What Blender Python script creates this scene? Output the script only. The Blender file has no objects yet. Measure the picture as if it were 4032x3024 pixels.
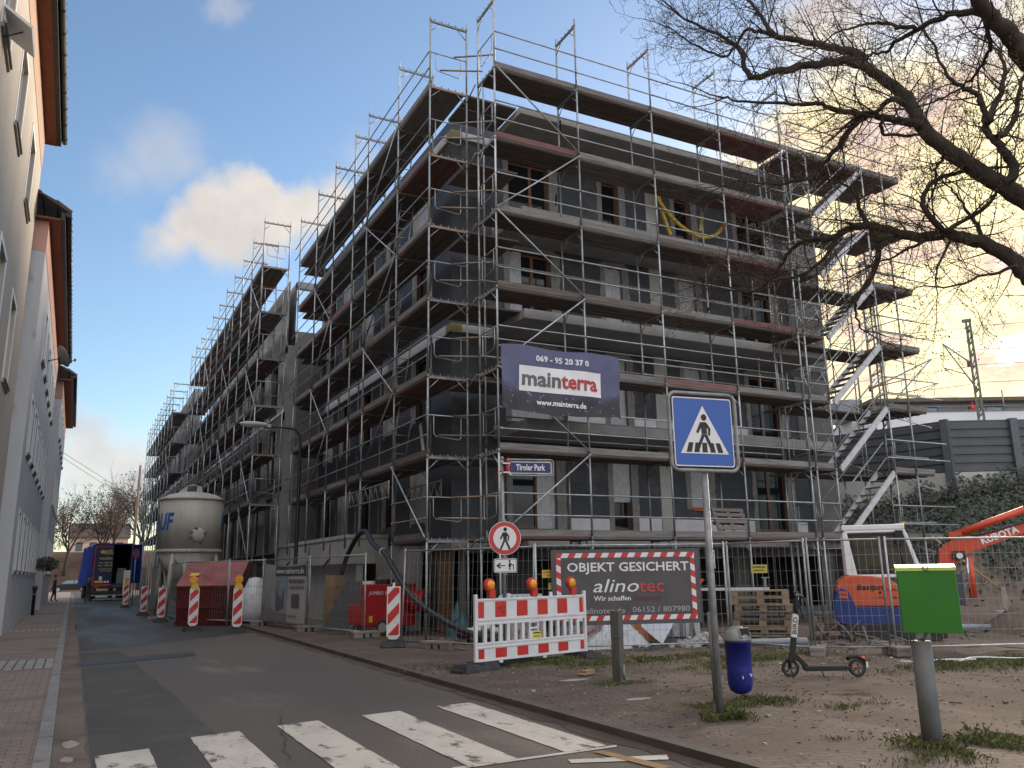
import bpy, bmesh, math, random
from mathutils import Vector, Matrix, noise as mnoise
R = math.radians
rng = random.Random(7)
S = bpy.context.scene
C = S.collection

# ---------------------------------------------------------------- camera
CAM_H = 1.55
yaw, pit, rol = R(27.43), R(12.70), R(-0.88)
fw = Vector((math.sin(yaw)*math.cos(pit), math.cos(yaw)*math.cos(pit), math.sin(pit)))
rt = Vector((math.cos(yaw), -math.sin(yaw), 0)); up = rt.cross(fw)
r2 = rt*math.cos(rol)+up*math.sin(rol); u2 = up*math.cos(rol)-rt*math.sin(rol)
cam = bpy.data.cameras.new('camera'); co = bpy.data.objects.new('camera', cam); C.objects.link(co)
co.matrix_world = Matrix(((r2.x, u2.x, -fw.x, 0), (r2.y, u2.y, -fw.y, 0), (r2.z, u2.z, -fw.z, CAM_H), (0, 0, 0, 1)))
cam.sensor_width = 36; cam.lens = 3276.3/4032*36; cam.clip_end = 3000; cam.clip_start = .05
S.camera = co

# ---------------------------------------------------------------- world, sun, exposure
SUN_AZ, SUN_EL = R(58.5), R(14.0)
SUN = Vector((math.sin(SUN_AZ)*math.cos(SUN_EL), math.cos(SUN_AZ)*math.cos(SUN_EL), math.sin(SUN_EL)))
W = bpy.data.worlds.new('World'); S.world = W; W.use_nodes = True
nt = W.node_tree; nt.nodes.clear()
def nd(t, tree=None, **k):
    n = (tree or nt).nodes.new(t)
    for a, b in k.items(): setattr(n, a, b)
    return n
def lk(a, b, tree=None): (tree or nt).links.new(a, b)
def mth(op, a, b=None, c=None, clamp=False):
    n = nd('ShaderNodeMath', operation=op, use_clamp=clamp)
    for i, v in enumerate((a, b, c)):
        if v is None: continue
        if isinstance(v, (int, float)): n.inputs[i].default_value = v
        else: lk(v, n.inputs[i])
    return n.outputs[0]
def mixc(f, a, b):
    n = nd('ShaderNodeMix', data_type='RGBA')
    for s, v in ((0, f), (6, a), (7, b)):
        if isinstance(v, (int, float)): n.inputs[s].default_value = v
        elif isinstance(v, tuple): n.inputs[s].default_value = (*v, 1)
        else: lk(v, n.inputs[s])
    return n.outputs[2]
def sstep(v, a, b):
    n = nd('ShaderNodeMapRange', interpolation_type='SMOOTHSTEP')
    lk(v, n.inputs[0]); n.inputs[1].default_value = a; n.inputs[2].default_value = b
    return n.outputs[0]
tc = nd('ShaderNodeTexCoord'); DIR = tc.outputs['Generated']
sky = nd('ShaderNodeTexSky', sky_type='NISHITA', sun_disc=False, sun_elevation=SUN_EL, sun_rotation=SUN_AZ, altitude=120, air_density=1.0, dust_density=.7, ozone_density=2.3)
sep = nd('ShaderNodeSeparateXYZ'); lk(DIR, sep.inputs[0])
zc = mth('MAXIMUM', sep.outputs[2], 0.0)
den = mth('ADD', zc, 0.22)
comb = nd('ShaderNodeCombineXYZ'); lk(mth('DIVIDE', sep.outputs[0], den), comb.inputs[0]); lk(mth('DIVIDE', sep.outputs[1], den), comb.inputs[1])
def wn(vec, scale, detail=8, rough=.6, dist=0.0, off=(0, 0, 0)):
    m = nd('ShaderNodeMapping'); lk(vec, m.inputs[0]); m.inputs[1].default_value = off
    n = nd('ShaderNodeTexNoise'); lk(m.outputs[0], n.inputs[0]); n.inputs['Scale'].default_value = scale
    n.inputs['Detail'].default_value = detail; n.inputs['Roughness'].default_value = rough; n.inputs['Distortion'].default_value = dist
    return n.outputs[0]
def dotd(v):
    n = nd('ShaderNodeVectorMath', operation='DOT_PRODUCT'); lk(DIR, n.inputs[0]); n.inputs[1].default_value = v
    return n.outputs['Value']
sund = dotd(SUN)
n1 = wn(comb.outputs[0], 1.5, 9, .58, .3); n2 = wn(comb.outputs[0], 4.5, 8, .62, .2, (3, 1, 0)); n3 = wn(DIR, 11, 9, .62, .1, (5, 2, 0))
def pix(x, y):   # a direction in the sky, measured on the photograph
    return (fw+r2*((x-2016)/3276.3)-u2*((y-1512)/3276.3)).normalized()
def blob(x, y, rad, soft, amp=.0060):   # a cumulus: angular disc eaten by noise
    d = dotd(pix(x, y)); a = mth('ARCCOSINE', mth('MINIMUM', d, .99999))
    a = mth('ADD', a, mth('MULTIPLY', mth('SUBTRACT', n3, .5), amp*18))
    return sstep(a, rad+soft, rad-soft)
def smax(*v):
    o = v[0]
    for q in v[1:]: o = mth('MAXIMUM', o, q)
    return o
cum = smax(blob(1010, 790, .040, .014), blob(860, 810, .030, .016), blob(1120, 860, .042, .016), blob(740, 890, .022, .018), blob(1240, 840, .034, .018), blob(880, 910, .034, .018), blob(680, 950, .016, .02), blob(1330, 800, .03, .02))
cum2 = mth('MULTIPLY', smax(blob(660, 590, .026, .03), blob(590, 620, .026, .03), blob(720, 640, .015, .02), blob(880, 20, .010, .015), blob(1400, 620, .02, .03), blob(500, 690, .02, .03)), .42)
low = mth('MULTIPLY', smax(blob(330, 1820, .045, .03), blob(480, 1840, .04, .03), blob(200, 1800, .04, .03)), .8)
bank = mth('MULTIPLY', sstep(mth('ADD', sund, mth('MULTIPLY', mth('SUBTRACT', n1, .5), .42)), .885, .955), 1.0)
gaps = sstep(mth('ADD', n2, mth('MULTIPLY', sund, .25)), .50, .68)
bank = mth('MULTIPLY', bank, mth('ADD', mth('MULTIPLY', gaps, .40), .60))
wisp = mth('MULTIPLY', sstep(n1, .66, .86), .22)
back = dotd(Vector((-math.sin(yaw), -math.cos(yaw), .80)).normalized())   # unseen bright cloud added overhead and behind the camera as fill light
deck = mth('MULTIPLY', sstep(back, .12, .60), mth('ADD', .62, mth('MULTIPLY', sstep(n1, .35, .6), .38)))  # coverage of the added fill cloud
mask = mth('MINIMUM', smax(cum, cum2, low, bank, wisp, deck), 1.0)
# cloud light: white-grey away from the sun, warm and bright round it
glow = sstep(sund, .86, .97); glow2 = sstep(sund, .93, .995)
shade = mth('ADD', .74, mth('MULTIPLY', mth('SUBTRACT', n3, .42), 1.6), clamp=True)
ccol = mixc(shade, (.50, .51, .57), (1.0, .93, .86))
warm = mixc(sstep(n2, .40, .62), (.62, .45, .36), (1.0, .82, .46))
ccol = mixc(glow, ccol, warm)
ccol = mixc(mth('MULTIPLY', glow2, sstep(n2, .38, .60)), ccol, (1.0, .87, .50))
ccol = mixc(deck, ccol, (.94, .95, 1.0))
cstr = mth('ADD', mth('ADD', mth('ADD', .45, mth('MULTIPLY', deck, .72)), mth('MULTIPLY', glow, .16)), mth('MULTIPLY', glow2, .30))  # the added fill cloud gets extra strength
skyb = nd('ShaderNodeBackground'); lk(sky.outputs[0], skyb.inputs[0]); skyb.inputs[1].default_value = .118
cb = nd('ShaderNodeBackground'); lk(ccol, cb.inputs[0]); lk(cstr, cb.inputs[1])
mxs = nd('ShaderNodeMixShader'); lk(mask, mxs.inputs[0]); lk(skyb.outputs[0], mxs.inputs[1]); lk(cb.outputs[0], mxs.inputs[2])
wo = nd('ShaderNodeOutputWorld'); lk(mxs.outputs[0], wo.inputs[0])
sl = bpy.data.lights.new('sun', 'SUN'); so = bpy.data.objects.new('sun', sl); C.objects.link(so)
sl.energy = 3.2; sl.angle = R(24); sl.color = (1, .83, .64)
so.rotation_euler = SUN.to_track_quat('Z', 'Y').to_euler()
S.view_settings.view_transform = 'Standard'; S.view_settings.look = 'None'; S.view_settings.gamma = 1; S.view_settings.exposure = 0.93
S.cycles.max_bounces = 6; S.cycles.transparent_max_bounces = 16

# ---------------------------------------------------------------- materials
MATS = {}
def M(name, c, c2=None, rough=.8, metal=0.0, scale=6, c3=None, s3=25, t3=.62, bump=0.0, bscale=60, alpha=1, var=0.0, stretch=None, emit=None, spec=.5):
    if name in MATS: return MATS[name]
    m = bpy.data.materials.new(name); m.use_nodes = True; t = m.node_tree; b = t.nodes['Principled BSDF']
    b.inputs['Roughness'].default_value = rough; b.inputs['Metallic'].default_value = metal; b.inputs['Alpha'].default_value = alpha
    b.inputs['Specular IOR Level'].default_value = spec
    co_ = nd('ShaderNodeTexCoord', t); src = co_.outputs['Object']
    oi = nd('ShaderNodeObjectInfo', t)
    ad = nd('ShaderNodeVectorMath', t, operation='MULTIPLY_ADD'); lk(oi.outputs['Random'], ad.inputs[0], t); ad.inputs[1].default_value = (37, 19, 11); lk(src, ad.inputs[2], t)
    mp = nd('ShaderNodeMapping', t); lk(ad.outputs[0], mp.inputs[0], t)
    if stretch: mp.inputs[3].default_value = stretch
    vec = mp.outputs[0]
    def nz(s, d=6, r=.6):
        n = nd('ShaderNodeTexNoise', t); lk(vec, n.inputs[0], t); n.inputs['Scale'].default_value = s; n.inputs['Detail'].default_value = d; n.inputs['Roughness'].default_value = r
        return n.outputs[0]
    def mix(f, a, c_):
        n = nd('ShaderNodeMix', t, data_type='RGBA'); lk(f, n.inputs[0], t)
        if isinstance(a, tuple): n.inputs[6].default_value = (*a, 1)
        else: lk(a, n.inputs[6], t)
        n.inputs[7].default_value = (*c_, 1); return n.outputs[2]
    def ramp(f, lo, hi):
        n = nd('ShaderNodeMapRange', t, interpolation_type='SMOOTHSTEP'); lk(f, n.inputs[0], t); n.inputs[1].default_value = lo; n.inputs[2].default_value = hi; return n.outputs[0]
    col = None
    if c2: col = mix(ramp(nz(scale), .32, .68), c, c2)
    if c3: col = mix(ramp(nz(s3, 8, .7), t3, t3+.10), col or c, c3)
    if var:
        h = nd('ShaderNodeHueSaturation', t)
        if col: lk(col, h.inputs['Color'], t)
        else: h.inputs['Color'].default_value = (*c, 1)
        r_ = nd('ShaderNodeMapRange', t); lk(oi.outputs['Random'], r_.inputs[0], t); r_.inputs[3].default_value = 1-var; r_.inputs[4].default_value = 1+var
        lk(r_.outputs[0], h.inputs['Value'], t); col = h.outputs[0]
    if col: lk(col, b.inputs['Base Color'], t)
    else: b.inputs['Base Color'].default_value = (*c, 1)
    if bump:
        bp = nd('ShaderNodeBump', t); bp.inputs['Strength'].default_value = bump; bp.inputs['Distance'].default_value = .02
        lk(nz(bscale, 8, .65), bp.inputs['Height'], t); lk(bp.outputs[0], b.inputs['Normal'], t)
    if emit: b.inputs['Emission Color'].default_value = (*emit[0], 1); b.inputs['Emission Strength'].default_value = emit[1]
    MATS[name] = m; return m
def brickmat(name, c1, c2, mortar, bw, bh, ms=.01, rough=.85, rot=0, dirt=None, dscale=.8, dt=.5, bump=.3, plane='xy', off=.5, mess=.15, spec=.4):
    m = bpy.data.materials.new(name); m.use_nodes = True; t = m.node_tree; b = t.nodes['Principled BSDF']; b.inputs['Roughness'].default_value = rough; b.inputs['Specular IOR Level'].default_value = spec
    g = nd('ShaderNodeNewGeometry', t); sp = nd('ShaderNodeSeparateXYZ', t); lk(g.outputs['Position'], sp.inputs[0], t)
    cm = nd('ShaderNodeCombineXYZ', t); ix = {'x': 0, 'y': 1, 'z': 2}
    lk(sp.outputs[ix[plane[0]]], cm.inputs[0], t); lk(sp.outputs[ix[plane[1]]], cm.inputs[1], t)
    mp = nd('ShaderNodeMapping', t); lk(cm.outputs[0], mp.inputs[0], t); mp.inputs[2].default_value = (0, 0, rot)
    br = nd('ShaderNodeTexBrick', t, offset=off); lk(mp.outputs[0], br.inputs[0], t)
    br.inputs['Color1'].default_value = (*c1, 1); br.inputs['Color2'].default_value = (*c2, 1); br.inputs['Mortar'].default_value = (*mortar, 1)
    br.inputs['Scale'].default_value = 1; br.inputs['Mortar Size'].default_value = ms; br.inputs['Brick Width'].default_value = bw; br.inputs['Row Height'].default_value = bh; br.inputs['Mortar Smooth'].default_value = .3
    n = nd('ShaderNodeTexNoise', t); lk(g.outputs['Position'], n.inputs[0], t); n.inputs['Scale'].default_value = dscale; n.inputs['Detail'].default_value = 9; n.inputs['Roughness'].default_value = .65
    col = br.outputs[0]
    if dirt:
        mr = nd('ShaderNodeMapRange', t, interpolation_type='SMOOTHSTEP'); lk(n.outputs[0], mr.inputs[0], t); mr.inputs[1].default_value = dt-.1; mr.inputs[2].default_value = dt+.12
        mx = nd('ShaderNodeMix', t, data_type='RGBA'); lk(mr.outputs[0], mx.inputs[0], t); lk(col, mx.inputs[6], t); mx.inputs[7].default_value = (*dirt, 1); col = mx.outputs[2]
    n2_ = nd('ShaderNodeTexNoise', t); lk(g.outputs['Position'], n2_.inputs[0], t); n2_.inputs['Scale'].default_value = 14; n2_.inputs['Detail'].default_value = 8
    hs = nd('ShaderNodeHueSaturation', t); lk(col, hs.inputs['Color'], t)
    mr = nd('ShaderNodeMapRange', t); lk(n2_.outputs[0], mr.inputs[0], t); mr.inputs[3].default_value = 1-mess*2; mr.inputs[4].default_value = 1+mess*2; lk(mr.outputs[0], hs.inputs['Value'], t)
    lk(hs.outputs[0], b.inputs['Base Color'], t)
    if bump:
        bp = nd('ShaderNodeBump', t); bp.inputs['Strength'].default_value = bump; bp.inputs['Distance'].default_value = .01
        ad = nd('ShaderNodeMath', t, operation='SUBTRACT'); lk(n2_.outputs[0], ad.inputs[0], t); lk(br.outputs['Fac'], ad.inputs[1], t); lk(ad.outputs[0], bp.inputs['Height'], t); lk(bp.outputs[0], b.inputs['Normal'], t)
    MATS[name] = m; return m

STEEL = M('galvanised_steel', (.25, .27, .275), (.38, .40, .405), rough=.5, metal=.55, scale=5, c3=(.27, .13, .06), s3=3.2, t3=.62, var=.32)
STEELD = M('dull_steel', (.15, .16, .17), (.25, .26, .27), rough=.6, metal=.4, scale=5, c3=(.22, .12, .06), s3=4, t3=.62, var=.25)
RUST = M('rusty_steel', (.33, .20, .10), (.28, .27, .26), rough=.7, metal=.3, scale=6, c3=(.35, .14, .04), s3=9, t3=.55, var=.2)
WOODS = [M('deck_wood_grey', (.125, .117, .110), (.205, .195, .185), scale=3, stretch=(.5, 6, 6), c3=(.07, .055, .045), s3=5, t3=.60, var=.18, bump=.3, bscale=8),
         M('deck_wood_brown', (.085, .068, .058), (.14, .114, .10), scale=3, stretch=(.5, 6, 6), c3=(.06, .045, .035), s3=5, t3=.60, var=.2, bump=.3, bscale=8),
         M('deck_wood_red', (.14, .062, .058), (.19, .095, .09), scale=3, stretch=(.5, 6, 6), c3=(.30, .22, .20), s3=6, t3=.66, var=.15)]
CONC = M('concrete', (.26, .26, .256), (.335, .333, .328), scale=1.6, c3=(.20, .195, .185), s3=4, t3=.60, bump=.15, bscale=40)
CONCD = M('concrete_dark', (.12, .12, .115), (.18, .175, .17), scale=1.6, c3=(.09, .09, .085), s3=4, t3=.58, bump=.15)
CONCL = M('concrete_light', (.36, .36, .34), (.46, .455, .43), scale=1.2, c3=(.26, .25, .235), s3=3, t3=.6, bump=.1)
MORTAR = M('reveal_mortar', (.185, .182, .174), (.24, .237, .228), scale=4, c3=(.2, .185, .16), s3=8, bump=.2)
EPS = M('white_insulation', (.58, .58, .60), (.66, .66, .67), scale=4, rough=.7)
WOOL = M('mineral_wool', (.23, .20, .09), (.30, .27, .14), scale=10)
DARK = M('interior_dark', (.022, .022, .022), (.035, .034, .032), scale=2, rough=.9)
BOARD_E = brickmat('insulation_board_end', (.056, .062, .071), (.070, .076, .086), (.034, .037, .042), 1.0, .5, .006, plane='xz', mess=.10, bump=.1, dirt=(.125, .122, .116), dscale=1.4, dt=.61)
BOARD_L = brickmat('insulation_board_long', (.046, .054, .070), (.058, .067, .084), (.03, .035, .044), 1.0, .5, .006, plane='yz', mess=.10, bump=.1, rough=.55)
FRAMEW = M('window_wood', (.15, .055, .024), (.20, .08, .035), scale=8, stretch=(1, 1, 6), rough=.5)
PANE = M('window_glass', (.012, .015, .017), rough=.05, spec=.35)
FILM = M('plastic_film', (.55, .57, .60), (.75, .77, .80), scale=9, stretch=(3, 3, .6), rough=.22, alpha=.62)
FILMW = M('plastic_film_thick', (.62, .64, .68), (.8, .82, .85), scale=9, stretch=(3, 3, .6), rough=.3, alpha=.85)
WHITE = M('white_plastic', (.66, .66, .67), (.74, .74, .75), rough=.4, scale=3, c3=(.42, .40, .37), s3=7, t3=.70)
REDR = M('red_reflective', (.48, .025, .022), (.56, .035, .03), rough=.35, scale=4)
BLACKP = M('black_rubber', (.022, .022, .024), (.045, .043, .042), rough=.75, scale=8, bump=.2)
BLACK = M('black_print', (.012, .012, .014), rough=.5)
WHITEP = M('white_print', (.74, .74, .76), rough=.4)
GREYP = M('grey_print', (.42, .41, .40), rough=.5)
REDP = M('red_print', (.42, .03, .03), rough=.5)
YEL = M('yellow_plastic', (.66, .45, .03), (.72, .5, .05), rough=.4)
AMBER = M('amber_lens', (.70, .27, .015), (.85, .40, .03), rough=.15, scale=20)
REDPL = M('red_plastic', (.50, .03, .02), (.58, .04, .03), rough=.35)

# ---------------------------------------------------------------- builders
class MB:
    def __init__(s): s.v = []; s.f = []; s.m = []; s.sm = []
    def add(s, vs, fs, m=0, smooth=False):
        o = len(s.v); s.v += [tuple(v) for v in vs]
        for f in fs: s.f.append([o+i for i in f]); s.m.append(m); s.sm.append(smooth)
        return s
    def box(s, x0, x1, y0, y1, z0, z1, m=0):
        return s.add([(x, y, z) for z in (z0, z1) for y in (y0, y1) for x in (x0, x1)],
                     [(0, 2, 3, 1), (4, 5, 7, 6), (0, 1, 5, 4), (2, 6, 7, 3), (0, 4, 6, 2), (1, 3, 7, 5)], m)
    def hexa(s, p, m=0):   # 8 corners in box order
        return s.add(p, [(0, 2, 3, 1), (4, 5, 7, 6), (0, 1, 5, 4), (2, 6, 7, 3), (0, 4, 6, 2), (1, 3, 7, 5)], m)
    def beam(s, a, b, w, h, m=0, up_=(0, 0, 1)):   # rectangular bar from a to b
        a = Vector(a); b = Vector(b); d = (b-a).normalized(); u_ = Vector(up_)
        if abs(d.dot(u_)) > .98: u_ = Vector((0, 1, 0))
        x = d.cross(u_).normalized(); z = x.cross(d)
        P = [q+x*(sx*w/2)+z*(sz*h/2) for sz in (-1, 1) for q in (a, b) for sx in (-1, 1)]
        return s.hexa(P, m)
    def path(s, pts, rad, n=6, m=0, cap=True, smooth=True):
        pts = [Vector(p) for p in pts]
        if not isinstance(rad, (list, tuple)): rad = [rad]*len(pts)
        o = len(s.v); N = len(pts); prev = None
        for i, p in enumerate(pts):
            d = (pts[min(i+1, N-1)]-pts[max(i-1, 0)])
            if d.length < 1e-9: d = Vector((0, 0, 1))
            d.normalize()
            if prev is None:
                a = Vector((0, 0, 1)) if abs(d.z) < .9 else Vector((1, 0, 0)); x = d.cross(a).normalized()
            else:
                x = prev-d*prev.dot(d)
                if x.length < 1e-6: x = d.orthogonal()
                x.normalize()
            prev = x; y = d.cross(x)
            for k in range(n):
                t = 2*math.pi*k/n; q = p+(x*math.cos(t)+y*math.sin(t))*rad[i]; s.v.append((q.x, q.y, q.z))
        for i in range(N-1):
            for k in range(n):
                a = o+i*n+k; b = o+i*n+(k+1) % n
                s.f.append([a, b, b+n, a+n]); s.m.append(m); s.sm.append(smooth)
        if cap:
            s.f.append([o+k for k in range(n)][::-1]); s.f.append([o+(N-1)*n+k for k in range(n)]); s.m += [m, m]; s.sm += [False, False]
        return s
    def tube(s, a, b, r, n=6, m=0, r2_=None): return s.path([a, b], [r, r if r2_ is None else r2_], n, m)
    def lathe(s, prof, n=16, c=(0, 0, 0), m=0, smooth=True):
        o = len(s.v)
        for r_, z in prof:
            for k in range(n):
                t = 2*math.pi*k/n; s.v.append((c[0]+r_*math.cos(t), c[1]+r_*math.sin(t), c[2]+z))
        for i in range(len(prof)-1):
            for k in range(n):
                a = o+i*n+k; b = o+i*n+(k+1) % n
                s.f.append([a, b, b+n, a+n]); s.m.append(m); s.sm.append(smooth)
        for i, fl in ((0, True), (len(prof)-1, False)):
            if prof[i][0] > 1e-4:
                r_ = [o+i*n+k for k in range(n)]; s.f.append(r_[::-1] if fl else r_); s.m.append(m); s.sm.append(False)
        return s
    def prism(s, poly, mp, a, b, m=0):   # 2D outline, mp(u, v, w) -> 3D, from depth a to b
        n = len(poly); V = [mp(u, v, a) for u, v in poly]+[mp(u, v, b) for u, v in poly]
        return s.add(V, [list(range(n))[::-1], list(range(n, 2*n))]+[(i, (i+1) % n, n+(i+1) % n, n+i) for i in range(n)], m)
    def ball(s, c, r, n=10, m=0, sc=(1, 1, 1)):
        pr = [(math.sin(math.pi*i/n)*r+1e-5, -math.cos(math.pi*i/n)*r) for i in range(n+1)]
        o = len(s.v); s.lathe(pr, n+2, (0, 0, 0), m)
        for i in range(o, len(s.v)):
            v = s.v[i]; s.v[i] = (v[0]*sc[0]+c[0], v[1]*sc[1]+c[1], v[2]*sc[2]+c[2])
        return s
    def xf(s, mat, start=0):
        for i in range(start, len(s.v)): s.v[i] = tuple(mat @ Vector(s.v[i]))
        return s
    def mesh(s, name, mats, bevel=0):
        me = bpy.data.meshes.new(name); me.from_pydata(s.v, [], s.f)
        for q in (mats if isinstance(mats, (list, tuple)) else [mats]): me.materials.append(q)
        me.polygons.foreach_set('material_index', s.m); me.polygons.foreach_set('use_smooth', s.sm)
        bm = bmesh.new(); bm.from_mesh(me)
        if bevel:
            bmesh.ops.remove_doubles(bm, verts=bm.verts, dist=1e-5)
            es = [e for e in bm.edges if len(e.link_faces) == 2 and e.calc_face_angle(0) > .6]
            bmesh.ops.bevel(bm, geom=es, offset=bevel, segments=2, affect='EDGES', profile=.6)
        bmesh.ops.recalc_face_normals(bm, faces=bm.faces)
        bm.to_mesh(me); bm.free(); me.update(); return me
    def build_each(s, name, mats, parent=None, bevel=0):   # every loose piece becomes a part of its own
        par = list(range(len(s.v)))
        def fd(i):
            while par[i] != i: par[i] = par[par[i]]; i = par[i]
            return i
        for f in s.f:
            for q in f[1:]: par[fd(q)] = fd(f[0])
        grp = {}
        for k, f in enumerate(s.f): grp.setdefault(fd(f[0]), []).append(k)
        out = []
        for ks in grp.values():
            mb = MB(); ix = {}
            for k in ks:
                for q in s.f[k]:
                    if q not in ix: ix[q] = len(mb.v); mb.v.append(s.v[q])
                mb.f.append([ix[q] for q in s.f[k]]); mb.m.append(s.m[k]); mb.sm.append(s.sm[k])
            out.append(mb.build(name, mats, parent, bevel))
        return out
    def build(s, name, mats, parent=None, bevel=0, kind=None, label=None):
        return inst(name, s.mesh(name, mats, bevel), parent, kind=kind, label=label)
def inst(name, me, parent=None, loc=(0, 0, 0), rz=0, kind=None, label=None):
    o = bpy.data.objects.new(name, me); C.objects.link(o); o.location = loc; o.rotation_euler = (0, 0, rz)
    if parent: o.parent = parent
    if kind: o['kind'] = kind
    if label: o['label'] = label
    return o
def tag(o, label, cat, group=None, kind=None):
    o['label'] = label; o['category'] = cat
    if group: o['group'] = group
    if kind: o['kind'] = kind
    return o
def thing(name, label, cat, loc=(0, 0, 0), rz=0, group=None):
    o = bpy.data.objects.new(name, None); C.objects.link(o); o.location = loc; o.rotation_euler = (0, 0, rz); o.empty_display_size = .2
    return tag(o, label, cat, group)
def struct(name, mb, mats): return mb.build(name, mats, kind='structure')
def duptree(root, loc, rz, label, cat=None):
    r = root.copy(); C.objects.link(r); r.location = loc; r.rotation_euler = (0, 0, rz); r['label'] = label
    for ch in [o for o in C.objects if o.parent == root]:
        c = ch.copy(); C.objects.link(c); c.parent = r
        for g_ in [o for o in C.objects if o.parent == ch]:
            d = g_.copy(); C.objects.link(d); d.parent = c
    return r
def textmesh(body, size, bold=0.0, spacing=1.0, shear=0.0, ext=.0015, sx=1.0):
    cu = bpy.data.curves.new('lettering', 'FONT'); cu.body = body; cu.size = size; cu.extrude = ext; cu.offset = bold; cu.space_character = spacing; cu.shear = shear
    cu.align_x = 'CENTER'; cu.align_y = 'CENTER'; cu.resolution_u = 2
    o = bpy.data.objects.new('lettering', cu); C.objects.link(o)
    dg = bpy.context.evaluated_depsgraph_get(); dg.update()
    me = bpy.data.meshes.new_from_object(o.evaluated_get(dg)); bpy.data.objects.remove(o); bpy.data.curves.remove(cu)
    if sx != 1: me.transform(Matrix.Diagonal((sx, 1, 1, 1)))
    return me
def text(body, size, mat, parent, org, ux, uz, u=0, v=0, lift=.004, width=None, name='lettering', post=None, **k):
    """lettering on a plane: org + ux*u + uz*v, lifted off it along ux x uz"""
    me = textmesh(body, size, **k); ux = Vector(ux).normalized(); uz = Vector(uz).normalized(); nn = ux.cross(uz)
    if width:
        xs = [q.co.x for q in me.vertices]; me.transform(Matrix.Diagonal((width/(max(xs)-min(xs)), 1, 1, 1)))
    p = Vector(org)+ux*u+uz*v+nn*lift
    me.transform(Matrix(((ux.x, uz.x, nn.x, p.x), (ux.y, uz.y, nn.y, p.y), (ux.z, uz.z, nn.z, p.z), (0, 0, 0, 1))))
    if post: post(me)
    me.materials.clear(); me.materials.append(mat)
    return inst(name, me, parent)
def clip(poly, a, b, c):   # keep a*x+b*y<=c
    out = []
    for i in range(len(poly)):
        p, q = poly[i], poly[(i+1) % len(poly)]; dp = a*p[0]+b*p[1]-c; dq = a*q[0]+b*q[1]-c
        if dp <= 0: out.append(p)
        if (dp < 0 < dq) or (dq < 0 < dp):
            t = dp/(dp-dq); out.append((p[0]+(q[0]-p[0])*t, p[1]+(q[1]-p[1])*t))
    return out
# ---------------------------------------------------------------- ground
def groundmat(name, c1, c2, c3, c4, s1=.5, s2=2.2, s3=18, rough=.9, wetrough=None, bump=.4, dots=True, streak=None):
    m = bpy.data.materials.new(name); m.use_nodes = True; t = m.node_tree; b = t.nodes['Principled BSDF']; b.inputs['Specular IOR Level'].default_value = .22
    g = nd('ShaderNodeNewGeometry', t)
    mp = nd('ShaderNodeMapping', t); lk(g.outputs['Position'], mp.inputs[0], t)
    if streak: mp.inputs[3].default_value = streak
    def nz(s, d=8, r=.62, v=mp.outputs[0]):
        n = nd('ShaderNodeTexNoise', t); lk(v, n.inputs[0], t); n.inputs['Scale'].default_value = s; n.inputs['Detail'].default_value = d; n.inputs['Roughness'].default_value = r; return n.outputs[0]
    def mr(v, a, b_, c=0, d=1):
        n = nd('ShaderNodeMapRange', t, interpolation_type='SMOOTHSTEP'); lk(v, n.inputs[0], t); n.inputs[1].default_value = a; n.inputs[2].default_value = b_; n.inputs[3].default_value = c; n.inputs[4].default_value = d; return n.outputs[0]
    def mix(f, a, c_):
        n = nd('ShaderNodeMix', t, data_type='RGBA'); lk(f, n.inputs[0], t)
        for i, q in ((6, a), (7, c_)):
            if isinstance(q, tuple): n.inputs[i].default_value = (*q, 1)
            else: lk(q, n.inputs[i], t)
        return n.outputs[2]
    a = nz(s1); bb = nz(s2); f = nz(s3, 6, .7, g.outputs['Position']); fine = nz(90, 4, .8, g.outputs['Position'])
    col = mix(mr(a, .36, .64), c1, c2); col = mix(mr(bb, .54, .70), col, c3); col = mix(mr(f, .60, .74, 0, .55), col, c4)
    hs = nd('ShaderNodeHueSaturation', t); lk(col, hs.inputs['Color'], t); lk(mr(fine, .25, .75, .62, 1.38), hs.inputs['Value'], t)
    lk(hs.outputs[0], b.inputs['Base Color'], t)
    b.inputs['Roughness'].default_value = rough
    if wetrough: lk(mr(a, .40, .62, wetrough, rough), b.inputs['Roughness'], t)
    bp = nd('ShaderNodeBump', t); bp.inputs['Strength'].default_value = bump; bp.inputs['Distance'].default_value = .015
    ad = nd('ShaderNodeMath', t, operation='ADD'); lk(fine, ad.inputs[0], t); lk(f, ad.inputs[1], t); lk(ad.outputs[0], bp.inputs['Height'], t); lk(bp.outputs[0], b.inputs['Normal'], t)
    MATS[name] = m; return m
DIRT = groundmat('trodden_dirt', (.140, .105, .080), (.205, .160, .126), (.066, .047, .036), (.26, .215, .175), .55, 1.3, 16, bump=.7)
EARTH = groundmat('dug_earth', (.15, .112, .085), (.19, .15, .12), (.12, .092, .072), (.32, .27, .22), .7, 2.5, 12, bump=.8)
ASPH = groundmat('worn_asphalt', (.108, .096, .086), (.138, .120, .103), (.195, .163, .134), (.15, .125, .10), .30, .55, 30, rough=.86, wetrough=.68, bump=.3, streak=(1, .35, 1))
ASPHN = groundmat('asphalt_patch', (.082, .077, .072), (.100, .093, .085), (.118, .106, .094), (.10, .095, .09), .5, 2.0, 40, rough=.8, bump=.3)
SAND = groundmat('sandy_gutter', (.15, .12, .097), (.20, .165, .135), (.11, .088, .072), (.36, .31, .26), .8, 2.4, 9, rough=.9)
PAVL = brickmat('brick_paving', (.225, .175, .143), (.285, .225, .185), (.13, .095, .075), .20, .10, .007, dirt=(.13, .115, .105), dscale=.35, dt=.56, mess=.16, rot=0)
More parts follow.
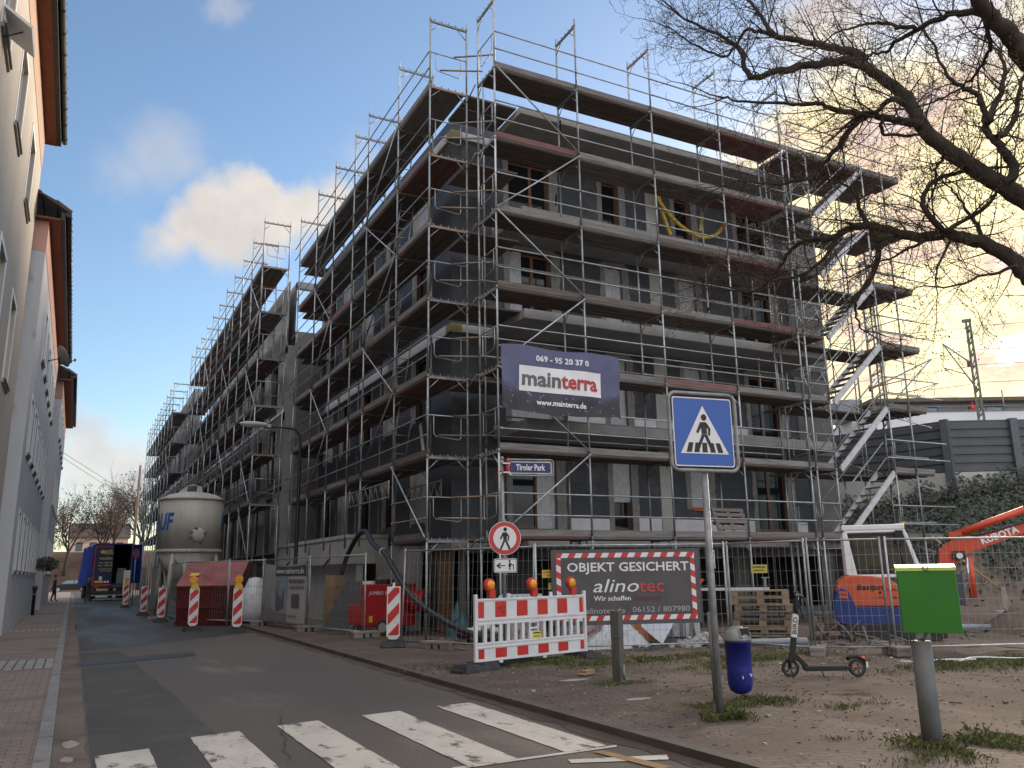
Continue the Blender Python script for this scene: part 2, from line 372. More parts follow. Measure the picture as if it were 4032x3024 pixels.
PAVR = brickmat('muddy_brick_paving', (.13, .095, .078), (.165, .125, .103), (.075, .056, .046), .20, .10, .012, dirt=(.088, .065, .05), dscale=.9, dt=.47, mess=.2, bump=.5, rot=.35)
KERB = M('kerb_stone', (.20, .19, .175), (.27, .255, .235), scale=2, c3=(.12, .11, .10), s3=6, t3=.56, bump=.3, bscale=30)
TACT = brickmat('ribbed_paving', (.27, .25, .23), (.34, .32, .30), (.12, .105, .095), .16, .60, .02, off=0, mess=.12)
PAINT = M('road_paint', (.60, .55, .47), (.50, .46, .40), scale=2.5, c3=(.135, .115, .098), s3=3.2, t3=.535, bump=.15, rough=.8, stretch=(1.6, .7, 1))
WATER = M('puddle_water', (.02, .02, .022), rough=.03, spec=1.0)

def sheet(name, x0, x1, y0, y1, z, mat, nx=1, ny=1, f=None):
    mb = MB(); nx = max(1, nx); ny = max(1, ny)
    V = []
    for j in range(ny+1):
        for i in range(nx+1):
            x = x0+(x1-x0)*i/nx; y = y0+(y1-y0)*j/ny; V.append((x, y, z+(f(x, y) if f else 0)))
    mb.add(V, [(j*(nx+1)+i, j*(nx+1)+i+1, (j+1)*(nx+1)+i+1, (j+1)*(nx+1)+i) for j in range(ny) for i in range(nx)], smooth=True)
    return struct(name, mb, mat)
RZ = -.07
sheet('ground', -600, 900, -300, 1200, -.25, EARTH)
sheet('road', -.02, 5.0, -30, 112, RZ, ASPH, 2, 2)
sheet('cross_road', -60, 60, 112, 121, RZ, ASPH)
def bumps(x, y):
    d = min(1, max(0, (x-5.4)/1.5))
    return d*(.05*mnoise.noise((x*.7, y*.7, 0))+.014*mnoise.noise((x*3, y*3, 5))+.006*mnoise.noise((x*9, y*9, 3)))-.004*d
sheet('dirt_ground', 7.2, 16, -2, 18, -.004, DIRT, 80, 180, bumps)
sheet('site_ground', 16, 60, -20, 18, -.012, EARTH, 60, 60, lambda x, y: .05*mnoise.noise((x*.6, y*.6, 1)))
sheet('site_yard', 5.1, 60, 18, 118, -.016, EARTH)
sheet('near_ground', 7.2, 16, -20, -2, -.01, DIRT)
sheet('right_pavement', 5.1, 7.25, -20, 118, 0, PAVR)
struct('right_kerb', MB().box(4.97, 5.1, -20, 112, RZ-.15, .006), M('dark_kerb', (.075, .065, .056), (.11, .095, .08), scale=2, c3=(.05, .043, .038), s3=6, bump=.3, bscale=30))
sheet('left_pavement', -2.6, -.16, -30, 112, 0, PAVL)
kb = MB(); y = -10.0
while y < 112:
    l = 1.0; dz = rng.uniform(-.004, .004); kb.box(-.165, -.03, y+.004, y+l-.004, RZ-.15, .012+dz); y += l
struct('left_kerb', kb, KERB)
g = MB(); y = -10.0; V = []
while y < 80:   # ragged inner edge of the sandy gutter
    V.append((-.028, y)); V.append((.27+.05*mnoise.noise((0, y*1.3, 2))+.02*mnoise.noise((0, y*7, 2)), y)); y += .2
g.add([(a, b, RZ+.004) for a, b in V], [(2*i, 2*i+1, 2*i+3, 2*i+2) for i in range(len(V)//2-1)])
struct('gutter', g, SAND)
g = MB(); V = []; y = -10.0
while y < 60: V += [(4.80-.16*abs(mnoise.noise((3, y*.6, 2)))-.08*mnoise.noise((1, y*2.7, 5))-.02*mnoise.noise((1, y*11, 5)), y), (4.972, y)]; y += .15
g.add([(a, b, RZ+.005) for a, b in V], [(2*i, 2*i+1, 2*i+3, 2*i+2) for i in range(len(V)//2-1)])
struct('kerbside_dirt', g, groundmat('kerb_mud', (.085, .063, .048), (.115, .088, .068), (.06, .045, .035), (.15, .12, .095), 1.2, 4, 20))
sheet('tactile_paving', -2.0, -.17, 17.6, 19.6, .004, TACT)
sheet('tactile_paving', -1.6, -.17, 30.0, 31.0, .004, TACT)
# darker newer asphalt in the near lane, with a wandering seam, and the cross trench patch
g = MB(); V = []
for i in range(60):
    y = -8+i*.5; V += [(.30+.03*mnoise.noise((1, y, 2)), y), (1.42*1.045+.10*mnoise.noise((0, y*.5, 2))+.03*mnoise.noise((0, y*4, 2))-(.03*(y-10)), y)]
g.add([(a, b, RZ+.003) for a, b in V], [(2*i, 2*i+1, 2*i+3, 2*i+2) for i in range(59)])
struct('asphalt_lane_patch', g, ASPHN)
struct('asphalt_trench_patch', MB().add([(.22, 18.35, RZ+.008), (2.45, 19.25, RZ+.008), (2.5, 20.2, RZ+.008), (.22, 19.35, RZ+.008)], [(0, 1, 2, 3)]), M('fresh_tar', (.03, .03, .031), (.045, .044, .043), scale=3, rough=.6))
struct('far_asphalt', MB().add([(.3, 22, RZ+.003), (5, 26, RZ+.003), (5, 111, RZ+.003), (.3, 111, RZ+.003)], [(0, 1, 2, 3)]), groundmat('wet_asphalt', (.060, .055, .050), (.074, .067, .060), (.105, .095, .084), (.08, .078, .075), .3, .8, 20, rough=.75, wetrough=.5, bump=.2, streak=(1, .25, 1)))
def stripes():
    i = 0
    for x0, x1, y0, y1, sk in ((.33, .80, 5.0, 9.15, .12), (1.22, 1.72, 5.0, 9.65, .1), (2.14, 2.62, 5.0, 9.85, .1), (3.14, 3.64, 6.95, 10.0, .08), (4.14, 4.62, 7.02, 10.15, .06)):
        n = 26; L_ = []; R_ = []
        for k in range(n+1):
            y = y0+(y1-y0)*k/n; w = .012*mnoise.noise((x0*9, y*5, 0))
            L_.append((x0+w, y, RZ+.0075)); R_.append((x1+.012*mnoise.noise((x1*9, y*5, 4)), y+sk, RZ+.0075))
        mb = MB(); mb.add([q for p in zip(L_, R_) for q in p], [(2*k, 2*k+1, 2*k+3, 2*k+2) for k in range(n)])
        struct('crossing_stripe', mb, PAINT)
stripes()
struct('thin_white_line', MB().add([(3.0, 6.92, RZ+.007), (4.66, 6.98, RZ+.007), (4.72, 7.05, RZ+.007), (3.0, 7.0, RZ+.007)], [(0, 1, 2, 3)]), PAINT)
struct('thin_white_line', MB().add([(3.95, 6.62, RZ+.007), (4.75, 6.30, RZ+.007), (4.85, 6.46, RZ+.007), (4.0, 6.75, RZ+.007)], [(0, 1, 2, 3)]), PAINT)
struct('orange_mark', MB().add([(4.35, 6.9, RZ+.009), (4.46, 6.9, RZ+.009), (4.6, 6.05, RZ+.009), (4.46, 6.05, RZ+.009)], [(0, 1, 2, 3)]), M('orange_paint', (.36, .20, .07), (.25, .17, .09), scale=9))
def blobpoly(cx, cy, rx, ry, z, seed, n=28):
    return [(cx+rx*math.cos(t)*(1+.35*mnoise.noise((math.cos(t)*1.5, math.sin(t)*1.5, seed))), cy+ry*math.sin(t)*(1+.35*mnoise.noise((math.cos(t)*1.5+5, math.sin(t)*1.5, seed))), z) for t in [2*math.pi*i/n for i in range(n)]]
for i, (cx, cy, rx, ry) in enumerate(((.17, 33, .13, 1.6), (.16, 46, .11, 2.0), (.16, 58, .12, 3))):
    struct('puddle', MB().add(blobpoly(cx, cy, rx, ry, RZ+.012, i), [tuple(range(28))]), WATER)
PALE = groundmat('pale_sand', (.33, .28, .23), (.40, .35, .30), (.25, .21, .17), (.45, .4, .35), 2, 5, 30)
for i, (cx, cy, rx, ry, z) in enumerate(((.12, 9.9, .07, .22, RZ+.009), (.10, 9.1, .06, .14, RZ+.009), (6.6, 10.9, .25, .1, .005), (6.3, 8.9, .18, .09, .005))):
    struct('pale_sand_stain', MB().add(blobpoly(cx, cy, rx, ry, z, i+9), [tuple(range(28))]), PALE if z > -.02 or i < 2 else ASPH)

# ---------------------------------------------------------------- building walls
mE = lambda u, d, z: (u, 20.45+d, z)          # end facade: d into the building
def mL(x): return lambda u, d, z: (x+d, u, z)
def wall(mb, mp, u0, u1, z0, z1, holes, th=.30, m=0, back=False):
    us = sorted({u0, u1, *[q for h in holes for q in h[:2]]}); zs = sorted({z0, z1, *[q for h in holes for q in h[2:]]})
    us = [u for u in us if u0 <= u <= u1]; zs = [z for z in zs if z0 <= z <= z1]
    inh = lambda u, z: any(h[0] < u < h[1] and h[2] < z < h[3] for h in holes)
    for i in range(len(us)-1):
        for j in range(len(zs)-1):
            a, b, c, d = us[i], us[i+1], zs[j], zs[j+1]
            if inh((a+b)/2, (c+d)/2): continue
            mb.add([mp(a, 0, c), mp(b, 0, c), mp(b, 0, d), mp(a, 0, d)], [(0, 1, 2, 3)], m)
            if back: mb.add([mp(a, th, c), mp(b, th, c), mp(b, th, d), mp(a, th, d)], [(3, 2, 1, 0)], m)
    for a, b, c, d in holes:
        for p in (((a, c), (b, c)), ((a, d), (b, d)), ((a, c), (a, d)), ((b, c), (b, d))):
            (p0, q0), (p1, q1) = p
            mb.add([mp(p0, 0, q0), mp(p1, 0, q1), mp(p1, th, q1), mp(p0, th, q0)], [(0, 1, 2, 3)], m)
    return mb
def mbox(mb, mp, u0, u1, d0, d1, z0, z1, m=0):
    return mb.hexa([mp(u, d, z) for z in (z0, z1) for d in (d0, d1) for u in (u0, u1)], m)
def wrinkle(mp, u0, u1, z0, z1, d, seed, n=7, amp=.06):
    V = []
    for j in range(n+1):
        for i in range(n+1):
            u = u0+(u1-u0)*i/n; z = z0+(z1-z0)*j/n
            V.append(mp(u+.03*mnoise.noise((z*2, seed, i)), d+amp*mnoise.noise((u*7, z*1.6, seed))-.02, z))
    return MB().add(V, [(j*(n+1)+i, j*(n+1)+i+1, (j+1)*(n+1)+i+1, (j+1)*(n+1)+i) for j in range(n) for i in range(n)], smooth=True)
def jag(mb, mp, u0, u1, z0, z1, d, side, seed, m=0):   # render smeared round a window, ragged on one side
    n = max(3, int((z1-z0)/.11)); V = []
    for k in range(n+1):
        z = z0+(z1-z0)*k/n; j = .05*mnoise.noise((z*4, seed, 0))+.03*mnoise.noise((z*13, seed, 1))
        a, b = (u0+j, u1) if side < 0 else (u0, u1+j)
        V += [mp(a, -d, z), mp(b, -d, z)]
    for k in range(n): mb.add([V[2*k], V[2*k+1], V[2*k+3], V[2*k+2]], [(0, 1, 2, 3)], m)
def window(parent, mp, a, b, c, d, depth=.18, mull=None, film=None, seed=0, sub=True, frame=FRAMEW):
    f = MB(); w = .065
    for bx in ((a, a+w, c, d), (b-w, b, c, d), (a+w, b-w, c, c+w), (a+w, b-w, d-w, d)): mbox(f, mp, bx[0], bx[1], depth, depth+.06, bx[2], bx[3])
    if mull: mbox(f, mp, mull-.05, mull+.05, depth-.004, depth+.062, c+w, d-w)
    wo_ = f.build('window', frame, parent)
    MB().add([mp(a+w, depth+.03, c+w), mp(b-w, depth+.03, c+w), mp(b-w, depth+.03, d-w), mp(a+w, depth+.03, d-w)], [(0, 1, 2, 3)]).build('pane', PANE, wo_)
    if film:
        u0, u1, z0, z1 = film; wrinkle(mp, u0, u1, z0, z1, depth-.07, seed).build('plastic_film', FILM, wo_)
    return wo_

wing = thing('apartment_building', 'corner wing of the unfinished apartment building with dark grey insulation boards and concrete balcony slabs', 'building', (0, 0, 0), group='wings of the unfinished building')
FL = [2.4, 5.38, 8.35, 11.27]; ROOF = 14.27
WX = [(10.57, 12.0, 11.42), (13.91, 14.58, None), (16.8, 17.52, None), (19.5, 20.9, 20.17)]
holesE = []
for k, z in enumerate(FL):
    for i, (a, b, m_) in enumerate(WX):
        sill = z+.30 if i != 2 else z+.95
        if i == 1 and k in (3,): sill = z+.9
        holesE.append((a, b, sill, z+2.45))
wall(MB(), mE, 8.75, 23.1, 2.4, ROOF, holesE).build('wall', BOARD_E, wing)
mor = MB()
for i, (a, b, c, d) in enumerate(holesE):
    jag(mor, mE, a-.17, a-.0, c-.02, d+.10, .012, -1, i*3.1); jag(mor, mE, b+.0, b+.30 if (b-a) > 1 else b+.24, c-.25, d+.10, .012, 1, i*3.1+1)
    mbox(mor, mE, b+.13, b+.145, -.02, -.012, c-.25, d)
    mor.add([mE(a-.15, -.014, d), mE(b+.2, -.014, d), mE(b+.12, -.014, d+.2+.05*mnoise.noise((i, 0, 0))), mE(a-.05, -.014, d+.17)], [(0, 1, 2, 3)])
    for q in (a, b): mbox(mor, mE, q-.012, q+.012, -.016, .17, c, d)
mor.build_each('reveal_render', MORTAR, wing)
cm = MB()
for k, z in enumerate(FL): mbox(cm, mE, 15.63, 16.04, -.022, 0, z, z+2.7)
cm.build_each('concrete_pillar', CONCL, wing)
cm = MB()
for k, z in enumerate(FL[1:]): mbox(cm, mE, 21.6, 23.05, -.03, 0, z-.1, z+2.6)
mbox(cm, mE, 21.9, 23.05, -.03, 0, 2.5, 4.9)
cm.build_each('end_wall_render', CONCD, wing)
ep = MB()
for k, z in enumerate(FL):
    if k == 3: continue
    for a, b in ((12.42, 13.72), (14.78, 15.60), (16.06, 19.3)):
        mbox(ep, mE, a, b, -.03, -.002, z+.02, z+.62+.02*math.sin(a*9))
mbox(ep, mE, 21.15, 21.6, -.03, -.002, 2.45, 3.0)
ep.build_each('base_insulation', EPS, wing)
cm = MB(); mbox(cm, mE, 10.0, 19.4, -.05, -.001, FL[3], FL[3]+.72); mbox(cm, mE, 10.0, 21, -.05, -.001, FL[1]-.1, FL[1]+.12)
cm.build_each('wall_base', CONC, wing)
for k, z in enumerate(FL):
    s = MB().box(10.0, 21.15, 18.5, 20.44, z-.27, z)
    s.build('balcony_slab', CONC, wing, bevel=.02)
MB().box(10.0, 21.3, 18.5, 20.44, ROOF-.22, ROOF).build('balcony_roof', CONC, wing, bevel=.02)
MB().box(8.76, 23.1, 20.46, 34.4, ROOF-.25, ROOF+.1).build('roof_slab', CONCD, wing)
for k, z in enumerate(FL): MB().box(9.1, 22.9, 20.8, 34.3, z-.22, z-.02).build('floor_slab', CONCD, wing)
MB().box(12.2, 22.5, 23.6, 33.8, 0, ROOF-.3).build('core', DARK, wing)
MB().box(23.1, 23.3, 20.45, 34.4, 0, ROOF+.1).build('side_wall', CONCD, wing)
for i, (a, b, c, d) in enumerate(holesE):
    k, j = divmod(i, 4); mull = WX[j][2]; film = None
    if k == 0 and j == 0: film = (11.40, 11.98, c, d)
    elif k == 0 and j == 1: film = (a, b, c+.8, d)
    elif k == 0 and j == 2: film = (a, b, c+.05, d)
    elif k == 2 and j == 0: film = (a, a+.45, c, d)
    elif k == 2 and j in (1, 2): film = (a, b, c-.02, d)
    elif k == 1 and j in (0, 1, 2): film = (a+.02, b-.02, c, d)
    window(wing, mE, a, b, c, d, mull=mull, film=film, seed=i*1.7)
# low white sheets / orange straps at window feet
o = MB(); mbox(o, mE, 16.8, 17.5, -.06, -.02, 3.30, 3.36); mbox(o, mE, 10.9, 10.95, -.06, -.02, 5.1, 5.3); mbox(o, mE, 14.5, 14.56, -.06, -.02, 5.0, 5.25); o.build_each('orange_strap', M('orange_strap', (.55, .10, .03), rough=.5), wing)
# white strips of edge insulation round the corner, yellow wool at the corner itself
ws = MB(); x = 8.75
for z in (8.05, 13.95):
    ws.box(8.70, 8.748, 20.75, 34.3, z, z+.27); ws.box(9.05, 10.0, 20.40, 20.448, z+.03, z+.25)
ws.build_each('edge_insulation', EPS, wing)
wl = MB()
for z in (8.05, 13.95): wl.box(8.698, 8.748, 20.40, 20.75, z+.02, z+.26); wl.box(8.749, 9.05, 20.398, 20.448, z, z+.27)
wl.build_each('corner_wool', WOOL, wing)
# long facade of the corner wing
holesL = []
for k, z in enumerate(FL):
    for yc in (22.9, 25.5, 28.1, 30.7, 33.1): holesL.append((yc-.62, yc+.62, z+.55, z+2.5))
wall(MB(), mL(8.75), 20.45, 34.4, 2.4, 14.62, holesL).build('wall', BOARD_L, wing)
MB().add([(8.75, 20.45, 14.27), (23.1, 20.45, 14.27), (23.1, 20.45, 14.5), (8.75, 20.45, 14.62)], [(0, 1, 2, 3)]).build('parapet', BOARD_E, wing)
for i, (a, b, c, d) in enumerate(holesL):
    window(wing, mL(8.75), a, b, c, d, film=(a, b, c, d) if i % 3 == 0 else None, seed=i*2.3+50)
rv = MB()
for i, (a, b, c, d) in enumerate(holesL):
    for q in (a, b): mbox(rv, mL(8.75), q-.06, q+.012, -.02, .1, c-.1, d+.05)
rv.build_each('reveal_render', CONCL, wing)
# ground floor of the corner wing
MB().box(8.76, 23.1, 20.46, 34.4, 2.13, 2.399).build('ground_floor_ceiling', CONC, wing)
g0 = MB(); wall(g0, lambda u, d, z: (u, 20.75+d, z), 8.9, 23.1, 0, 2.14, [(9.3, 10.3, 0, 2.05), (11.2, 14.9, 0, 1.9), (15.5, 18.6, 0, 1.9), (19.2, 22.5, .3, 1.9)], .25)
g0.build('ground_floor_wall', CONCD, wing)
MB().box(10.3, 11.2, 20.55, 20.74, .02, 2.1).build('plinth', BOARD_E, wing)
MB().box(8.3, 8.6, 22.2, 25.3, 0, 2.2).build('concrete_wall', CONC, wing)
MB().box(8.95, 9.1, 20.75, 21.9, 0, 2.1).build('plywood_panel', M('plywood', (.24, .15, .07), (.30, .20, .10), scale=3, stretch=(4, 4, .6), c3=(.16, .1, .05), s3=4), wing)
MB().box(8.9, 9.0, 21.95, 22.2, 0, 2.12).build('timber_post', WOODS[1], wing)
pb = MB().box(7.42, 8.72, 25.4, 35.3, 1.85, 2.62).box(7.38, 8.72, 25.36, 35.34, 2.62, 2.74)
pb.build('low_parapet', CONCL, wing, bevel=.015)
sl_ = MB()
for yy in (27.4, 30.2, 33.2): sl_.box(7.415, 7.43, yy-.07, yy+.07, 2.0, 2.5); sl_.beam((7.40, yy, 2.02), (7.30, yy+.35, 1.8), .04, .06)
sl_.build_each('slot', DARK, wing)
MB().box(7.75, 7.95, 25.5, 35.2, 0, 1.85).build('basement_wall', CONCL, wing)
# two further wings, each stepping closer to the street
def bare_wing(x, y0, y1, top_open, label, n, seed):
    w = thing('apartment_building', label, 'building', (0, 0, 0), group='wings of the unfinished building')
    hs = []; sp = (y1-y0-.8)/n
    for k, z in enumerate(FL):
        for i in range(n):
            yc = y0+.9+sp*(i+.5)
            hs.append((yc-.72, yc+.72, z+(.10 if k < 3 else .95), z+2.42))
    zt = ROOF if not top_open else FL[3]
    low = [h for h in hs if h[2] < zt]
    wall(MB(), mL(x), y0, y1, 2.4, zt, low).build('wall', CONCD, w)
    if top_open:
        mb = MB(); wall(mb, mL(x), y0, y1, zt, ROOF, [h for h in hs if h[2] > zt], .3, back=True)
        mb.box(x+.3, x+1.6, y0, y0+.3, FL[3], FL[3]+.7); mb.box(x+.3, x+1.6, y0, y0+.3, ROOF-.3, ROOF); mb.box(x+1.6, x+1.9, y0, y0+.3, FL[3], ROOF)
        mb.build('attic_frame', CONC, w)
    pl = MB()
    for i in range(n+1):
        yc = y0+.9+sp*i
        for k, z in enumerate(FL[:3]): mbox(pl, mL(x), yc-sp*.5+.78 if i else y0+.0, yc+sp*.5-.78 if i < n else y1, -.03, -.001, z+.02, z+2.6)
    pl.build_each('pillar', CONC, w)
    lg = MB()
    for i in range(0, n*2): 
        yc = y0+.9+sp*(i/2); lg.box(x-.06, x-.031, yc-.28, yc+.05, FL[i % 3]+.1, FL[i % 3]+2.3)
    lg.build_each('lining_panel', CONCL, w)
    for k, z in enumerate(FL[1:3]):
        MB().box(x-.05, x+.0, y0, y1, z+.0 if k else z-.2, z+.12 if k else z-.05).build('edge_strip', EPS if k else CONC, w)
    for k, z in enumerate(FL): MB().box(x+.31, x+6, y0+.02, y1, z-.22, z).build('floor_slab', CONCD, w)
    MB().box(x+3.2, x+6, y0+.3, y1, 0, FL[3]).build('core', DARK, w)
    MB().box(x, x+1.8, y0-.02, y0+.28, 2.4, FL[3]-.001).build('end_wall', CONCD, w)
    MB().box(x+.0, x+.45, y0-.04, y0+.45, 0, zt+.02).build('corner_pillar', CONC, w)
    g_ = MB(); wall(g_, mL(x+.4), y0, y1, 0, 2.4, [(y0+1.2+i*3.2, y0+3.4+i*3.2, .3, 2.1) for i in range(int((y1-y0)/3.4))], .3); g_.build('ground_floor_wall', CONCD, w)
    for i, h in enumerate(low):
        if i % n < 10 or True:
            if rng.random() < .75: 
                f = MB(); mp = mL(x); f.add([mp(h[0], .2, h[2]), mp(h[1], .2, h[2]), mp(h[1], .2, h[3]), mp(h[0], .2, h[3])], [(0, 1, 2, 3)]); f.build('window', PANE if rng.random() < .6 else FILMW, w)
    return w
bare_wing(7.45, 35.45, 60.2, True, 'middle wing of the unfinished building, bare concrete with an open attic frame', 8, 1)
bare_wing(6.45, 60.3, 83.5, False, 'farthest wing of the unfinished building stepping out toward the street', 6, 2)

# ---------------------------------------------------------------- scaffolds
fr_cache = {}
def frame_mesh(Wd, H, rust):
    key = (Wd, H, rust)
    if key in fr_cache: return fr_cache[key]
    mb = MB(); r = .027
    for y in (0, Wd): mb.tube((0, y, 0), (0, y, H), r, 7, 0); mb.tube((0, y, H-.02), (0, y, H+.18), .02, 6, 0); mb.tube((0, y, H-.06), (0, y, H+.02), .032, 7, 1)
    mb.beam((0, .02, H-.05), (0, Wd-.02, H-.05), .05, .055, 1)
    mb.tube((0, .02, H-.34), (0, .30, H-.07), .014, 5, 0); mb.tube((0, Wd-.02, H-.34), (0, Wd-.30, H-.07), .014, 5, 0)
    for k in range(5): yy = .12+(Wd-.24)*k/4; mb.box(-.012, .012, yy-.012, yy+.012, H-.02, H+.045, 1)
    for z in (.5, 1.0): mb.tube((0, -.05, z), (0, .02, z), .012, 5, 1)
    if H > 1.5: mb.tube((0, 0, H*.62), (0, 0, H*.62+.09), .0255, 7, 2)
    me = mb.mesh('frame', [STEEL, RUST if rust else STEELD, M('red_tape', (.55, .08, .10), rough=.5)]); fr_cache[key] = me; return me
def deck_mesh(Lb, Wd, i):
    key = ('deck', round(Lb, 2), Wd, i)
    if key in fr_cache: return fr_cache[key]
    mb = MB(); n = 3; w = (Wd-.08)/n
    for k in range(n): mb.box(.03, Lb-.03, .04+k*w+.006, .04+(k+1)*w-.006, -.045, .0)
    for k in range(n): mb.box(.05, Lb-.05, .04+k*w+.03, .04+k*w+.05, -.07, -.046); mb.box(.05, Lb-.05, .04+(k+1)*w-.05, .04+(k+1)*w-.03, -.07, -.046)
    me = mb.mesh('deck', WOODS[i]); fr_cache[key] = me; return me
def toe_mesh(Lb, i):
    key = ('toe', round(Lb, 2), i)
    if key in fr_cache: return fr_cache[key]
    mb = MB().box(.01, Lb-.01, .030, .058, .0, .155); me = mb.mesh('toe_board', WOODS[i]); fr_cache[key] = me; return me
def rail_mesh(Lb):
    key = ('rail', round(Lb, 2))
    if key in fr_cache: return fr_cache[key]
    mb = MB()
    for z in (.5, 1.0):
        mb.path([(.01, -.035, z), (.09, -.035, z), (.13, -.035, z), (Lb-.13, -.035, z), (Lb-.09, -.035, z), (Lb-.01, -.035, z)], [.023, .023, .020, .020, .023, .023], 6)
    if Lb < 1.6: mb.tube((.05, -.035, .5), (.05, -.035, 1.0), .013, 5)
    me = mb.mesh('guardrail', STEEL); fr_cache[key] = me; return me
def scaffold(label, loc, rz, posts, Wd, levels, base, skip=lambda b, k: False, braces=(), ends=(), toecol=None, ladders=(), top=True, flip=False):
    t = thing('facade_scaffold', label, 'scaffold', loc, rz, 'scaffold sections round the unfinished building')
    z0 = 2.323; rr = random.Random(len(label)*7+len(posts))
    for i, x in enumerate(posts):
        for k in levels+[levels[-1]+1]:
            bl, br = skip(i-1, k), skip(i, k)
            if (i == 0 or bl) and (i == len(posts)-1 or br) and k <= levels[-1]: continue
            H = 2.0; zz = z0+2*(k-1)
            if k == levels[0]: H = z0+2*k-base(i); zz = base(i)
            inst('frame', frame_mesh(Wd, round(H, 3), rr.random() < .30), t, (x, 0, zz))
    for b in range(len(posts)-1):
        Lb = posts[b+1]-posts[b]
        for k in levels:
            if skip(b, k): continue
            z = z0+2*k
            ci = toecol(b, k) if toecol else (0 if k == levels[-1] else None)
            if ci is None: ci = rr.choices((0, 1, 2), (.74, .22, .04))[0]
            inst('deck', deck_mesh(Lb, Wd, rr.choices((0, 1, 2), (.35, .5, .15))[0]), t, (posts[b], 0, z+.02))
            inst('toe_board', toe_mesh(Lb, ci), t, (posts[b], 0, z+.02))
            inst('guardrail', rail_mesh(Lb), t, (posts[b], 0, z))
    br_ = {}
    for b, k, up_ in braces:
        Lb = posts[b+1]-posts[b]; key = (round(Lb, 2), up_)
        if key not in br_:
            a, c = ((0, -.06, .05), (Lb, -.06, 2.0)) if up_ else ((0, -.06, 2.0), (Lb, -.06, .05))
            br_[key] = MB().tube(a, c, .021, 6).mesh('brace', STEELD if up_ and False else STEEL)
        inst('brace', br_[key], t, (posts[b], 0, z0+2*(k-1)))
    eg = None
    for x in ends:
        for k in levels:
            if eg is None:
                m_ = MB().tube((0, 0, 1.0), (0, Wd, 1.0), .017, 6).path([(0, .16, .98), (0, .16, .55), (0, .22, .48), (0, Wd-.24, .42), (0, Wd-.18, .48), (0, Wd-.18, .98)], .012, 6)
                eg = m_.mesh('end_guard', STEEL)
            inst('end_guard', eg, t, (x, 0, z0+2*k))
    for x, k in ladders:
        m_ = MB(); a = Vector((x, .45, z0+2*k)); c = Vector((x+.55, .55, z0+2*k+2.0))
        for s_ in (-.2, .2): m_.tube(a+Vector((0, s_, 0)), c+Vector((0, s_, 0)), .017, 6)
        for q in range(1, 8): p = a.lerp(c, q/8); m_.tube(p+Vector((0, -.2, 0)), p+Vector((0, .2, 0)), .012, 5)
        m_.build('ladder', STEEL, t)
    return t
PE = [2.487*i for i in range(5)]
def toeE(b, k):
    if k in (0, 6): return 0
    return {(0, 5): 2, (0, 3): 1, (1, 3): 1, (3, 3): 2, (2, 2): 2, (0, 1): 0, (2, 5): 0, (3, 5): 0}.get((b, k))
scaffold('tall scaffold before the end wall balconies, with the violet company banner tied to it', (8.55, 17.19, 0), 0, PE, 1.0, [0, 1, 2, 3, 4, 5, 6], lambda i: 0.02, braces=[(0, 6, 0), (0, 5, 1), (0, 4, 0), (0, 3, 1), (0, 2, 0), (0, 1, 1)], ends=(0,), toecol=toeE)
for k in (1, 2, 3):
    for b in range(4): inst('inner_guardrail', rail_mesh(PE[b+1]-PE[b]), C.objects['facade_scaffold'], (PE[b], 1.06, 2.323+2*k))
for x, z in ((2.4, 13.75), (2.2, 11.5), (2.3, 5.6), (2.6, 2.25), (7.3, 9.0)):
    MB().tube((x, .75, z), (x+.28, 1.25, z-.05), .027, 7).build('tie_tube', BLACK, C.objects['facade_scaffold'])
yL = [18.72, 21.2, 24.1, 25.6, 28.1, 30.6, 33.5]; yE = yL[-1]
PL = [yE-q for q in reversed(yL)]      # local x runs back toward the corner
scaffold('street scaffold along the corner wing, ladders inside and open ended at the corner', (7.38, yE, 0), R(-90), PL, 1.07, [0, 1, 2, 3, 4, 5, 6], lambda i: 0.02 if i >= 5 else (2.75 if i >= 1 else 2.75),
         skip=lambda b, k: k == 0 and b < 5, braces=[(4, 6, 1), (4, 5, 0), (4, 4, 1), (4, 3, 0), (4, 2, 1), (1, 6, 1), (1, 5, 0), (1, 4, 1), (1, 3, 0), (1, 2, 1), (5, 1, 0)], ends=(PL[-1],), ladders=[(PL[-2]-1.2, 4), (PL[-2]-1.2, 2), (PL[-2]-1.0, 1), (PL[-2]-1.9, 3), (PL[-2]-1.3, 5)])
for k in range(1, 7):
    MB().box(-1.1, -.02, .45, 1.05, 2.30+2*k, 2.345+2*k).box(-1.1, -.02, 1.08, 1.6, 2.30+2*k, 2.345+2*k).build('bridging_deck', WOODS[1], C.objects['facade_scaffold.001'])
    MB().tube((-.9, .0, 2.323+2*k+1), (.05, .0, 2.323+2*k+1), .022, 6).tube((-.9, .0, 2.323+2*k+.5), (.05, .0, 2.323+2*k+.5), .022, 6).build('tie_tube', STEEL, C.objects['facade_scaffold.001'])
n2_ = 10; P2 = [2.5*i for i in range(n2_+1)]
scaffold('middle section of the street scaffold beside the bare concrete wing', (6.0, 34.25+25, 0), R(-90), P2, 1.09, [1, 2, 3, 4, 5, 6], lambda i: 0.02, braces=[(9, k, k % 2) for k in range(2, 7)]+[(6, k, (k+1) % 2) for k in range(2, 7)]+[(3, k, k % 2) for k in range(2, 7)]+[(9, 1, 0), (6, 1, 0)], ends=(P2[-1],))
P3 = [2.5*i for i in range(10)]
scaffold('far end section of the street scaffold, nearest the lorry', (5.0, 59.1+22.5, 0), R(-90), P3, 1.09, [1, 2, 3, 4, 5], lambda i: 0.02, braces=[(8, k, k % 2) for k in range(2, 6)]+[(4, k, (k+1) % 2) for k in range(2, 6)], ends=(P3[-1],))
cd_ = C.objects['facade_scaffold']; z0 = 2.323
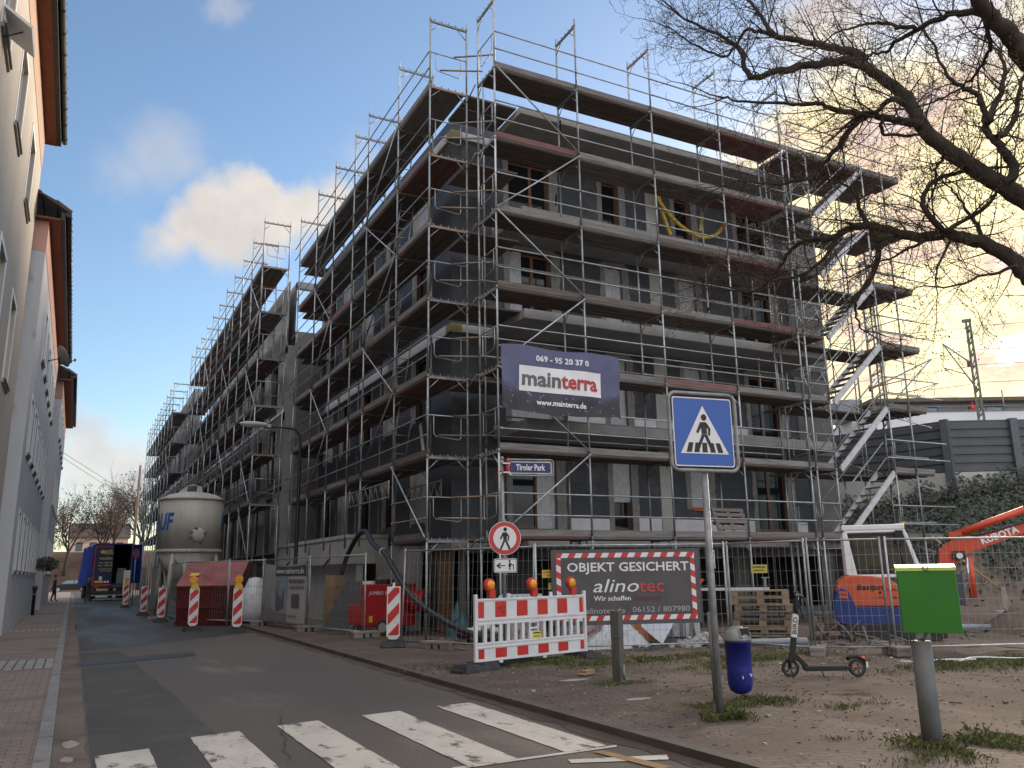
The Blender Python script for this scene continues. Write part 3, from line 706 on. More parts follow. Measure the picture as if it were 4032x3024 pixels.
for k in range(0, 7):   # decks turning the corner and the tubes that tie both runs together
    MB().box(-.05, 1.45, 1.56, 2.15, z0+2*k-.03, z0+2*k+.02).box(-.05, 1.45, 2.19, 2.95, z0+2*k-.03, z0+2*k+.02).build('corner_deck', WOODS[1], cd_)
    MB().tube((-.50, 1.48, z0+2*k+1.0), (.45, .92, z0+2*k+1.02), .024, 6).tube((-.9, 1.50, z0+2*k+.5), (.15, 1.02, z0+2*k+.48), .024, 6).tube((-.10, 1.53, z0+2*k-.25), (-.10, .95, z0+2*k-.02), .02, 6).build('tie_tube', STEELD if k % 2 else RUST, cd_)
    MB().tube((.25, 1.2, z0+2*(k-1)+(.3 if k else 1.9)), (.25, 1.2, z0+2*k+.2), .024, 6).build('tie_standard', STEEL, cd_)
# stair tower at the right end
tw = thing('stair_tower', 'scaffold stair tower with white stair stringers at the right end of the building', 'scaffold', (18.75, 17.19, 0), 0, 'scaffold sections round the unfinished building')
PT = [.0, .78, 3.33, 4.30]; z0 = 2.323
for i, x in enumerate(PT):
    for k in range(0, 7):
        inst('frame', frame_mesh(1.0, 2.0 if k else 2.303, k % 3 == 0), tw, (x, 0, z0+2*(k-1) if k else .02))
STW = M('white_stringer', (.42, .42, .44), (.52, .52, .54), c3=(.30, .16, .09), s3=3, t3=.60, rough=.45)
for k in range(0, 7):
    z = z0+2*k
    inst('deck', deck_mesh(.78, 1.0, 1), tw, (0, 0, z+.02)); inst('deck', deck_mesh(1.9, 1.0, 1), tw, (3.33, 0, z+.02)); inst('toe_board', toe_mesh(1.9, 0), tw, (3.33, 0, z+.02))
    MB().box(.0, 5.0, .9, 1.9, z-.05, z).build('landing', WOODS[1], tw)
    inst('guardrail', rail_mesh(.78), tw, (0, 0, z)); inst('guardrail', rail_mesh(1.55), tw, (3.33, 0, z)); inst('end_guard', C.objects['end_guard'].data, tw, (.0, 0, z)); inst('end_guard', C.objects['end_guard'].data, tw, (4.30, 0, z))
    if k < 6:
        a = Vector((1.0, 0, z)); c = Vector((3.30, 0, z+2.0))
        MB().beam(a+Vector((0, .02, 0)), c+Vector((0, .02, 0)), .05, .17).build('stringer', STW, tw); MB().beam(a+Vector((0, .66, 0)), c+Vector((0, .66, 0)), .05, .14).build('stringer', STW, tw)
        st = MB()
        for q in range(1, 9): p = a.lerp(c, q/9); st.box(p.x-.11, p.x+.11, .05, .64, p.z-.015, p.z+.01)
        st.build('treads', STEELD, tw)
        hr = MB()
        for yy in (.0, .68): hr.tube((.55, yy, z+.9), (2.9, yy, z+2.9), .019, 6); hr.tube((.75, yy, z+.5), (3.0, yy, z+2.45), .017, 6); hr.tube((.55, yy, z+.9), (1.0, yy, z+.05), .015, 5); hr.tube((2.0, yy, z+1.0), (1.75, yy, z+1.85), .012, 5)
        hr.build('handrail', STEEL, tw)
inst('deck', deck_mesh(2.55, 1.0, 1), tw, (.78, 0, z0+12.02)); inst('toe_board', toe_mesh(2.55, 0), tw, (.78, 0, z0+12.02)); inst('guardrail', rail_mesh(2.55), tw, (.78, 0, z0+12))
for k in range(0, 7): inst('toe_board', toe_mesh(.97, 0), tw, (-.2, 0, z0+2*k+.02))
for x in PT: MB().tube((x, 1.95, 0), (x, 1.95, 14.8), .024, 6).build('rear_standard', STEEL, tw)
for k in (0, 1, 2, 3, 4, 5):
    MB().tube((3.0, -.05, z0+2*k+.45), (5.9, -.05, z0+2*k+.45), .02, 6).tube((3.0, -.05, z0+2*k+1.0), (5.8, -.05, z0+2*k+1.0), .02, 6).tube((5.2, -.05, z0+2*k-.5), (3.4, 1.9, z0+2*k+.5), .016, 5).build('tie_tube', STEEL, tw)
# ---------------------------------------------------------------- old houses on the left
PLB = M('beige_plaster', (.40, .35, .295), (.45, .40, .335), scale=.5, c3=(.46, .40, .31), s3=1.2, t3=.58, bump=.08, bscale=80, stretch=(1, 1, .5))
PLG = M('grey_plaster', (.46, .475, .50), (.52, .53, .555), scale=.6, c3=(.34, .345, .36), s3=1.5, t3=.58, bump=.08, bscale=80, stretch=(1, 1, .4))
PINK = M('pink_plaster', (.50, .28, .23), (.54, .31, .26), scale=1)
ORNG = M('orange_plaster', (.38, .25, .18), (.41, .27, .20), scale=1)
SOFF = M('rust_soffit', (.16, .055, .028), (.20, .075, .038), scale=3)
GUTT = M('dark_gutter', (.02, .022, .024), (.035, .038, .04), rough=.45, metal=.3, scale=4)
TILE = M('dark_roof_tile', (.06, .045, .04), (.10, .07, .06), scale=8, bump=.4, bscale=15)
WFR = M('white_window_frame', (.66, .66, .64), (.72, .72, .70), scale=3, rough=.45)
WGL = M('house_window_glass', (.10, .11, .12), rough=.05, spec=.9)
SILL = M('stone_sill', (.20, .19, .17), (.28, .26, .23), scale=6, c3=(.08, .075, .07), s3=8)
def house(label, x, y0, y1, zs, zr, wins, body, band, depth=11, front=True, reveal=.14):
    h = thing('row_house', label, 'house', (x, y0, 0), 0, 'plastered houses on the left of the street')
    L_ = y1-y0
    mp = lambda u, d, z: (-d, u, z)
    hs = [(a-y0, b-y0, c, d) for a, b, c, d in wins]
    mb = MB(); wall(mb, mp, 0, L_, -.2, zs-1.0, hs, reveal); mb.box(-depth, -.32, .3, L_, -.2, zs-1.0); mb.add([(0, 0, -.2), (-depth, 0, -.2), (-depth, 0, zs-1), (0, 0, zs-1)], [(0, 1, 2, 3)]); mb.add([(0, L_, -.2), (-depth, L_, -.2), (-depth, L_, zs-1), (0, L_, zs-1)], [(0, 1, 2, 3)])
    mb.build('wall', body, h)
    MB().box(-depth, .012, -.012, L_+.01, zs-1.0, zs).build('eaves_band', band, h)
    MB().box(-depth-.3, .34, -.28, L_+.28, zs, zs+.06).build('soffit', SOFF, h)
    MB().box(.34, .46, -.30, L_+.30, zs+.02, zs+.26).build('fascia', GUTT, h)
    gt = MB(); n = int(L_/2)
    gt.path([(.55, -.34, zs+.20), (.55, L_+.34, zs+.20)], .085, 10)
    for i in range(n*2+1): gt.path([(.55, i*L_/(2*n)-.02, zs+.20), (.55, i*L_/(2*n)+.02, zs+.20)], .095, 10)
    gt.build('gutter', GUTT, h)
    rf = MB(); nr = 14; pr = []
    for i in range(nr):
        t0, t1 = i/nr, (i+1)/nr; xx0 = .62-(depth*.5+.6)*t0; xx1 = .62-(depth*.5+.6)*t1
        rf.hexa([(xx1, -.36, zs+.26+(zr-zs)*t1), (xx0, -.36, zs+.24+(zr-zs)*t0), (xx1, L_+.36, zs+.26+(zr-zs)*t1), (xx0, L_+.36, zs+.24+(zr-zs)*t0),
                 (xx1, -.36, zs+.32+(zr-zs)*t1), (xx0, -.36, zs+.36+(zr-zs)*t0), (xx1, L_+.36, zs+.32+(zr-zs)*t1), (xx0, L_+.36, zs+.36+(zr-zs)*t0)])
    for i in range(int(L_/.6)): rf.path([(.62, i*.6-.3, zs+.31), (.15, i*.6-.3, zs+.31+(zr-zs)*.09)], .06, 6)
    rf.build('roof', TILE, h)
    for a, b, c, d in hs:
        f = MB(); e = .13
        for q in ((a-e, a, c-e, d+e), (b, b+e, c-e, d+e), (a, b, c-e, c), (a, b, d, d+e)): mbox(f, mp, q[0], q[1], -.018, .0, q[2], q[3])
        f2 = MB(); w = .06
        for q in ((a, a+w, c, d), (b-w, b, c, d), (a+w, b-w, c, c+w), (a+w, b-w, d-w, d), ((a+b)/2-.04, (a+b)/2+.04, c+w, d-w)): mbox(f2, mp, q[0], q[1], reveal-.05, reveal, q[2], q[3])
        wn_ = f2.build('window', WFR, h); f.build('surround', WFR, wn_)
        MB().add([mp(a, reveal-.02, c), mp(b, reveal-.02, c), mp(b, reveal-.02, d), mp(a, reveal-.02, d)], [(0, 1, 2, 3)]).build('pane', WGL, wn_)
        s_ = MB(); mbox(s_, mp, a-.06, b+.06, -.09, .06, c-.08, c-.03); mbox(s_, mp, a-.05, b+.05, -.05, -.0, c-.15, c-.08); s_.build('sill', SILL, wn_)
    return h
w1 = []
for yc in (16.7, 20.5, 24.8): w1.append((yc-.75, yc+.75, 11.45, 13.45))
for yc in (20.8, 24.8): w1.append((yc-.75, yc+.75, 6.55, 8.75))
w1 += [(16-.75, 16+.75, 6.55, 8.75)]
house('nearest house on the left, warm beige plaster under a rust brown eave', -2.02, -12, 28.45, 15.3, 19, w1, PLB, ORNG)
w2 = []
for z in (1.85, 5.5, 9.15):
    for yc in (30.9, 33.5, 36.1, 38.8, 41.4, 44.0, 46.6):
        w2.append((yc-.55, yc+.55, z, z+1.75))
house('second house on the left, pale grey plaster with a pink band below its eave', -1.65, 28.55, 48.6, 12.6, 16, [q for q in w2 if not (q[2] > 9 and q[0] < 32)], PLG, PINK)
w3 = []
for z in (1.85, 5.5, 9.15):
    for yc in (52.5, 55.1, 57.7, 60.3, 63, 66): w3.append((yc-.55, yc+.55, z, z+1.75))
house('third and farthest grey house on the left, just beyond the second', -1.35, 50.2, 66.4, 12.0, 15.5, w3, PLG, ORNG)
sw = thing('tilted_window', 'white window sash tilted out from the top left window of the beige house', 'window', (-2.0, 16.2, 12.0))
MB().hexa([(0, -.3, -.3), (0, .7, -.3), (.46, -.3, -.62), (.46, .7, -.62), (0, -.3, -.24), (0, .7, -.24), (.48, -.3, -.57), (.48, .7, -.57)]).build('sash_panel', WFR, sw)
MB().tube((0, 0, -.75), (.3, 0, -.55), .012).build('stay_arm', GUTT, sw)
ds = thing('satellite_dish', 'grey satellite dish on the wall of the pale grey house', 'dish', (-1.65, 37.8, 10.3))
MB().lathe([(.001, .0), (.25, .03), (.42, .11), (.46, .14), (.44, .145), (.25, .045), (.001, .012)], 20).xf(Matrix.Translation((.42, 0, .1)) @ Matrix.Rotation(R(75), 4, (0, 1, .6))).build('dish', M('dish_grey', (.20, .19, .175), (.25, .24, .22), scale=3), ds)
MB().tube((0, 0, -.1), (.42, 0, .05), .022).tube((.42, 0, -.2), (.95, -.1, .0), .012).box(.92, 1.0, -.14, -.06, -.04, .06).build('mast_arm', GUTT, ds)
bo = thing('bollard', 'dark slim bollard on the left pavement by the grey house', 'bollard', (-1.42, 43.2, 0))
MB().lathe([(.07, 0), (.07, 1.05), (.10, 1.06), (.10, 1.2), (.06, 1.25)], 12).build('post', GUTT, bo); MB().lathe([(.075, .85), (.075, .93)], 12).build('ring', STEELD, bo)
def leafball(mb, c, rad, n, s, rr, sc=(1, 1, 1)):
    for _ in range(n):
        v = Vector((rr.gauss(0, 1), rr.gauss(0, 1), rr.gauss(0, 1))).normalized()*rad*rr.random()**.4
        p = Vector(c)+Vector((v.x*sc[0], v.y*sc[1], v.z*sc[2])); a = Vector((rr.uniform(-1, 1), rr.uniform(-1, 1), rr.uniform(-1, 1))).normalized()*s; b = a.orthogonal().normalized()*s*.6
        mb.add([p-a, p+b, p+a, p-b], [(0, 1, 2, 3)])
LEAF = M('dark_leaf', (.035, .05, .022), (.06, .075, .03), scale=3, var=.1, rough=.6)
sh = thing('wall_shrub', 'small dark evergreen shrub growing out of the grey house wall', 'shrub', (-1.64, 48, 2.15)); mb = MB(); leafball(mb, (.45, 0, .1), .55, 700, .06, random.Random(4), (1, 1, .7)); mb.build('foliage', LEAF, sh); MB().path([(0, 0, -.1), (.2, 0, .0), (.45, 0, .05)], .03, 5).build('stem', WOODS[1], sh)

# ---------------------------------------------------------------- mobile fences
WIRE = M('fence_wire', (.30, .31, .32), rough=.5, metal=.5)
def fence_mesh(Lb, H=2.0):
    fr = MB(); r = .021
    for x in (0, Lb): fr.tube((x, 0, 0), (x, 0, H+.03), r, 7)
    for z in (.13, H-.02): fr.tube((0, 0, z), (Lb, 0, z), r*.85, 7)
    wr = MB(); n = int(Lb/.125)
    for i in range(1, n): x = Lb*i/n; wr.beam((x, 0, .13), (x, 0, H-.02), .0045, .0045)
    for k in range(1, 7): z = .13+(H-.15)*k/7; wr.beam((0, .004, z), (Lb, .004, z), .005, .005)
    return fr.mesh('panel_frame', STEEL), wr.mesh('wire_mesh', WIRE)
def fence(p0, p1, label, H=2.05, tags=(), lean=0):
    p0 = Vector((*p0, 0)); p1 = Vector((*p1, 0)); d = p1-p0; Lb = d.length; rz = math.atan2(d.y, d.x)
    t = thing('mobile_fence', label, 'fence', p0, rz, 'mobile mesh fence panels round the site')
    if lean: t.rotation_euler = (R(lean), 0, rz)
    a, b = fence_mesh(Lb, H); inst('panel_frame', a, t); inst('wire_mesh', b, t)
    for u, z, w, h, c in tags:
        tg = MB().box(u, u+w, -.016, -.010, z, z+h).build('notice_tag', c, t)
        text('BOHNM\u00dcLLER', h*.30, BLACK, tg, (u+w/2, -.016, z+h*.7), (1, 0, 0), (0, 0, 1), lift=.002, width=w*.8); text('Ger\u00fcstbau 06152', h*.2, BLACK, tg, (u+w/2, -.016, z+h*.33), (1, 0, 0), (0, 0, 1), lift=.002, width=w*.6)
    return t
TAGY = M('yellow_tag', (.62, .56, .16), (.68, .62, .2), scale=4); TAGO = M('orange_tag', (.62, .38, .04), rough=.5)
FA, FB, FC, FD = (7.98, 14.5), (11.62, 13.25), (12.0, 11.5), (13.1, 10.72)
fence(FA, FB, 'fence panel carrying the dark OBJEKT GESICHERT banner', tags=((.12, 1.42, .34, .15, TAGO), (.24, 1.2, .28, .12, TAGY)))
fence((11.68, 13.22), (12.05, 11.55), 'narrow-looking fence panel turned inward beside the stack of pallets', tags=((.55, 1.45, .36, .16, TAGY),))
fence((12.08, 11.5), (13.12, 10.74), 'short fence panel in front of the excavator cab')
fence((13.2, 10.68), (15.9, 9.52), 'fence panel behind the green box at the right edge', tags=((.12, 1.42, .42, .13, TAGY),))
fence((6.42, 17.75), (8.02, 14.75), 'fence panel leaning back beside the round no pedestrians sign', lean=-3)
fence((5.47, 27.9), (5.98, 24.3), 'fence panel covered by the grey printed sheet with a building picture')
fence((6.0, 24.2), (6.62, 21.0), 'fence panel in front of the dark leaning boards beside the red heater')
fence((4.62, 29.4), (5.44, 28.0), 'short fence panel between the red skip and the printed sheet')
fence((3.45, 31.6), (4.6, 29.45), 'fence panel in front of the red skip')
fence((3.35, 36.5), (3.43, 31.7), 'fence panel along the road beside the silo legs')
fence((3.3, 42.5), (3.34, 39.0), 'fence panel hung with grey sheeting, nearer of the two by the lorry')
fence((3.3, 49.5), (3.3, 46.0), 'fence panel hung with grey sheeting, the one closest to the lorry')
FOOT = M('cast_concrete_foot', (.20, .185, .165), (.27, .25, .225), scale=3, c3=(.13, .115, .10), s3=7, bump=.3)
def footmesh():
    mb = MB()
    for x0, x1 in ((-.36, -.12), (-.06, .06), (.12, .36)): mb.box(x0, x1, -.12, .12, 0, .14)
    mb.box(-.37, .37, -.13, .13, .10, .16)
    return mb.mesh('fence_foot', FOOT, bevel=.012)
fm = footmesh()
for i, (x, y, a, lb) in enumerate(((12.06, 11.42, 40, 'concrete fence foot below the twin posts right of the pallets'), (13.15, 10.66, 60, 'concrete fence foot under the posts left of the green box'), (6.9, 16.8, -60, 'concrete fence foot under the leaning fence panel'), (6.0, 24.2, 5, 'concrete fence foot between the printed sheet and the leaning boards'), (5.45, 27.95, 5, 'concrete fence foot at the left post of the printed sheet'), (6.62, 20.9, 10, 'concrete fence foot at the last post before the red heater'), (3.42, 31.65, 40, 'concrete fence foot left of the red skip'), (3.33, 39, 0, 'concrete fence foot beside the second striped beacon from the lorry'), (7.95, 14.6, 20, 'concrete fence foot hidden behind the red and white barrier'))):
    o = inst('concrete_block', fm, None, (x, y, 0 if x > 5 else RZ), R(a)); tag(o, lb, 'concrete block', 'concrete feet of the mobile fence')

# ---------------------------------------------------------------- printed banners
def stripes_frame(par, org, ux, uz, W_, H_, w, n):   # slanted red and white border
    ux = Vector(ux).normalized(); uz = Vector(uz).normalized(); nn = ux.cross(uz)
    for nm, mat_, off in (('red_border', REDR, 0), ('white_border', WHITEP, 1)):
        mb = MB()
        for (x0, x1, z0_, z1_, vert) in ((0, W_, H_-w, H_, 0), (0, W_, 0, w, 0), (0, w, w, H_-w, 1), (W_-w, W_, w, H_-w, 1)):
            ln = (z1_-z0_) if vert else (x1-x0); st = ln/(2*round(n*ln/W_)+1)
            k = off
            while k*st < ln+w:
                if vert: q = [(x0, z0_+k*st), (x1, z0_+k*st-w*.5), (x1, z0_+(k+1)*st-w*.5), (x0, z0_+(k+1)*st)]; q = clip(clip(q, 0, 1, z1_), 0, -1, -z0_)
                else: q = [(x0+k*st-w*.5, z0_), (x0+(k+1)*st-w*.5, z0_), (x0+(k+1)*st, z1_), (x0+k*st, z1_)]; q = clip(clip(q, 1, 0, x1), -1, 0, -x0)
                if len(q) > 2: mb.add([Vector(org)+ux*a+uz*b+nn*.004 for a, b in q], [tuple(range(len(q)))])
                k += 2
        mb.build_each('border_stripe', mat_, par)
CHAR = M('charcoal_banner', (.070, .066, .072), (.088, .083, .09), scale=2, rough=.5, c3=(.10, .08, .075), s3=2, t3=.64)
bn = thing('security_banner', 'charcoal banner with red and white border reading OBJEKT GESICHERT', 'banner', (8.28, 14.36, 0), math.atan2(FB[1]-FA[1], FB[0]-FA[0]))
bd = MB(); V = []
nx, nz = 24, 8
for j in range(nz+1):
    for i in range(nx+1): V.append((-.04+3.0*i/nx, -.05+.0*mnoise.noise((i*.3, j*.3, 1)), .52+1.43*j/nz))
bd.add(V, [(j*(nx+1)+i, j*(nx+1)+i+1, (j+1)*(nx+1)+i+1, (j+1)*(nx+1)+i) for j in range(nz) for i in range(nx)], smooth=True).build('sheet', CHAR, bn)
ux, uz = (1, 0, 0), (0, 0, 1)
stripes_frame(bn, (.06, -.05, .60), ux, uz, 2.80, 1.28, .09, 9.5)
B = lambda s_, sz, mt, u, v, **k: text(s_, sz, mt, bn, (0, -.05, 0), ux, uz, u, v, lift=.008, **k)
B('OBJEKT GESICHERT', .24, WHITEP, 1.5, 1.60, bold=.004, width=2.46)
B('alino', .36, WHITEP, 1.22, 1.24, bold=.001, width=.92, shear=.25); B('tec', .36, M('logo_red', (.50, .06, .045), rough=.5), 1.96, 1.235, bold=.003, width=.50)
B('Wir schaffen', .125, WHITEP, 1.16, 1.01, bold=.002, width=.74); B('Sicherheit', .125, M('dull_red_print', (.22, .03, .03), rough=.6), 1.86, 1.01, bold=.001, width=.55)
B('www.alinotec.de', .15, GREYP, .80, .78, width=1.2); B('06152 / 807980', .15, GREYP, 2.13, .79, width=1.16)
tb = MB()
for i in range(7): tb.tube((.1+i*.45, -.05, 1.93), (.1+i*.45, .0, 2.03), .006, 4)
tb.build('ties', BLACK, bn)

mtn = thing('company_banner', 'large violet blue banner with a white panel reading mainterra, tied to the scaffold', 'banner', (8.60, 17.09, 5.30))
def bannermat():
    m = bpy.data.materials.new('night_city_print'); m.use_nodes = True; t = m.node_tree; b = t.nodes['Principled BSDF']; b.inputs['Roughness'].default_value = .55
    c = nd('ShaderNodeTexCoord', t); s_ = nd('ShaderNodeSeparateXYZ', t); lk(c.outputs['Object'], s_.inputs[0], t)
    n = nd('ShaderNodeTexNoise', t); lk(c.outputs['Object'], n.inputs[0], t); n.inputs['Scale'].default_value = 2.2; n.inputs['Detail'].default_value = 5
    a = nd('ShaderNodeMath', t, operation='MULTIPLY_ADD'); lk(n.outputs[0], a.inputs[0], t); a.inputs[1].default_value = .7; lk(s_.outputs[2], a.inputs[2], t)
    rp = nd('ShaderNodeValToRGB', t); lk(a.outputs[0], rp.inputs[0], t); e = rp.color_ramp.elements
    e[0].position = .55; e[0].color = (.022, .02, .028, 1); e[1].position = 1.0; e[1].color = (.085, .088, .18, 1)
    k = e.new(.80); k.color = (.045, .04, .07, 1)
    v = nd('ShaderNodeTexVoronoi', t); lk(c.outputs['Object'], v.inputs[0], t); v.inputs['Scale'].default_value = 9
    w = nd('ShaderNodeMapRange', t); lk(v.outputs['Distance'], w.inputs[0], t); w.inputs[1].default_value = .22; w.inputs[2].default_value = .12
    z_ = nd('ShaderNodeMapRange', t); lk(s_.outputs[2], z_.inputs[0], t); z_.inputs[1].default_value = .85; z_.inputs[2].default_value = .45
    mu = nd('ShaderNodeMath', t, operation='MULTIPLY'); lk(w.outputs[0], mu.inputs[0], t); lk(z_.outputs[0], mu.inputs[1], t)
    mu2 = nd('ShaderNodeMath', t, operation='MULTIPLY'); lk(mu.outputs[0], mu2.inputs[0], t); mu2.inputs[1].default_value = .45
    x = nd('ShaderNodeMix', t, data_type='RGBA'); lk(mu2.outputs[0], x.inputs[0], t); lk(rp.outputs[0], x.inputs[6], t); x.inputs[7].default_value = (.55, .45, .42, 1)
    lk(x.outputs[2], b.inputs['Base Color'], t); return m
def wav(x, z): return .045*mnoise.noise((x*1.6, z*1.1, 2))+.02*mnoise.noise((x*4, z*3, 4))
V = []; nx, nz = 44, 22
for j in range(nz+1):
    for i in range(nx+1):
        x = 3.34*i/nx; z = 1.56*j/nz; zz = z+(.03*math.sin(x*3) if j == nz else 0)-.10*(1-j/nz)*math.sin(min(1, x/3.3)*math.pi)*.8-(.05 if i == nx and j < 4 else 0)
        V.append((x, wav(x, z), zz))
MB().add(V, [(j*(nx+1)+i, j*(nx+1)+i+1, (j+1)*(nx+1)+i+1, (j+1)*(nx+1)+i) for j in range(nz) for i in range(nx)], smooth=True).build('sheet', bannermat(), mtn)
def drape(me):
    for v in me.vertices: v.co.y += wav(v.co.x, v.co.z)
V = []; nx, nz = 30, 6
for j in range(nz+1):
    for i in range(nx+1): x = .46+2.33*i/nx; z = .46+.62*j/nz; V.append((x, wav(x, z)-.006, z))
MB().add(V, [(j*(nx+1)+i, j*(nx+1)+i+1, (j+1)*(nx+1)+i+1, (j+1)*(nx+1)+i) for j in range(nz) for i in range(nx)], smooth=True).build('white_panel', WHITEP, mtn)
Bm = lambda s_, sz, mt, u, v, **k: text(s_, sz, mt, mtn, (0, 0, 0), ux, uz, u, v, lift=.016, post=drape, **k)
Bm('069 - 95 20 37 0', .2, WHITEP, 1.67, 1.28, bold=.006, width=1.5)
Bm('main', .52, M('grey_logo', (.12, .115, .12), rough=.5), 1.08, .77, bold=.014, width=1.08); Bm('terra', .52, REDP, 2.16, .77, bold=.014, width=1.04)
Bm('www.mainterra.de', .19, WHITEP, 1.63, .20, bold=.005, width=1.42)
ties = MB()
for x, z in ((.02, 1.54), (.02, .1), (3.3, 1.5), (1.6, 1.52), (.02, .8)): ties.tube((x, 0, z), (x-.03, .1, z+.08), .006, 4)
ties.build('ties', BLACK, mtn)

fbn = thing('printed_sheet', 'faded grey sheet on the fence printed with www.mainterra.de and a building picture', 'banner', (5.47, 27.9, 0), math.atan2(24.3-27.9, 5.98-5.47))
FADE = M('faded_print', (.30, .305, .31), (.36, .36, .365), scale=2, rough=.6, c3=(.22, .23, .24), s3=2.2, t3=.60)
def wv2(x, z): return -.03+.03*mnoise.noise((x*1.4, z*1.2, 7))
def sheetpart(nm, mt, x0, x1, z0_, z1_, off, nx=14, nz=8, sag=0):
    V = []
    for j in range(nz+1):
        for i in range(nx+1):
            x = x0+(x1-x0)*i/nx; z = z0_+(z1_-z0_)*j/nz; V.append((x, wv2(x, z)-off, z-sag*math.sin(math.pi*i/nx)*(j/nz)))
    MB().add(V, [(j*(nx+1)+i, j*(nx+1)+i+1, (j+1)*(nx+1)+i+1, (j+1)*(nx+1)+i) for j in range(nz) for i in range(nx)], smooth=True).build(nm, mt, fbn)
sheetpart('sheet', FADE, .05, 3.58, .17, 1.92, 0, sag=.10)
sheetpart('dark_heading', CHAR, 1.05, 3.55, 1.52, 1.84, .004, sag=.05); sheetpart('pale_panel', M('pale_print', (.42, .42, .42), (.47, .47, .46), scale=3, rough=.6), 2.15, 3.56, .2, 1.5, .004)
sheetpart('sky_print', M('blue_print', (.22, .29, .37), (.30, .34, .38), scale=3, rough=.6), 1.0, 2.1, .85, 1.5, .004)
pv = lambda off: (lambda u, v, w: (u, wv2(u, v)-off-w, v))
bp_ = MB(); bp_.add([pv(.009)(u, v, 0) for u, v in ((.12, .75), (.7, .62), (1.15, .45), (1.15, 1.38), (.7, 1.12), (.12, .95))], [tuple(range(6))]); bp_.add([pv(.009)(u, v, 0) for u, v in ((1.2, .45), (1.85, .6), (1.85, 1.15), (1.2, 1.38))], [(0, 1, 2, 3)], 1); bp_.add([pv(.008)(u, v, 0) for u, v in ((.1, .2), (2.1, .2), (2.1, .42), (1.2, .44), (.1, .7))], [tuple(range(5))], 2)
for i in range(9):
    for j in range(5):
        u = .2+i*.105; s_ = .02+.03*i/9; b0 = .72-.03*i+(j+.3)*(.045+.013*i); bp_.add([pv(.013)(u, b0, 0), pv(.013)(u+s_, b0-.008, 0), pv(.013)(u+s_, b0+.02+.01*i/2, 0), pv(.013)(u, b0+.02+.01*i/2, 0)], [(0, 1, 2, 3)], 3)
bp_.build('building_print', [M('print_grey', (.36, .36, .36)), M('print_dark', (.13, .135, .15)), M('print_ground', (.2, .2, .2)), M('print_dark2', (.10, .105, .115))], fbn)
MB().add([pv(.013)(u, v, 0) for u, v in ((2.5, .62), (3.1, .62), (3.1, 1.0), (2.5, 1.0))], [(0, 1, 2, 3)]).build('window_print', MATS['print_dark2'], fbn)
Bf = lambda s_, sz, mt, u, v, **k: text(s_, sz, mt, fbn, (0, -.03, 0), ux, uz, u, v, lift=.028, **k)
Bf('www.mainterra.de', .24, WHITEP, 2.32, 1.66, width=2.2); Bf('PROVISIONSFREI', .17, BLACK, 2.88, 1.36, width=1.2); Bf('Tel.: 069 / 95 20 37 20', .13, BLACK, 2.88, 1.18, width=1.15); Bf('mainterra', .14, M('print_grey3', (.16, .15, .15)), 2.6, .38, width=.7)
for i, (x, y) in enumerate(((3.27, 42.4), (3.27, 49.4))):
    s_ = thing('sheeting', ('grey sheeting hung on the fence, nearer of two', 'grey sheeting hung on the fence closest to the lorry')[i], 'sheeting', (x, y, 0), R(-90), 'grey sheets on the far fence')
    wrinkle(lambda u, d, z: (u, d, z), .05, 3.4, .2, 1.95, -.03, 3+i, 12, .05).build('sheet', FADE, s_)
# ---------------------------------------------------------------- barrier, beacons, signs
ba = thing('road_barrier', 'red and white plastic road barrier with three amber warning lamps', 'barrier', (5.86, 12.75, 0), math.atan2(13.42-12.75, 8.42-5.86), None)
BW = 2.63
fr = MB()
fr.box(0, .055, -.025, .025, .05, 1.19).box(BW-.055, BW, -.025, .025, .05, 1.19)
for z0_, z1_ in ((.13, .165), (.335, .365), (.395, .425), (.70, .735), (.765, .80), (1.085, 1.12)): fr.box(.056, BW-.056, -.024, .024, z0_, z1_)
fr.box(.056, BW-.056, -.012, .012, .166, .334); fr.box(.056, BW-.056, -.012, .012, .801, 1.084); fr.box(.056, BW-.056, -.014, .014, .366, .394); fr.box(.056, BW-.056, -.014, .014, .736, .764)
for q in (.72, 1.72): fr.box(q, q+.06, -.02, .02, 1.121, 1.19); fr.box(q-.2, q-.12, -.02, .02, .09, .129)
n = 15; sp = (BW-.11)/n
for i in range(1, n):
    x = .055+sp*i
    if i == 7: fr.box(x-.03, x+sp+.03, -.022, .022, .426, .55); fr.box(x-.03, x+sp+.03, -.022, .022, .585, .615); fr.box(x-.03, x-.0, -.022, .022, .55, .7); fr.box(x+sp, x+sp+.03, -.022, .022, .55, .7); fr.box(x-.03, x+sp+.03, -.021, .021, .685, .699)
    elif i == 8: continue
    else: fr.box(x-.032, x+.032, -.022, .022, .426, .699)
fr.build('barrier_frame', WHITE, ba, bevel=.006)
rd = MB()
for i in range(6):
    x0, x1 = (.075, .20) if i == 0 else ((BW-.17, BW-.075) if i == 5 else (.44+(i-1)*.485, .69+(i-1)*.485))
    rd.box(x0, x1, -.0145, -.0125, .815, 1.07); rd.box(x0, x1, -.0145, -.0125, .175, .325)
rd.build_each('reflective_block', REDR, ba)
st = MB().box(1.27, 1.47, -.0245, -.0225, .43, .545).build('sticker', M('yellow_sticker', (.72, .66, .06), rough=.4), ba)
text('Schwarzheinz', .045, BLACK, st, (1.37, -.0245, .52), (1, 0, 0), (0, 0, 1), lift=.0015, width=.17, bold=.001); text('Absperrtechnik', .03, BLACK, st, (1.37, -.0245, .465), (1, 0, 0), (0, 0, 1), lift=.0015, width=.13)
gm_ = MB(); q0 = [(.50, .95), (.53, 1.0), (.56, .94), (.58, 1.0), (.60, .95), (.63, 1.0), (.65, .96)]
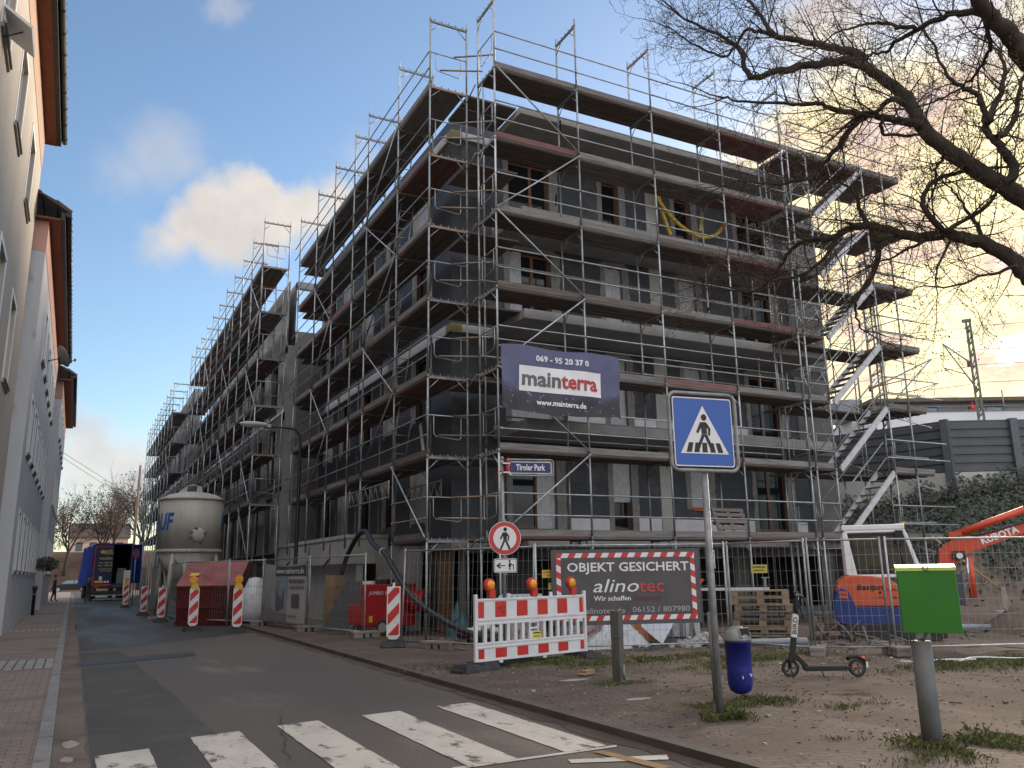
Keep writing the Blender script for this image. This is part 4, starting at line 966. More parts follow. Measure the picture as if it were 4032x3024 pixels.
gm_.path([(a, -.017, b) for a, b in q0], .004, 4).path([(a+.05, -.017, b-.07) for a, b in q0[:5]], .004, 4); gm_.build('scrawl', M('faded_scrawl', (.30, .06, .04)), ba)
for x in (.33, 1.30, 2.27):
    h_ = MB().box(x-.02, x+.11, -.035, .035, 1.125, 1.25); h_.path([(x, -.03, 1.335), (x, .035, 1.335)], .108, 20); h_.box(x+.05, x+.105, -.03, .03, 1.2, 1.33)
    hb = h_.build('warning_lamp', REDPL, ba, bevel=.008)
    ln = MB(); ln.lathe([(.084, 0), (.075, .022), (.045, .036), (.001, .042)], 20).xf(Matrix.Translation((x, -.03, 1.335)) @ Matrix.Rotation(R(90), 4, 'X')); ln.build('lens', AMBER, hb)
def slab(x, y, rz_, par, s_=1.0):
    mb = MB(); P = [(-.42, -.2, 0), (.42, -.2, 0), (-.42, .2, 0), (.42, .2, 0), (-.36, -.15, .115), (.36, -.15, .115), (-.36, .15, .115), (.36, .15, .115)]
    mb.hexa([(a*s_, b*s_, c*s_) for a, b, c in P])
    for u in (-.2, .2): mb.box(u*s_-.10*s_, u*s_+.10*s_, -.08*s_, .08*s_, .11*s_, .13*s_)
    mb.box(-.05*s_, .05*s_, -.16*s_, .16*s_, .10*s_, .135*s_); mb.box(-.44*s_, -.3*s_, -.12*s_, .12*s_, .0, .05*s_)
    mb.xf(Matrix.Translation((x, y, 0)) @ Matrix.Rotation(rz_, 4, 'Z')); return mb.build('rubber_foot', BLACKP, par, bevel=.01)
slab(.03, 0, R(8), ba); slab(BW-.03, .05, R(75), ba); slab(1.15, .35, R(15), ba)

def beacon(name_label, x, y, z, rz_, hgt=1.15, w=.28, lamp=None, pin=False, footr=0):
    t = thing('striped_beacon', name_label, 'beacon', (x, y, z), rz_, 'red and white striped beacons')
    b0 = .13; poly = [(-w/2, b0+.10), (0, b0-.06), (w/2, b0+.10), (w/2, b0+hgt), (-w/2, b0+hgt)]
    MB().prism(poly, lambda u, v, d: (u, d, v), -.03, .03).build('board', WHITE, t, bevel=.006)
    mb = MB(); m_ = w/2-.022; st_ = .265*hgt/1.15; full = [(-m_, b0+.115), (m_, b0+.115), (m_, b0+hgt-.02), (-m_, b0+hgt-.02)]
    k = -1
    for k in range(-1, 6):
        c0 = b0+.02+k*2*st_*.82; s_ = 1.05
        q = clip(full, -s_, 1, c0+st_*.85); q = clip(q, s_, -1, -c0)
        if len(q) > 2: mb.prism(q, lambda u, v, d: (u, d, v), -.034, -.0315)
    mb.build('reflective_stripes', REDR, t)
    MB().hexa([(sx*q, sy*q2, zz) for zz, q, q2 in ((0, .27, .19), (.12, .22, .14)) for sy in (-1, 1) for sx in (-1, 1)]).box(-.12, .12, -.09, .09, .115, .16).xf(Matrix.Rotation(footr, 4, 'Z')).build('rubber_base', BLACKP, t, bevel=.012)
    if pin: MB().box(-.025, .025, -.02, .02, b0+hgt, b0+hgt+.085).build('pin', WHITE, t)
    if lamp is not None:
        lp = MB().hexa([(sx*q, sy*.04, zz) for zz, q in ((b0+hgt+.0, .14), (b0+hgt+.16, .07)) for sy in (-1, 1) for sx in (-1, 1)]).build('lamp_battery', YEL, t, bevel=.01)
        mb = MB(); mb.path([(lamp, -.05, b0+hgt+.27), (lamp, .05, b0+hgt+.27)], .118, 20); mb.build('lens', AMBER, lp, bevel=.015)
beacon('nearest striped beacon, standing on the pavement in front of the red heater', 6.24, 17.75, .01, R(-22), 1.13, .29, None, True)
beacon('striped beacon with a yellow lamp at the right corner of the red skip', 4.40, 26.2, RZ, R(-14), 1.12, .28, 0)
beacon('striped beacon with a yellow lamp turned aside, before the left corner of the red skip', 3.36, 27.7, RZ, R(-8), 1.12, .28, -.06, False, .4)
beacon('striped beacon without a lamp in front of the front silo leg', 3.02, 34.2, RZ, R(-10), 1.1, .28, None, True)
beacon('striped beacon without a lamp between the silo and the grey sheeting', 2.85, 40.4, RZ, R(-8), 1.1, .28)
beacon('farthest striped beacon with a yellow lamp beside the lorry', 2.72, 52, RZ, R(-8), 1.1, .28, 0)

def walker(mb, mp, s=1.0, m=0, arms=True):   # pedestrian pictogram, about 1 high, 2 mm thick
    disc = [(.02+.085*math.cos(t), .90+.095*math.sin(t)) for t in [2*math.pi*i/18 for i in range(18)]]
    P = [disc, [(-.09, .76), (.06, .77), (.10, .70), (.09, .42), (-.07, .42), (-.08, .6)],
         [(-.07, .76), (-.10, .76), (-.24, .47), (-.18, .44), (-.07, .62)], [(.05, .77), (.10, .74), (.21, .58), (.18, .38), (.12, .39), (.14, .56), (.07, .64)],
         [(-.07, .41), (.03, .41), (-.16, .0), (-.25, .0)], [(-.01, .41), (.09, .41), (.27, .02), (.17, .0)]]
    for p in P: mb.prism([(a*s, b*s) for a, b in p], mp, .0, .002, m)
def rrect(x0, x1, y0, y1, r, n=6):
    o = []
    for cx, cy, a in ((x1-r, y1-r, 0), (x0+r, y1-r, 90), (x0+r, y0+r, 180), (x1-r, y0+r, 270)):
        o += [(cx+r*math.cos(R(a+90*i/n)), cy+r*math.sin(R(a+90*i/n))) for i in range(n+1)]
    return o
BLUE = M('sign_blue', (.010, .085, .40), (.012, .095, .43), rough=.3, scale=2)
GALV = M('galvanised_pole', (.20, .215, .225), (.30, .315, .325), rough=.5, metal=.35, scale=7, c3=(.42, .43, .42), s3=11, t3=.64)
cs = thing('crossing_sign', 'blue zebra crossing sign with a walking figure on a galvanised pole', 'road sign', (6.21, 7.28, 0), R(-8))
MB().tube((0, .035, -.1), (0, .035, 2.62), .038, 16).build('pole', GALV, cs)
rr_ = [(a, -.005, b) for a, b in rrect(-.43, .43, 2.62, 3.50, .09)]; MB().path(rr_+[rr_[0]], .022, 8, cap=False).build('tube_frame', GALV, cs)
mpz = lambda off: (lambda u, v, w: (u, -off-w, v))
pl = MB().prism(rrect(-.385, .385, 2.665, 3.455, .03), mpz(.0), 0, .004).build('plate', WHITEP, cs)
MB().prism(rrect(-.372, .372, 2.68, 3.44, .025), mpz(.0055), 0, .002).build('blue_field', BLUE, cs)
MB().prism([(-.31, 2.81), (.31, 2.81), (.0, 3.36)], mpz(.009), 0, .002).build('white_triangle', WHITEP, cs)
fg = MB(); walker(fg, lambda u, v, w: (u*.42, -.0125-w, 2.865+v*.40))
for k, u in enumerate((-.205, -.105, -.0, .105, .205)): sh_ = u*-.16; fg.prism([(u-.034, 2.825), (u+.034, 2.825), (u+.030+sh_, 2.935), (u-.030+sh_, 2.935)], mpz(.0115), 0, .0008)
fg.build('figure', BLACK, cs)
MB().box(.030, .037, -.004, .0, 1.55, 1.75).build('sticker', WHITEP, cs)

ns = thing('pedestrian_sign', 'round red rimmed no pedestrians sign with a Tiroler Park street plate on the same pole', 'road sign', (7.47, 14.8, 0), R(-14))
MB().tube((0, .05, 0), (-.03, .05, 3.78), .036, 12).tube((-.03, .05, 3.74), (-.03, .05, 3.80), .04, 12).build('pole', GALV, ns)
circ = lambda r_, n=36, cx=0, cz=2.19: [(cx+r_*math.cos(2*math.pi*i/n), cz+r_*math.sin(2*math.pi*i/n)) for i in range(n)]
MB().prism(circ(.325), mpz(0), 0, .004).build('plate', WHITEP, ns); MB().prism(circ(.315), mpz(.0055), 0, .0015).build('red_rim', REDR, ns); MB().prism(circ(.232), mpz(.0085), 0, .0015).build('white_field', WHITEP, ns)
fg = MB(); walker(fg, lambda u, v, w: (u*.43, -.0115-w, 1.975+v*.43)); fg.build('figure', BLACK, ns)
sp_ = MB().prism(rrect(-.225, .235, 1.53, 1.80, .03), mpz(0), 0, .004).build('supplementary_plate', WHITEP, ns)
bd = MB(); o_ = rrect(-.215, .225, 1.54, 1.79, .025); i_ = rrect(-.205, .215, 1.55, 1.78, .02); nn = len(o_)
bd.add([(u, -.0055, v) for u, v in o_+i_], [(k, (k+1) % nn, nn+(k+1) % nn, nn+k) for k in range(nn)]).build('border', BLACK, sp_)
ar = MB().prism([(-.18, 1.665), (-.10, 1.725), (-.085, 1.70), (-.125, 1.675), (.0, 1.675), (.0, 1.655), (-.125, 1.655), (-.085, 1.63), (-.10, 1.605)], mpz(.0055), 0, .001)
for cx, s_, sk in ((.09, .20, 1), (.165, .12, 0)):
    ar.prism(circ(.10*s_, 14, cx, 1.575+.90*s_), mpz(.0055), 0, .001); ar.prism([(cx-.05*s_, 1.575+.78*s_), (cx+.05*s_, 1.575+.78*s_), (cx+(.16 if sk else .08)*s_, 1.575+.35*s_), (cx-(.16 if sk else .08)*s_, 1.575+.35*s_)], mpz(.0055), 0, .001)
    ar.prism([(cx-.09*s_, 1.575), (cx-.02*s_, 1.575), (cx-.01*s_, 1.575+.36*s_), (cx-.07*s_, 1.575+.36*s_)], mpz(.0055), 0, .001); ar.prism([(cx+.03*s_, 1.575), (cx+.1*s_, 1.575), (cx+.08*s_, 1.575+.36*s_), (cx+.02*s_, 1.575+.36*s_)], mpz(.0055), 0, .001)
ar.prism([(.10, 1.70), (.115, 1.715), (.16, 1.665), (.15, 1.655)], mpz(.0055), 0, .001)
ar.build('figures', BLACK, sp_)
cl_ = MB()
for z in (2.53, 1.83, 1.5, 2.0): cl_.box(-.035, .035, -.004, .09, z-.02, z+.02)
cl_.build_each('clamp', GALV, ns)
fr_ = [(u, -.02, v) for u, v in rrect(.06, 1.02, 3.42, 3.74, .06)]; tn = MB().path(fr_+[fr_[0]], .018, 8, cap=False); tn.box(-.05, .08, -.02, .04, 3.47, 3.50); tn.box(-.05, .08, -.02, .04, 3.66, 3.69); tb_ = tn.build('name_plate_frame', GALV, ns)
MB().prism(rrect(.10, .98, 3.46, 3.70, .03), mpz(.02), 0, .004).build('name_plate', WHITEP, tb_); MB().prism(rrect(.115, .965, 3.475, 3.685, .025), mpz(.0255), 0, .0015).build('plate_field', M('plate_blue', (.018, .02, .13), rough=.35), tb_)
text('Tiroler Park', .17, WHITEP, tb_, (.54, -.0275, 3.578), (1, 0, 0), (0, 0, 1), lift=.002, width=.60, bold=.004)
el = thing('santa_decoration', 'tiny red and white santa figure clinging to the street name pole', 'decoration', (7.47, 14.77, 3.47), R(-14))
MB().ball((.06, -.02, .09), .055, 8, 0, (.8, .8, 1.6)).ball((-.07, .0, .02), .04, 8).build('body', REDPL, el); MB().ball((.07, -.03, .20), .042, 8, 0).build('head', M('doll_skin', (.5, .3, .22)), el)
MB().lathe([(.052, 0), (.04, .04), (.001, .1)], 10, (.07, -.03, .21)).build('hat', REDPL, el); MB().box(-.05, .10, -.07, -.045, .17, .195).box(-.05, .1, -.07, -.045, -.01, .015).ball((-.08, -.01, -.01), .028, 6).ball((.1, -.03, -.03), .03, 6).build_each('trim', WHITEP, el)

# ---------------------------------------------------------------- bin, posts, green box
bp0 = thing('bin_post', 'dark weathered post with white tape behind the crossing sign pole', 'post', (7.05, 8.33, 0))
MB().tube((0, 0, -.1), (-.02, 0, 1.02), .045, 12).build('post', M('weathered_post', (.13, .125, .115), (.2, .19, .175), scale=6, c3=(.34, .33, .3), s3=9, t3=.64, bump=.2), bp0)
MB().lathe([(.048, .66), (.048, .69)], 12).lathe([(.048, .5), (.048, .515)], 12).build('tape', WHITEP, bp0)
BINB = M('bin_blue', (.012, .02, .20), (.02, .03, .26), rough=.4, scale=5, c3=(.5, .5, .52), s3=7, t3=.74)
bn_ = thing('litter_bin', 'blue litter bin with a grey domed lid hanging on a post', 'bin', (7.33, 8.22, .06), R(-40))
MB().lathe([(.001, 0), (.07, .008), (.125, .045), (.148, .12), (.152, .3), (.155, .60), (.160, .60), (.16, .62)], 28).build('bucket', BINB, bn_)
GL = M('bin_lid_grey', (.22, .23, .23), (.3, .31, .31), rough=.45, metal=.3, scale=5, c3=(.55, .05, .12), s3=5, t3=.60)
lid = MB().lathe([(.168, .62), (.170, .64), (.155, .69), (.115, .755), (.06, .79), (.001, .795)], 28).build('lid', GL, bn_)
op = MB(); op.prism([(-.07, -.05), (.07, -.05), (.06, .05), (-.06, .05)], lambda u, v, w: (u, -.148-w+.35*v*-.0-(.0), .72+v), -.02, .0).xf(Matrix.Rotation(R(38), 4, 'Z')); op.build('opening', DARK, lid)
rm = MB(); pp = [(-.075, -.055), (.075, -.055), (.065, .055), (-.065, .055)]; rm.path([(u, -.155+.3*(v+.05), .72+v) for u, v in pp+[pp[0]]], .009, 6, cap=False).xf(Matrix.Rotation(R(38), 4, 'Z')); rm.build('opening_rim', GALV, lid)
MB().prism([(-.05, .19), (.09, .21), (.10, .235), (.06, .25), (-.05, .225)], lambda u, v, w: (math.sin(u/.152+.5)*(.1535+w), -math.cos(u/.152+.5)*(.1535+w), v), 0, .001).build('sticker', WHITEP, bn_)
MB().box(-.19, -.14, -.03, .03, .45, .5).box(-.19, -.14, -.03, .03, .15, .2).build('bracket', GALV, bn_)
wp_ = thing('timber_post', 'square grey timber post standing alone before the dark banner', 'post', (6.99, 10.33, 0), R(25))
MB().box(-.066, .066, -.066, .066, -.1, .60).box(-.068, .068, -.068, .068, .601, .98).build('post', M('grey_timber', (.085, .083, .078), (.12, .117, .108), scale=5, stretch=(6, 6, .6), c3=(.09, .085, .075), s3=4, bump=.25), wp_, bevel=.008)
MB().box(-.10, -.02, -.12, -.086, .02, .25).path([(-.06, -.13, .24), (-.11, -.14, .15), (-.06, -.13, .05)], .015, 5).build('hasp', GALV, wp_)
gb = thing('green_box', 'bright green box with a yellow green lid on a short grey post', 'box', (6.88, 5.3, 0), R(-50))
MB().lathe([(.085, -.1), (.085, .88), (.078, .885)], 24).build('post', M('painted_grey_post', (.13, .145, .155), (.18, .195, .205), rough=.6, scale=5, c3=(.10, .11, .115), s3=7), gb)
GRN = M('green_paint', (.022, .17, .016), (.028, .20, .02), rough=.45, scale=3, c3=(.018, .13, .014), s3=2, t3=.6); LIME = M('lime_lid', (.50, .68, .16), rough=.4)
MB().box(-.14, .34, -.16, .02, .96, 1.50).build('body', GRN, gb, bevel=.006); MB().hexa([(-.15, -.165, 1.502), (.345, -.165, 1.502), (-.15, .03, 1.502), (.345, .03, 1.502), (-.15, -.165, 1.53), (.345, -.165, 1.53), (-.15, .03, 1.56), (.345, .03, 1.56)]).build('lid', LIME, gb)
rg = [(.1+.02*math.cos(t), -.172, 1.525+.02*math.sin(t)) for t in [2*math.pi*i/12 for i in range(13)]]; MB().path(rg, .005, 5, cap=False).build('ring', GALV, gb); MB().path([(.06, -.08, .98), (.03, -.03, .90), (-.02, 0, .88)], .015, 6).path([(-.08, -.10, .98), (-.06, -.04, .88)], .006, 5).build('strut', GALV, gb)
gc = thing('grey_pillar', 'narrow grey cabinet pillar with a white cap behind the green box', 'pillar', (13.0, 9.95, 0), R(-50))
MB().box(-.11, .11, -.09, .09, -.05, .78).build('body', CONCD, gc); MB().box(-.125, .125, -.105, .105, .78, .84).build('cap', WHITE, gc)

# ---------------------------------------------------------------- scooter
sc = thing('kick_scooter', 'black electric kick scooter parked on the dirt, white BIRD strip on its stem', 'scooter', (9.37, 9.43, 0), math.atan2(8.93-9.43, 10.16-9.37))
BLKM = M('scooter_black', (.006, .006, .007), (.011, .011, .012), rough=.5, scale=5)
def wheel(x, r_, nm, w=.03):
    o = MB(); pts = [(x+r_*math.cos(t)*.86, 0, r_+r_*math.sin(t)*.86) for t in [2*math.pi*i/28 for i in range(29)]]
    o.path(pts, r_*.155, 8, cap=False); wb = o.build(nm, BLACKP, sc)
    h_ = MB(); h_.path([(x, -w, r_), (x, w, r_)], r_*.24, 14)
    for k in range(5): a = 2*math.pi*k/5; h_.tube((x, 0, r_), (x+r_*.75*math.cos(a), 0, r_+r_*.75*math.sin(a)), .012, 5)
    rp_ = [(x+r_*.70*math.cos(t), 0, r_+r_*.70*math.sin(t)) for t in [2*math.pi*i/24 for i in range(25)]]; h_.path(rp_, .011, 6, cap=False); h_.build('rim', M('dark_rim', (.10, .10, .105), rough=.4, metal=.5), wb)
wheel(0, .125, 'wheel'); wheel(.94, .125, 'wheel')
MB().beam((.03, 0, .22), (.17, 0, 1.08), .075, .075, up_=(0, 1, 0)).path([(.165, 0, 1.06), (.185, 0, 1.16)], .034, 8).build('stem', BLKM, sc, bevel=.008)
MB().path([(-.01, -.05, .125), (-.005, -.05, .24), (.03, 0, .27), (.0, .05, .24), (-.01, .05, .125)], .015, 6).box(-.06, .08, -.05, .05, .245, .262).build('fork', BLKM, sc)
MB().beam((.055, 0, .33), (.23, 0, .14), .07, .05, up_=(0, 1, 0)).hexa([(.20, -.08, .085), (.84, -.08, .095), (.20, .08, .085), (.84, .08, .095), (.17, -.08, .15), (.86, -.08, .15), (.17, .08, .15), (.86, .08, .15)]).build('deck', BLKM, sc, bevel=.01)
MB().box(.24, .78, -.07, .07, .151, .156).build('deck_mat', BLACKP, sc)
MB().path([(.80, 0, .24), (.86, 0, .275), (.95, 0, .285), (1.04, 0, .24), (1.075, 0, .16)], .03, 6).build('rear_mudguard', BLKM, sc); MB().box(1.02, 1.05, -.02, .02, .245, .28).build('tail_light', M('tail_light_red', (.6, .02, .02), emit=((1, .06, .03), .6), rough=.2), sc); MB().box(.86, .92, -.045, -.042, .14, .155).build('side_reflector', AMBER, sc); MB().box(1.06, 1.09, -.03, .03, .13, .21).build('number_plate', WHITEP, sc)
MB().path([(.13, -.20, 1.13), (.17, -.08, 1.165), (.185, 0, 1.17), (.20, .12, 1.16), (.30, .26, 1.13)], .020, 8).path([(.12, -.24, 1.125), (.145, -.13, 1.15)], .026, 8).path([(.24, .18, 1.15), (.33, .30, 1.11)], .026, 8).box(.13, .21, -.05, .05, 1.175, 1.20).build('handlebar', BLACKP, sc)
MB().path([(.14, -.1, 1.13), (.13, -.08, .98), (.17, -.03, .86), (.24, .05, .83), (.33, .12, .86), (.36, .18, .95), (.34, .22, 1.1)], .011, 6).path([(.16, .0, 1.14), (.20, -.03, 1.0), (.26, .06, .80), (.36, .14, .84), (.37, .2, .97)], .011, 6).build('brake_cable', BLACKP, sc)
MB().box(.185, .20, -.03, .03, 1.09, 1.13).build('headlight', WHITEP, sc); MB().tube((.42, -.06, .10), (.44, -.14, .0), .010, 6).build('kickstand', BLKM, sc)
a_ = Vector((.03, 0, .22)); b_ = Vector((.17, 0, 1.08)); ax = (b_-a_).normalized(); p0_ = a_+ax*.34
MB().beam(p0_, p0_+ax*.33, .078, .078, up_=(0, 1, 0)).build('label_strip', WHITEP, sc)
text('BIRD', .085, BLACK, sc, p0_+ax*.165+Vector((0, -.0395, 0)), ax, ax.cross(Vector((0, -1, 0)))*-1, lift=.002, width=.24, bold=.001)

# ---------------------------------------------------------------- pallets and building material behind the fence
PALW = [M('pallet_wood', (.20, .145, .095), (.29, .22, .15), scale=3, stretch=(.6, 6, 6), c3=(.12, .09, .065), s3=4, var=.25), M('pallet_wood_old', (.15, .13, .115), (.21, .19, .165), scale=3, stretch=(.6, 6, 6), var=.2)]
def pallet_mesh(m):
    mb = MB()
    for y in (.05, .20, .40, .60, .75): mb.box(0, 1.2, y-.05, y+.05, .122, .144)
    for x in (0, .53, 1.055): mb.box(x, x+.145, 0, .8, .10, .1215)
    for x in (0, .53, 1.055):
        for y in (0, .33, .70): mb.box(x, x+.145, y, y+.10, .022, .0995)
    for y in (.05, .4, .75): mb.box(0, 1.2, y-.05, y+.05, 0, .0215)
    return mb.mesh('pallet', m)
pm = [pallet_mesh(m) for m in PALW]
ords = ['bottom', 'second', 'third', 'fourth', 'fifth', 'sixth', 'topmost']
for i in range(7):
    o = inst('wooden_pallet', pm[0 if i not in (3,) else 1], None, (12.75+rng.uniform(-.03, .03), 14.35+rng.uniform(-.03, .03), .03+i*.150), R(-44)+rng.uniform(-.03, .03))
    tag(o, 'wooden pallet, %s of the tall stack behind the fence' % (ords[i]+(' from the ground' if 0 < i < 6 else '')), 'pallet', 'stacked wooden pallets')
wb_ = thing('steel_beam', 'pale steel channel lying on top of the pallet stack', 'beam', (12.4, 14.3, 1.085), R(-40)); MB().box(-.6, 1.0, 0, .10, 0, .02).box(-.6, 1.0, 0, .008, .02, .06).build('channel', M('pale_metal', (.55, .56, .58), rough=.4), wb_); MB().box(.9, .95, .0, .1, .02, .25).box(.85, 1.02, .0, .1, .25, .27).build('bracket', GALV, wb_)
def pack(label, x, y, rz_, w, d, h, mat_, txt=None, seed=0):
    t = thing('wrapped_pack', label, 'pack', (x, y, 0), rz_, 'wrapped packs of building material')
    V = []; mb = MB(); n = 6
    mb.box(-w/2, w/2, -d/2, d/2, .12, .12+h)
    mb.build('wrap', mat_, t, bevel=.03); pb_ = MB()
    for y_ in (-d/2+.06, 0, d/2-.06): pb_.box(-w/2, w/2, y_-.05, y_+.05, 0, .10)
    pb_.build('pallet_base', PALW[1], t)
    fl = MB(); r_ = random.Random(seed)
    for _ in range(14): u = r_.uniform(-w/2, w/2); fl.path([(u, -d/2-.012, .12), (u+r_.uniform(-.1, .1), -d/2-.02, .12+h*.5), (u+r_.uniform(-.2, .2), -d/2-.01, .1+h)], .012, 4)
    fl.build('wrap_folds', mat_, t)
    if txt:
        for i in range(int(w/.22)):
            for j in range(int(h/.3)): text(txt, .10, M('red_brand', (.5, .06, .04)), t, (-w/2+.14+i*.22+(j % 2)*.08, -d/2, .3+j*.3), (1, 0, .55), (-.55, 0, 1), lift=.016, bold=.002)
    return t
WRAPW = M('white_wrap', (.52, .53, .56), (.66, .67, .70), scale=5, rough=.3, c3=(.4, .4, .42), s3=9)
pack('white wrapped insulation pack with red slanted print, left of two behind the barrier', 8.55, 16.2, R(-30), .9, .8, .95, WRAPW, 'Wall', 1)
pack('white wrapped insulation pack with red slanted print, right of two below the dark banner', 9.65, 15.7, R(-25), .75, .8, .9, WRAPW, 'Wall', 2)
pack('tall pack in torn clear wrap left of the pallets', 11.95, 15.2, R(-35), .8, .8, 1.25, M('clear_wrap', (.42, .43, .46), (.55, .56, .58), scale=6, rough=.25), None, 3)
MB0 = thing('orange_strap_end', 'torn orange strap on the tall wrapped pack', 'strap', (11.85, 14.72, 1.1), R(-35)); MB().add([(0, 0, 0), (.3, -.02, .25), (.36, -.02, .22), (.1, -.01, -.05)], [(0, 1, 2, 3)]).add([(0, .01, 0), (.3, -.01, .25), (.36, -.01, .22), (.1, 0, -.05)], [(3, 2, 1, 0)]).build('strap', MATS['orange_strap'], MB0)
def heap(name, label, cat, x, y, w, d, h, mat_, seed, n=26, kind=None, z=0):
    V = []; mb = MB()
    for j in range(n+1):
        for i in range(n+1):
            u = -1+2*i/n; v = -1+2*j/n; r_ = max(0, 1-math.hypot(u, v)); V.append((u*w, v*d, z+h*r_**.75*(1+.6*mnoise.noise((u*2.3, v*2.3, seed)))+.05*min(1, r_*4)*mnoise.noise((u*8, v*8, seed))-.03))
    mb.add(V, [(j*(n+1)+i, j*(n+1)+i+1, (j+1)*(n+1)+i+1, (j+1)*(n+1)+i) for j in range(n) for i in range(n)], smooth=False)
    o = mb.build(name, mat_); o.location = (x, y, 0); return tag(o, label, cat, kind=kind)
heap('plastic_heap', 'crumpled clear plastic sheeting heaped under the dark banner', 'plastic sheeting', 10.25, 15.2, .8, .5, .65, FILMW, 3)
heap('orange_tarp', 'orange tarpaulin crumpled behind the plastic sheeting', 'tarpaulin', 10.75, 15.9, .95, .6, 1.0, M('orange_tarp', (.45, .14, .05), (.55, .24, .14), scale=3, rough=.5), 5)
wsb = thing('white_board', 'bent white board leaning among the plastic sheeting', 'board', (11.05, 14.75, .02), R(-25)); MB().prism([(-.35, .35), (.05, .0), (.45, .55), (.52, .92), (-.1, .95), (-.35, .55)], lambda u, v, w: (u, v*.35+w, v), 0, .02).build('sheet', M('white_board', (.60, .64, .70), rough=.6), wsb)
rb = MB(); r_ = random.Random(8)
for _ in range(260):
    a = r_.gauss(0, .28); b = r_.gauss(0, .18); s_ = r_.uniform(.02, .06); z = max(0, .22-.5*abs(a))*r_.random(); rb.box(a-s_, a+s_, b-s_*.7, b+s_*.7, z, z+s_)
o = rb.build('white_rubble', M('rubble_white', (.45, .43, .41), (.62, .6, .58), scale=8)); o.location = (11.75, 14.15, 0); tag(o, 'small heap of white broken rubble beside the post of the dark banner', 'rubble', kind='stuff')
brd = thing('barrier_board', 'short red and white board standing behind the white sheet', 'barrier', (11.35, 15.45, 0), R(-30)); MB().box(-.4, .4, -.02, .02, .55, .95).box(-.38, -.32, -.02, .02, 0, .55).box(.32, .38, -.02, .02, 0, .55).build('board', WHITE, brd)
mb = MB()
for u in (-.38, .0, .28): mb.box(u, u+.14, -.026, -.021, .56, .94)
mb.build_each('red_block', REDR, brd)
pk = thing('loaded_pallet', 'low wooden pallet with white sacks under the leaning fence', 'pallet', (7.75, 17.6, 0), R(-25)); inst('pallet', pm[0], pk, (0, 0, 0)); 
mb = MB()
for k in range(5): mb.ball((.2+.2*k, .3+.06*(k % 2), .24+.04*(k % 3)), .2, 8, 0, (1.0, 1.4, .45))
mb.build('sacks', WRAPW, pk); MB().ball((.1, .1, .2), .16, 8, 0, (1.3, 1, .7)).build('black_bag', BLACKP, pk)
ts = heap('blue_tarp', 'teal tarpaulin bundle beside the plywood panel', 'tarpaulin', 8.75, 20.0, .35, .35, .8, M('teal_tarp', (.03, .10, .12), (.05, .15, .17), scale=4, rough=.4), 11)
# ---------------------------------------------------------------- heater, hose, boards
ht = thing('site_heater', 'red wheeled site heater lettered JUMBO in white', 'heater', (7.45, 21.6, 0), R(-48))
HR = M('heater_red', (.34, .012, .014), (.40, .018, .018), rough=.4, scale=3, c3=(.15, .02, .02), s3=5)
MB().box(-.62, .62, -.38, .38, .22, 1.28).build('body', HR, ht, bevel=.03); MB().box(-1.05, -.62, -.3, .3, .25, .75).build('burner_box', HR, ht, bevel=.04)
MB().path([(.62, 0, .85), (1.1, 0, .85)], .27, 18).build('outlet', HR, ht); MB().path([(1.09, 0, .85), (1.12, 0, .85)], .22, 18).build('outlet_mouth', DARK, ht)
for y_ in (-.42, .42):
    w_ = MB().path([(.1, y_-.05, .2), (.1, y_+.05, .2)], .2, 20).build('wheel', BLACKP, ht, bevel=.02); MB().path([(.1, y_-.056, .2), (.1, y_+.056, .2)], .12, 16).build('rim', M('grey_rim', (.3, .3, .3)), w_)
MB().box(-.35, .05, -.2, .2, 1.28, 1.40).build('control_box', BLACKP, ht); MB().box(-.62, -.3, -.3, -.05, 1.28, 1.36).build('paper', WHITEP, ht)
text('JUMBO 9', .13, WHITEP, ht, (-.1, -.38, 1.05), (1, 0, 0), (0, 0, 1), width=.55, shear=.2, lift=.006); MB().box(-.35, -.25, -.385, -.382, .32, .48).build('warning_label', YEL, ht)
hs_ = thing('flexible_duct', 'thick dark flexible duct arching over the low parapet and down past the heater', 'hose', (0, 0, 0))
DUCT = M('dark_duct', (.016, .018, .021), (.034, .037, .042), scale=10, rough=.5)
def spline(pts, n=8):
    o = []; P = [Vector(p) for p in pts]
    for i in range(len(P)-1):
        a, b, c, d = P[max(i-1, 0)], P[i], P[i+1], P[min(i+2, len(P)-1)]
        for k in range(n):
            t = k/n; o.append(.5*((2*b)+(c-a)*t+(2*a-5*b+4*c-d)*t*t+(3*b-a-3*c+d)*t**3))
    return o+[P[-1]]
pts = spline([(7.2, 25.6, .95), (7.15, 24.7, 1.9), (7.2, 23.8, 2.55), (7.25, 23.1, 2.72), (7.22, 22.3, 2.35), (7.1, 21.2, 2.13), (7.0, 20.6, 2.05), (6.95, 19.6, 1.55), (7.0, 18.6, 1.0), (7.3, 17.6, .55), (7.7, 16.7, .25), (8.2, 16.0, .15)], 10)
MB().path(pts, [.066+(.006 if i % 2 else 0) for i in range(len(pts))], 12).build('duct', DUCT, hs_); MB().path([pts[52], pts[53]], .09, 12).build('clamp', WHITEP, hs_)
pbd = thing('leaning_boards', 'dark panels and planks leaning against the pale basement wall', 'boards', (7.1, 23.2, 0), R(-70))
MB().hexa([(-.9, -.55, 0), (.8, -.55, 0), (-.9, -.45, 0), (.8, -.45, 0), (-.7, .1, 1.35), (.75, .1, 1.35), (-.7, .2, 1.35), (.75, .2, 1.35)]).build('dark_panel', M('graphite_board', (.055, .058, .06), (.075, .078, .08), scale=2), pbd)
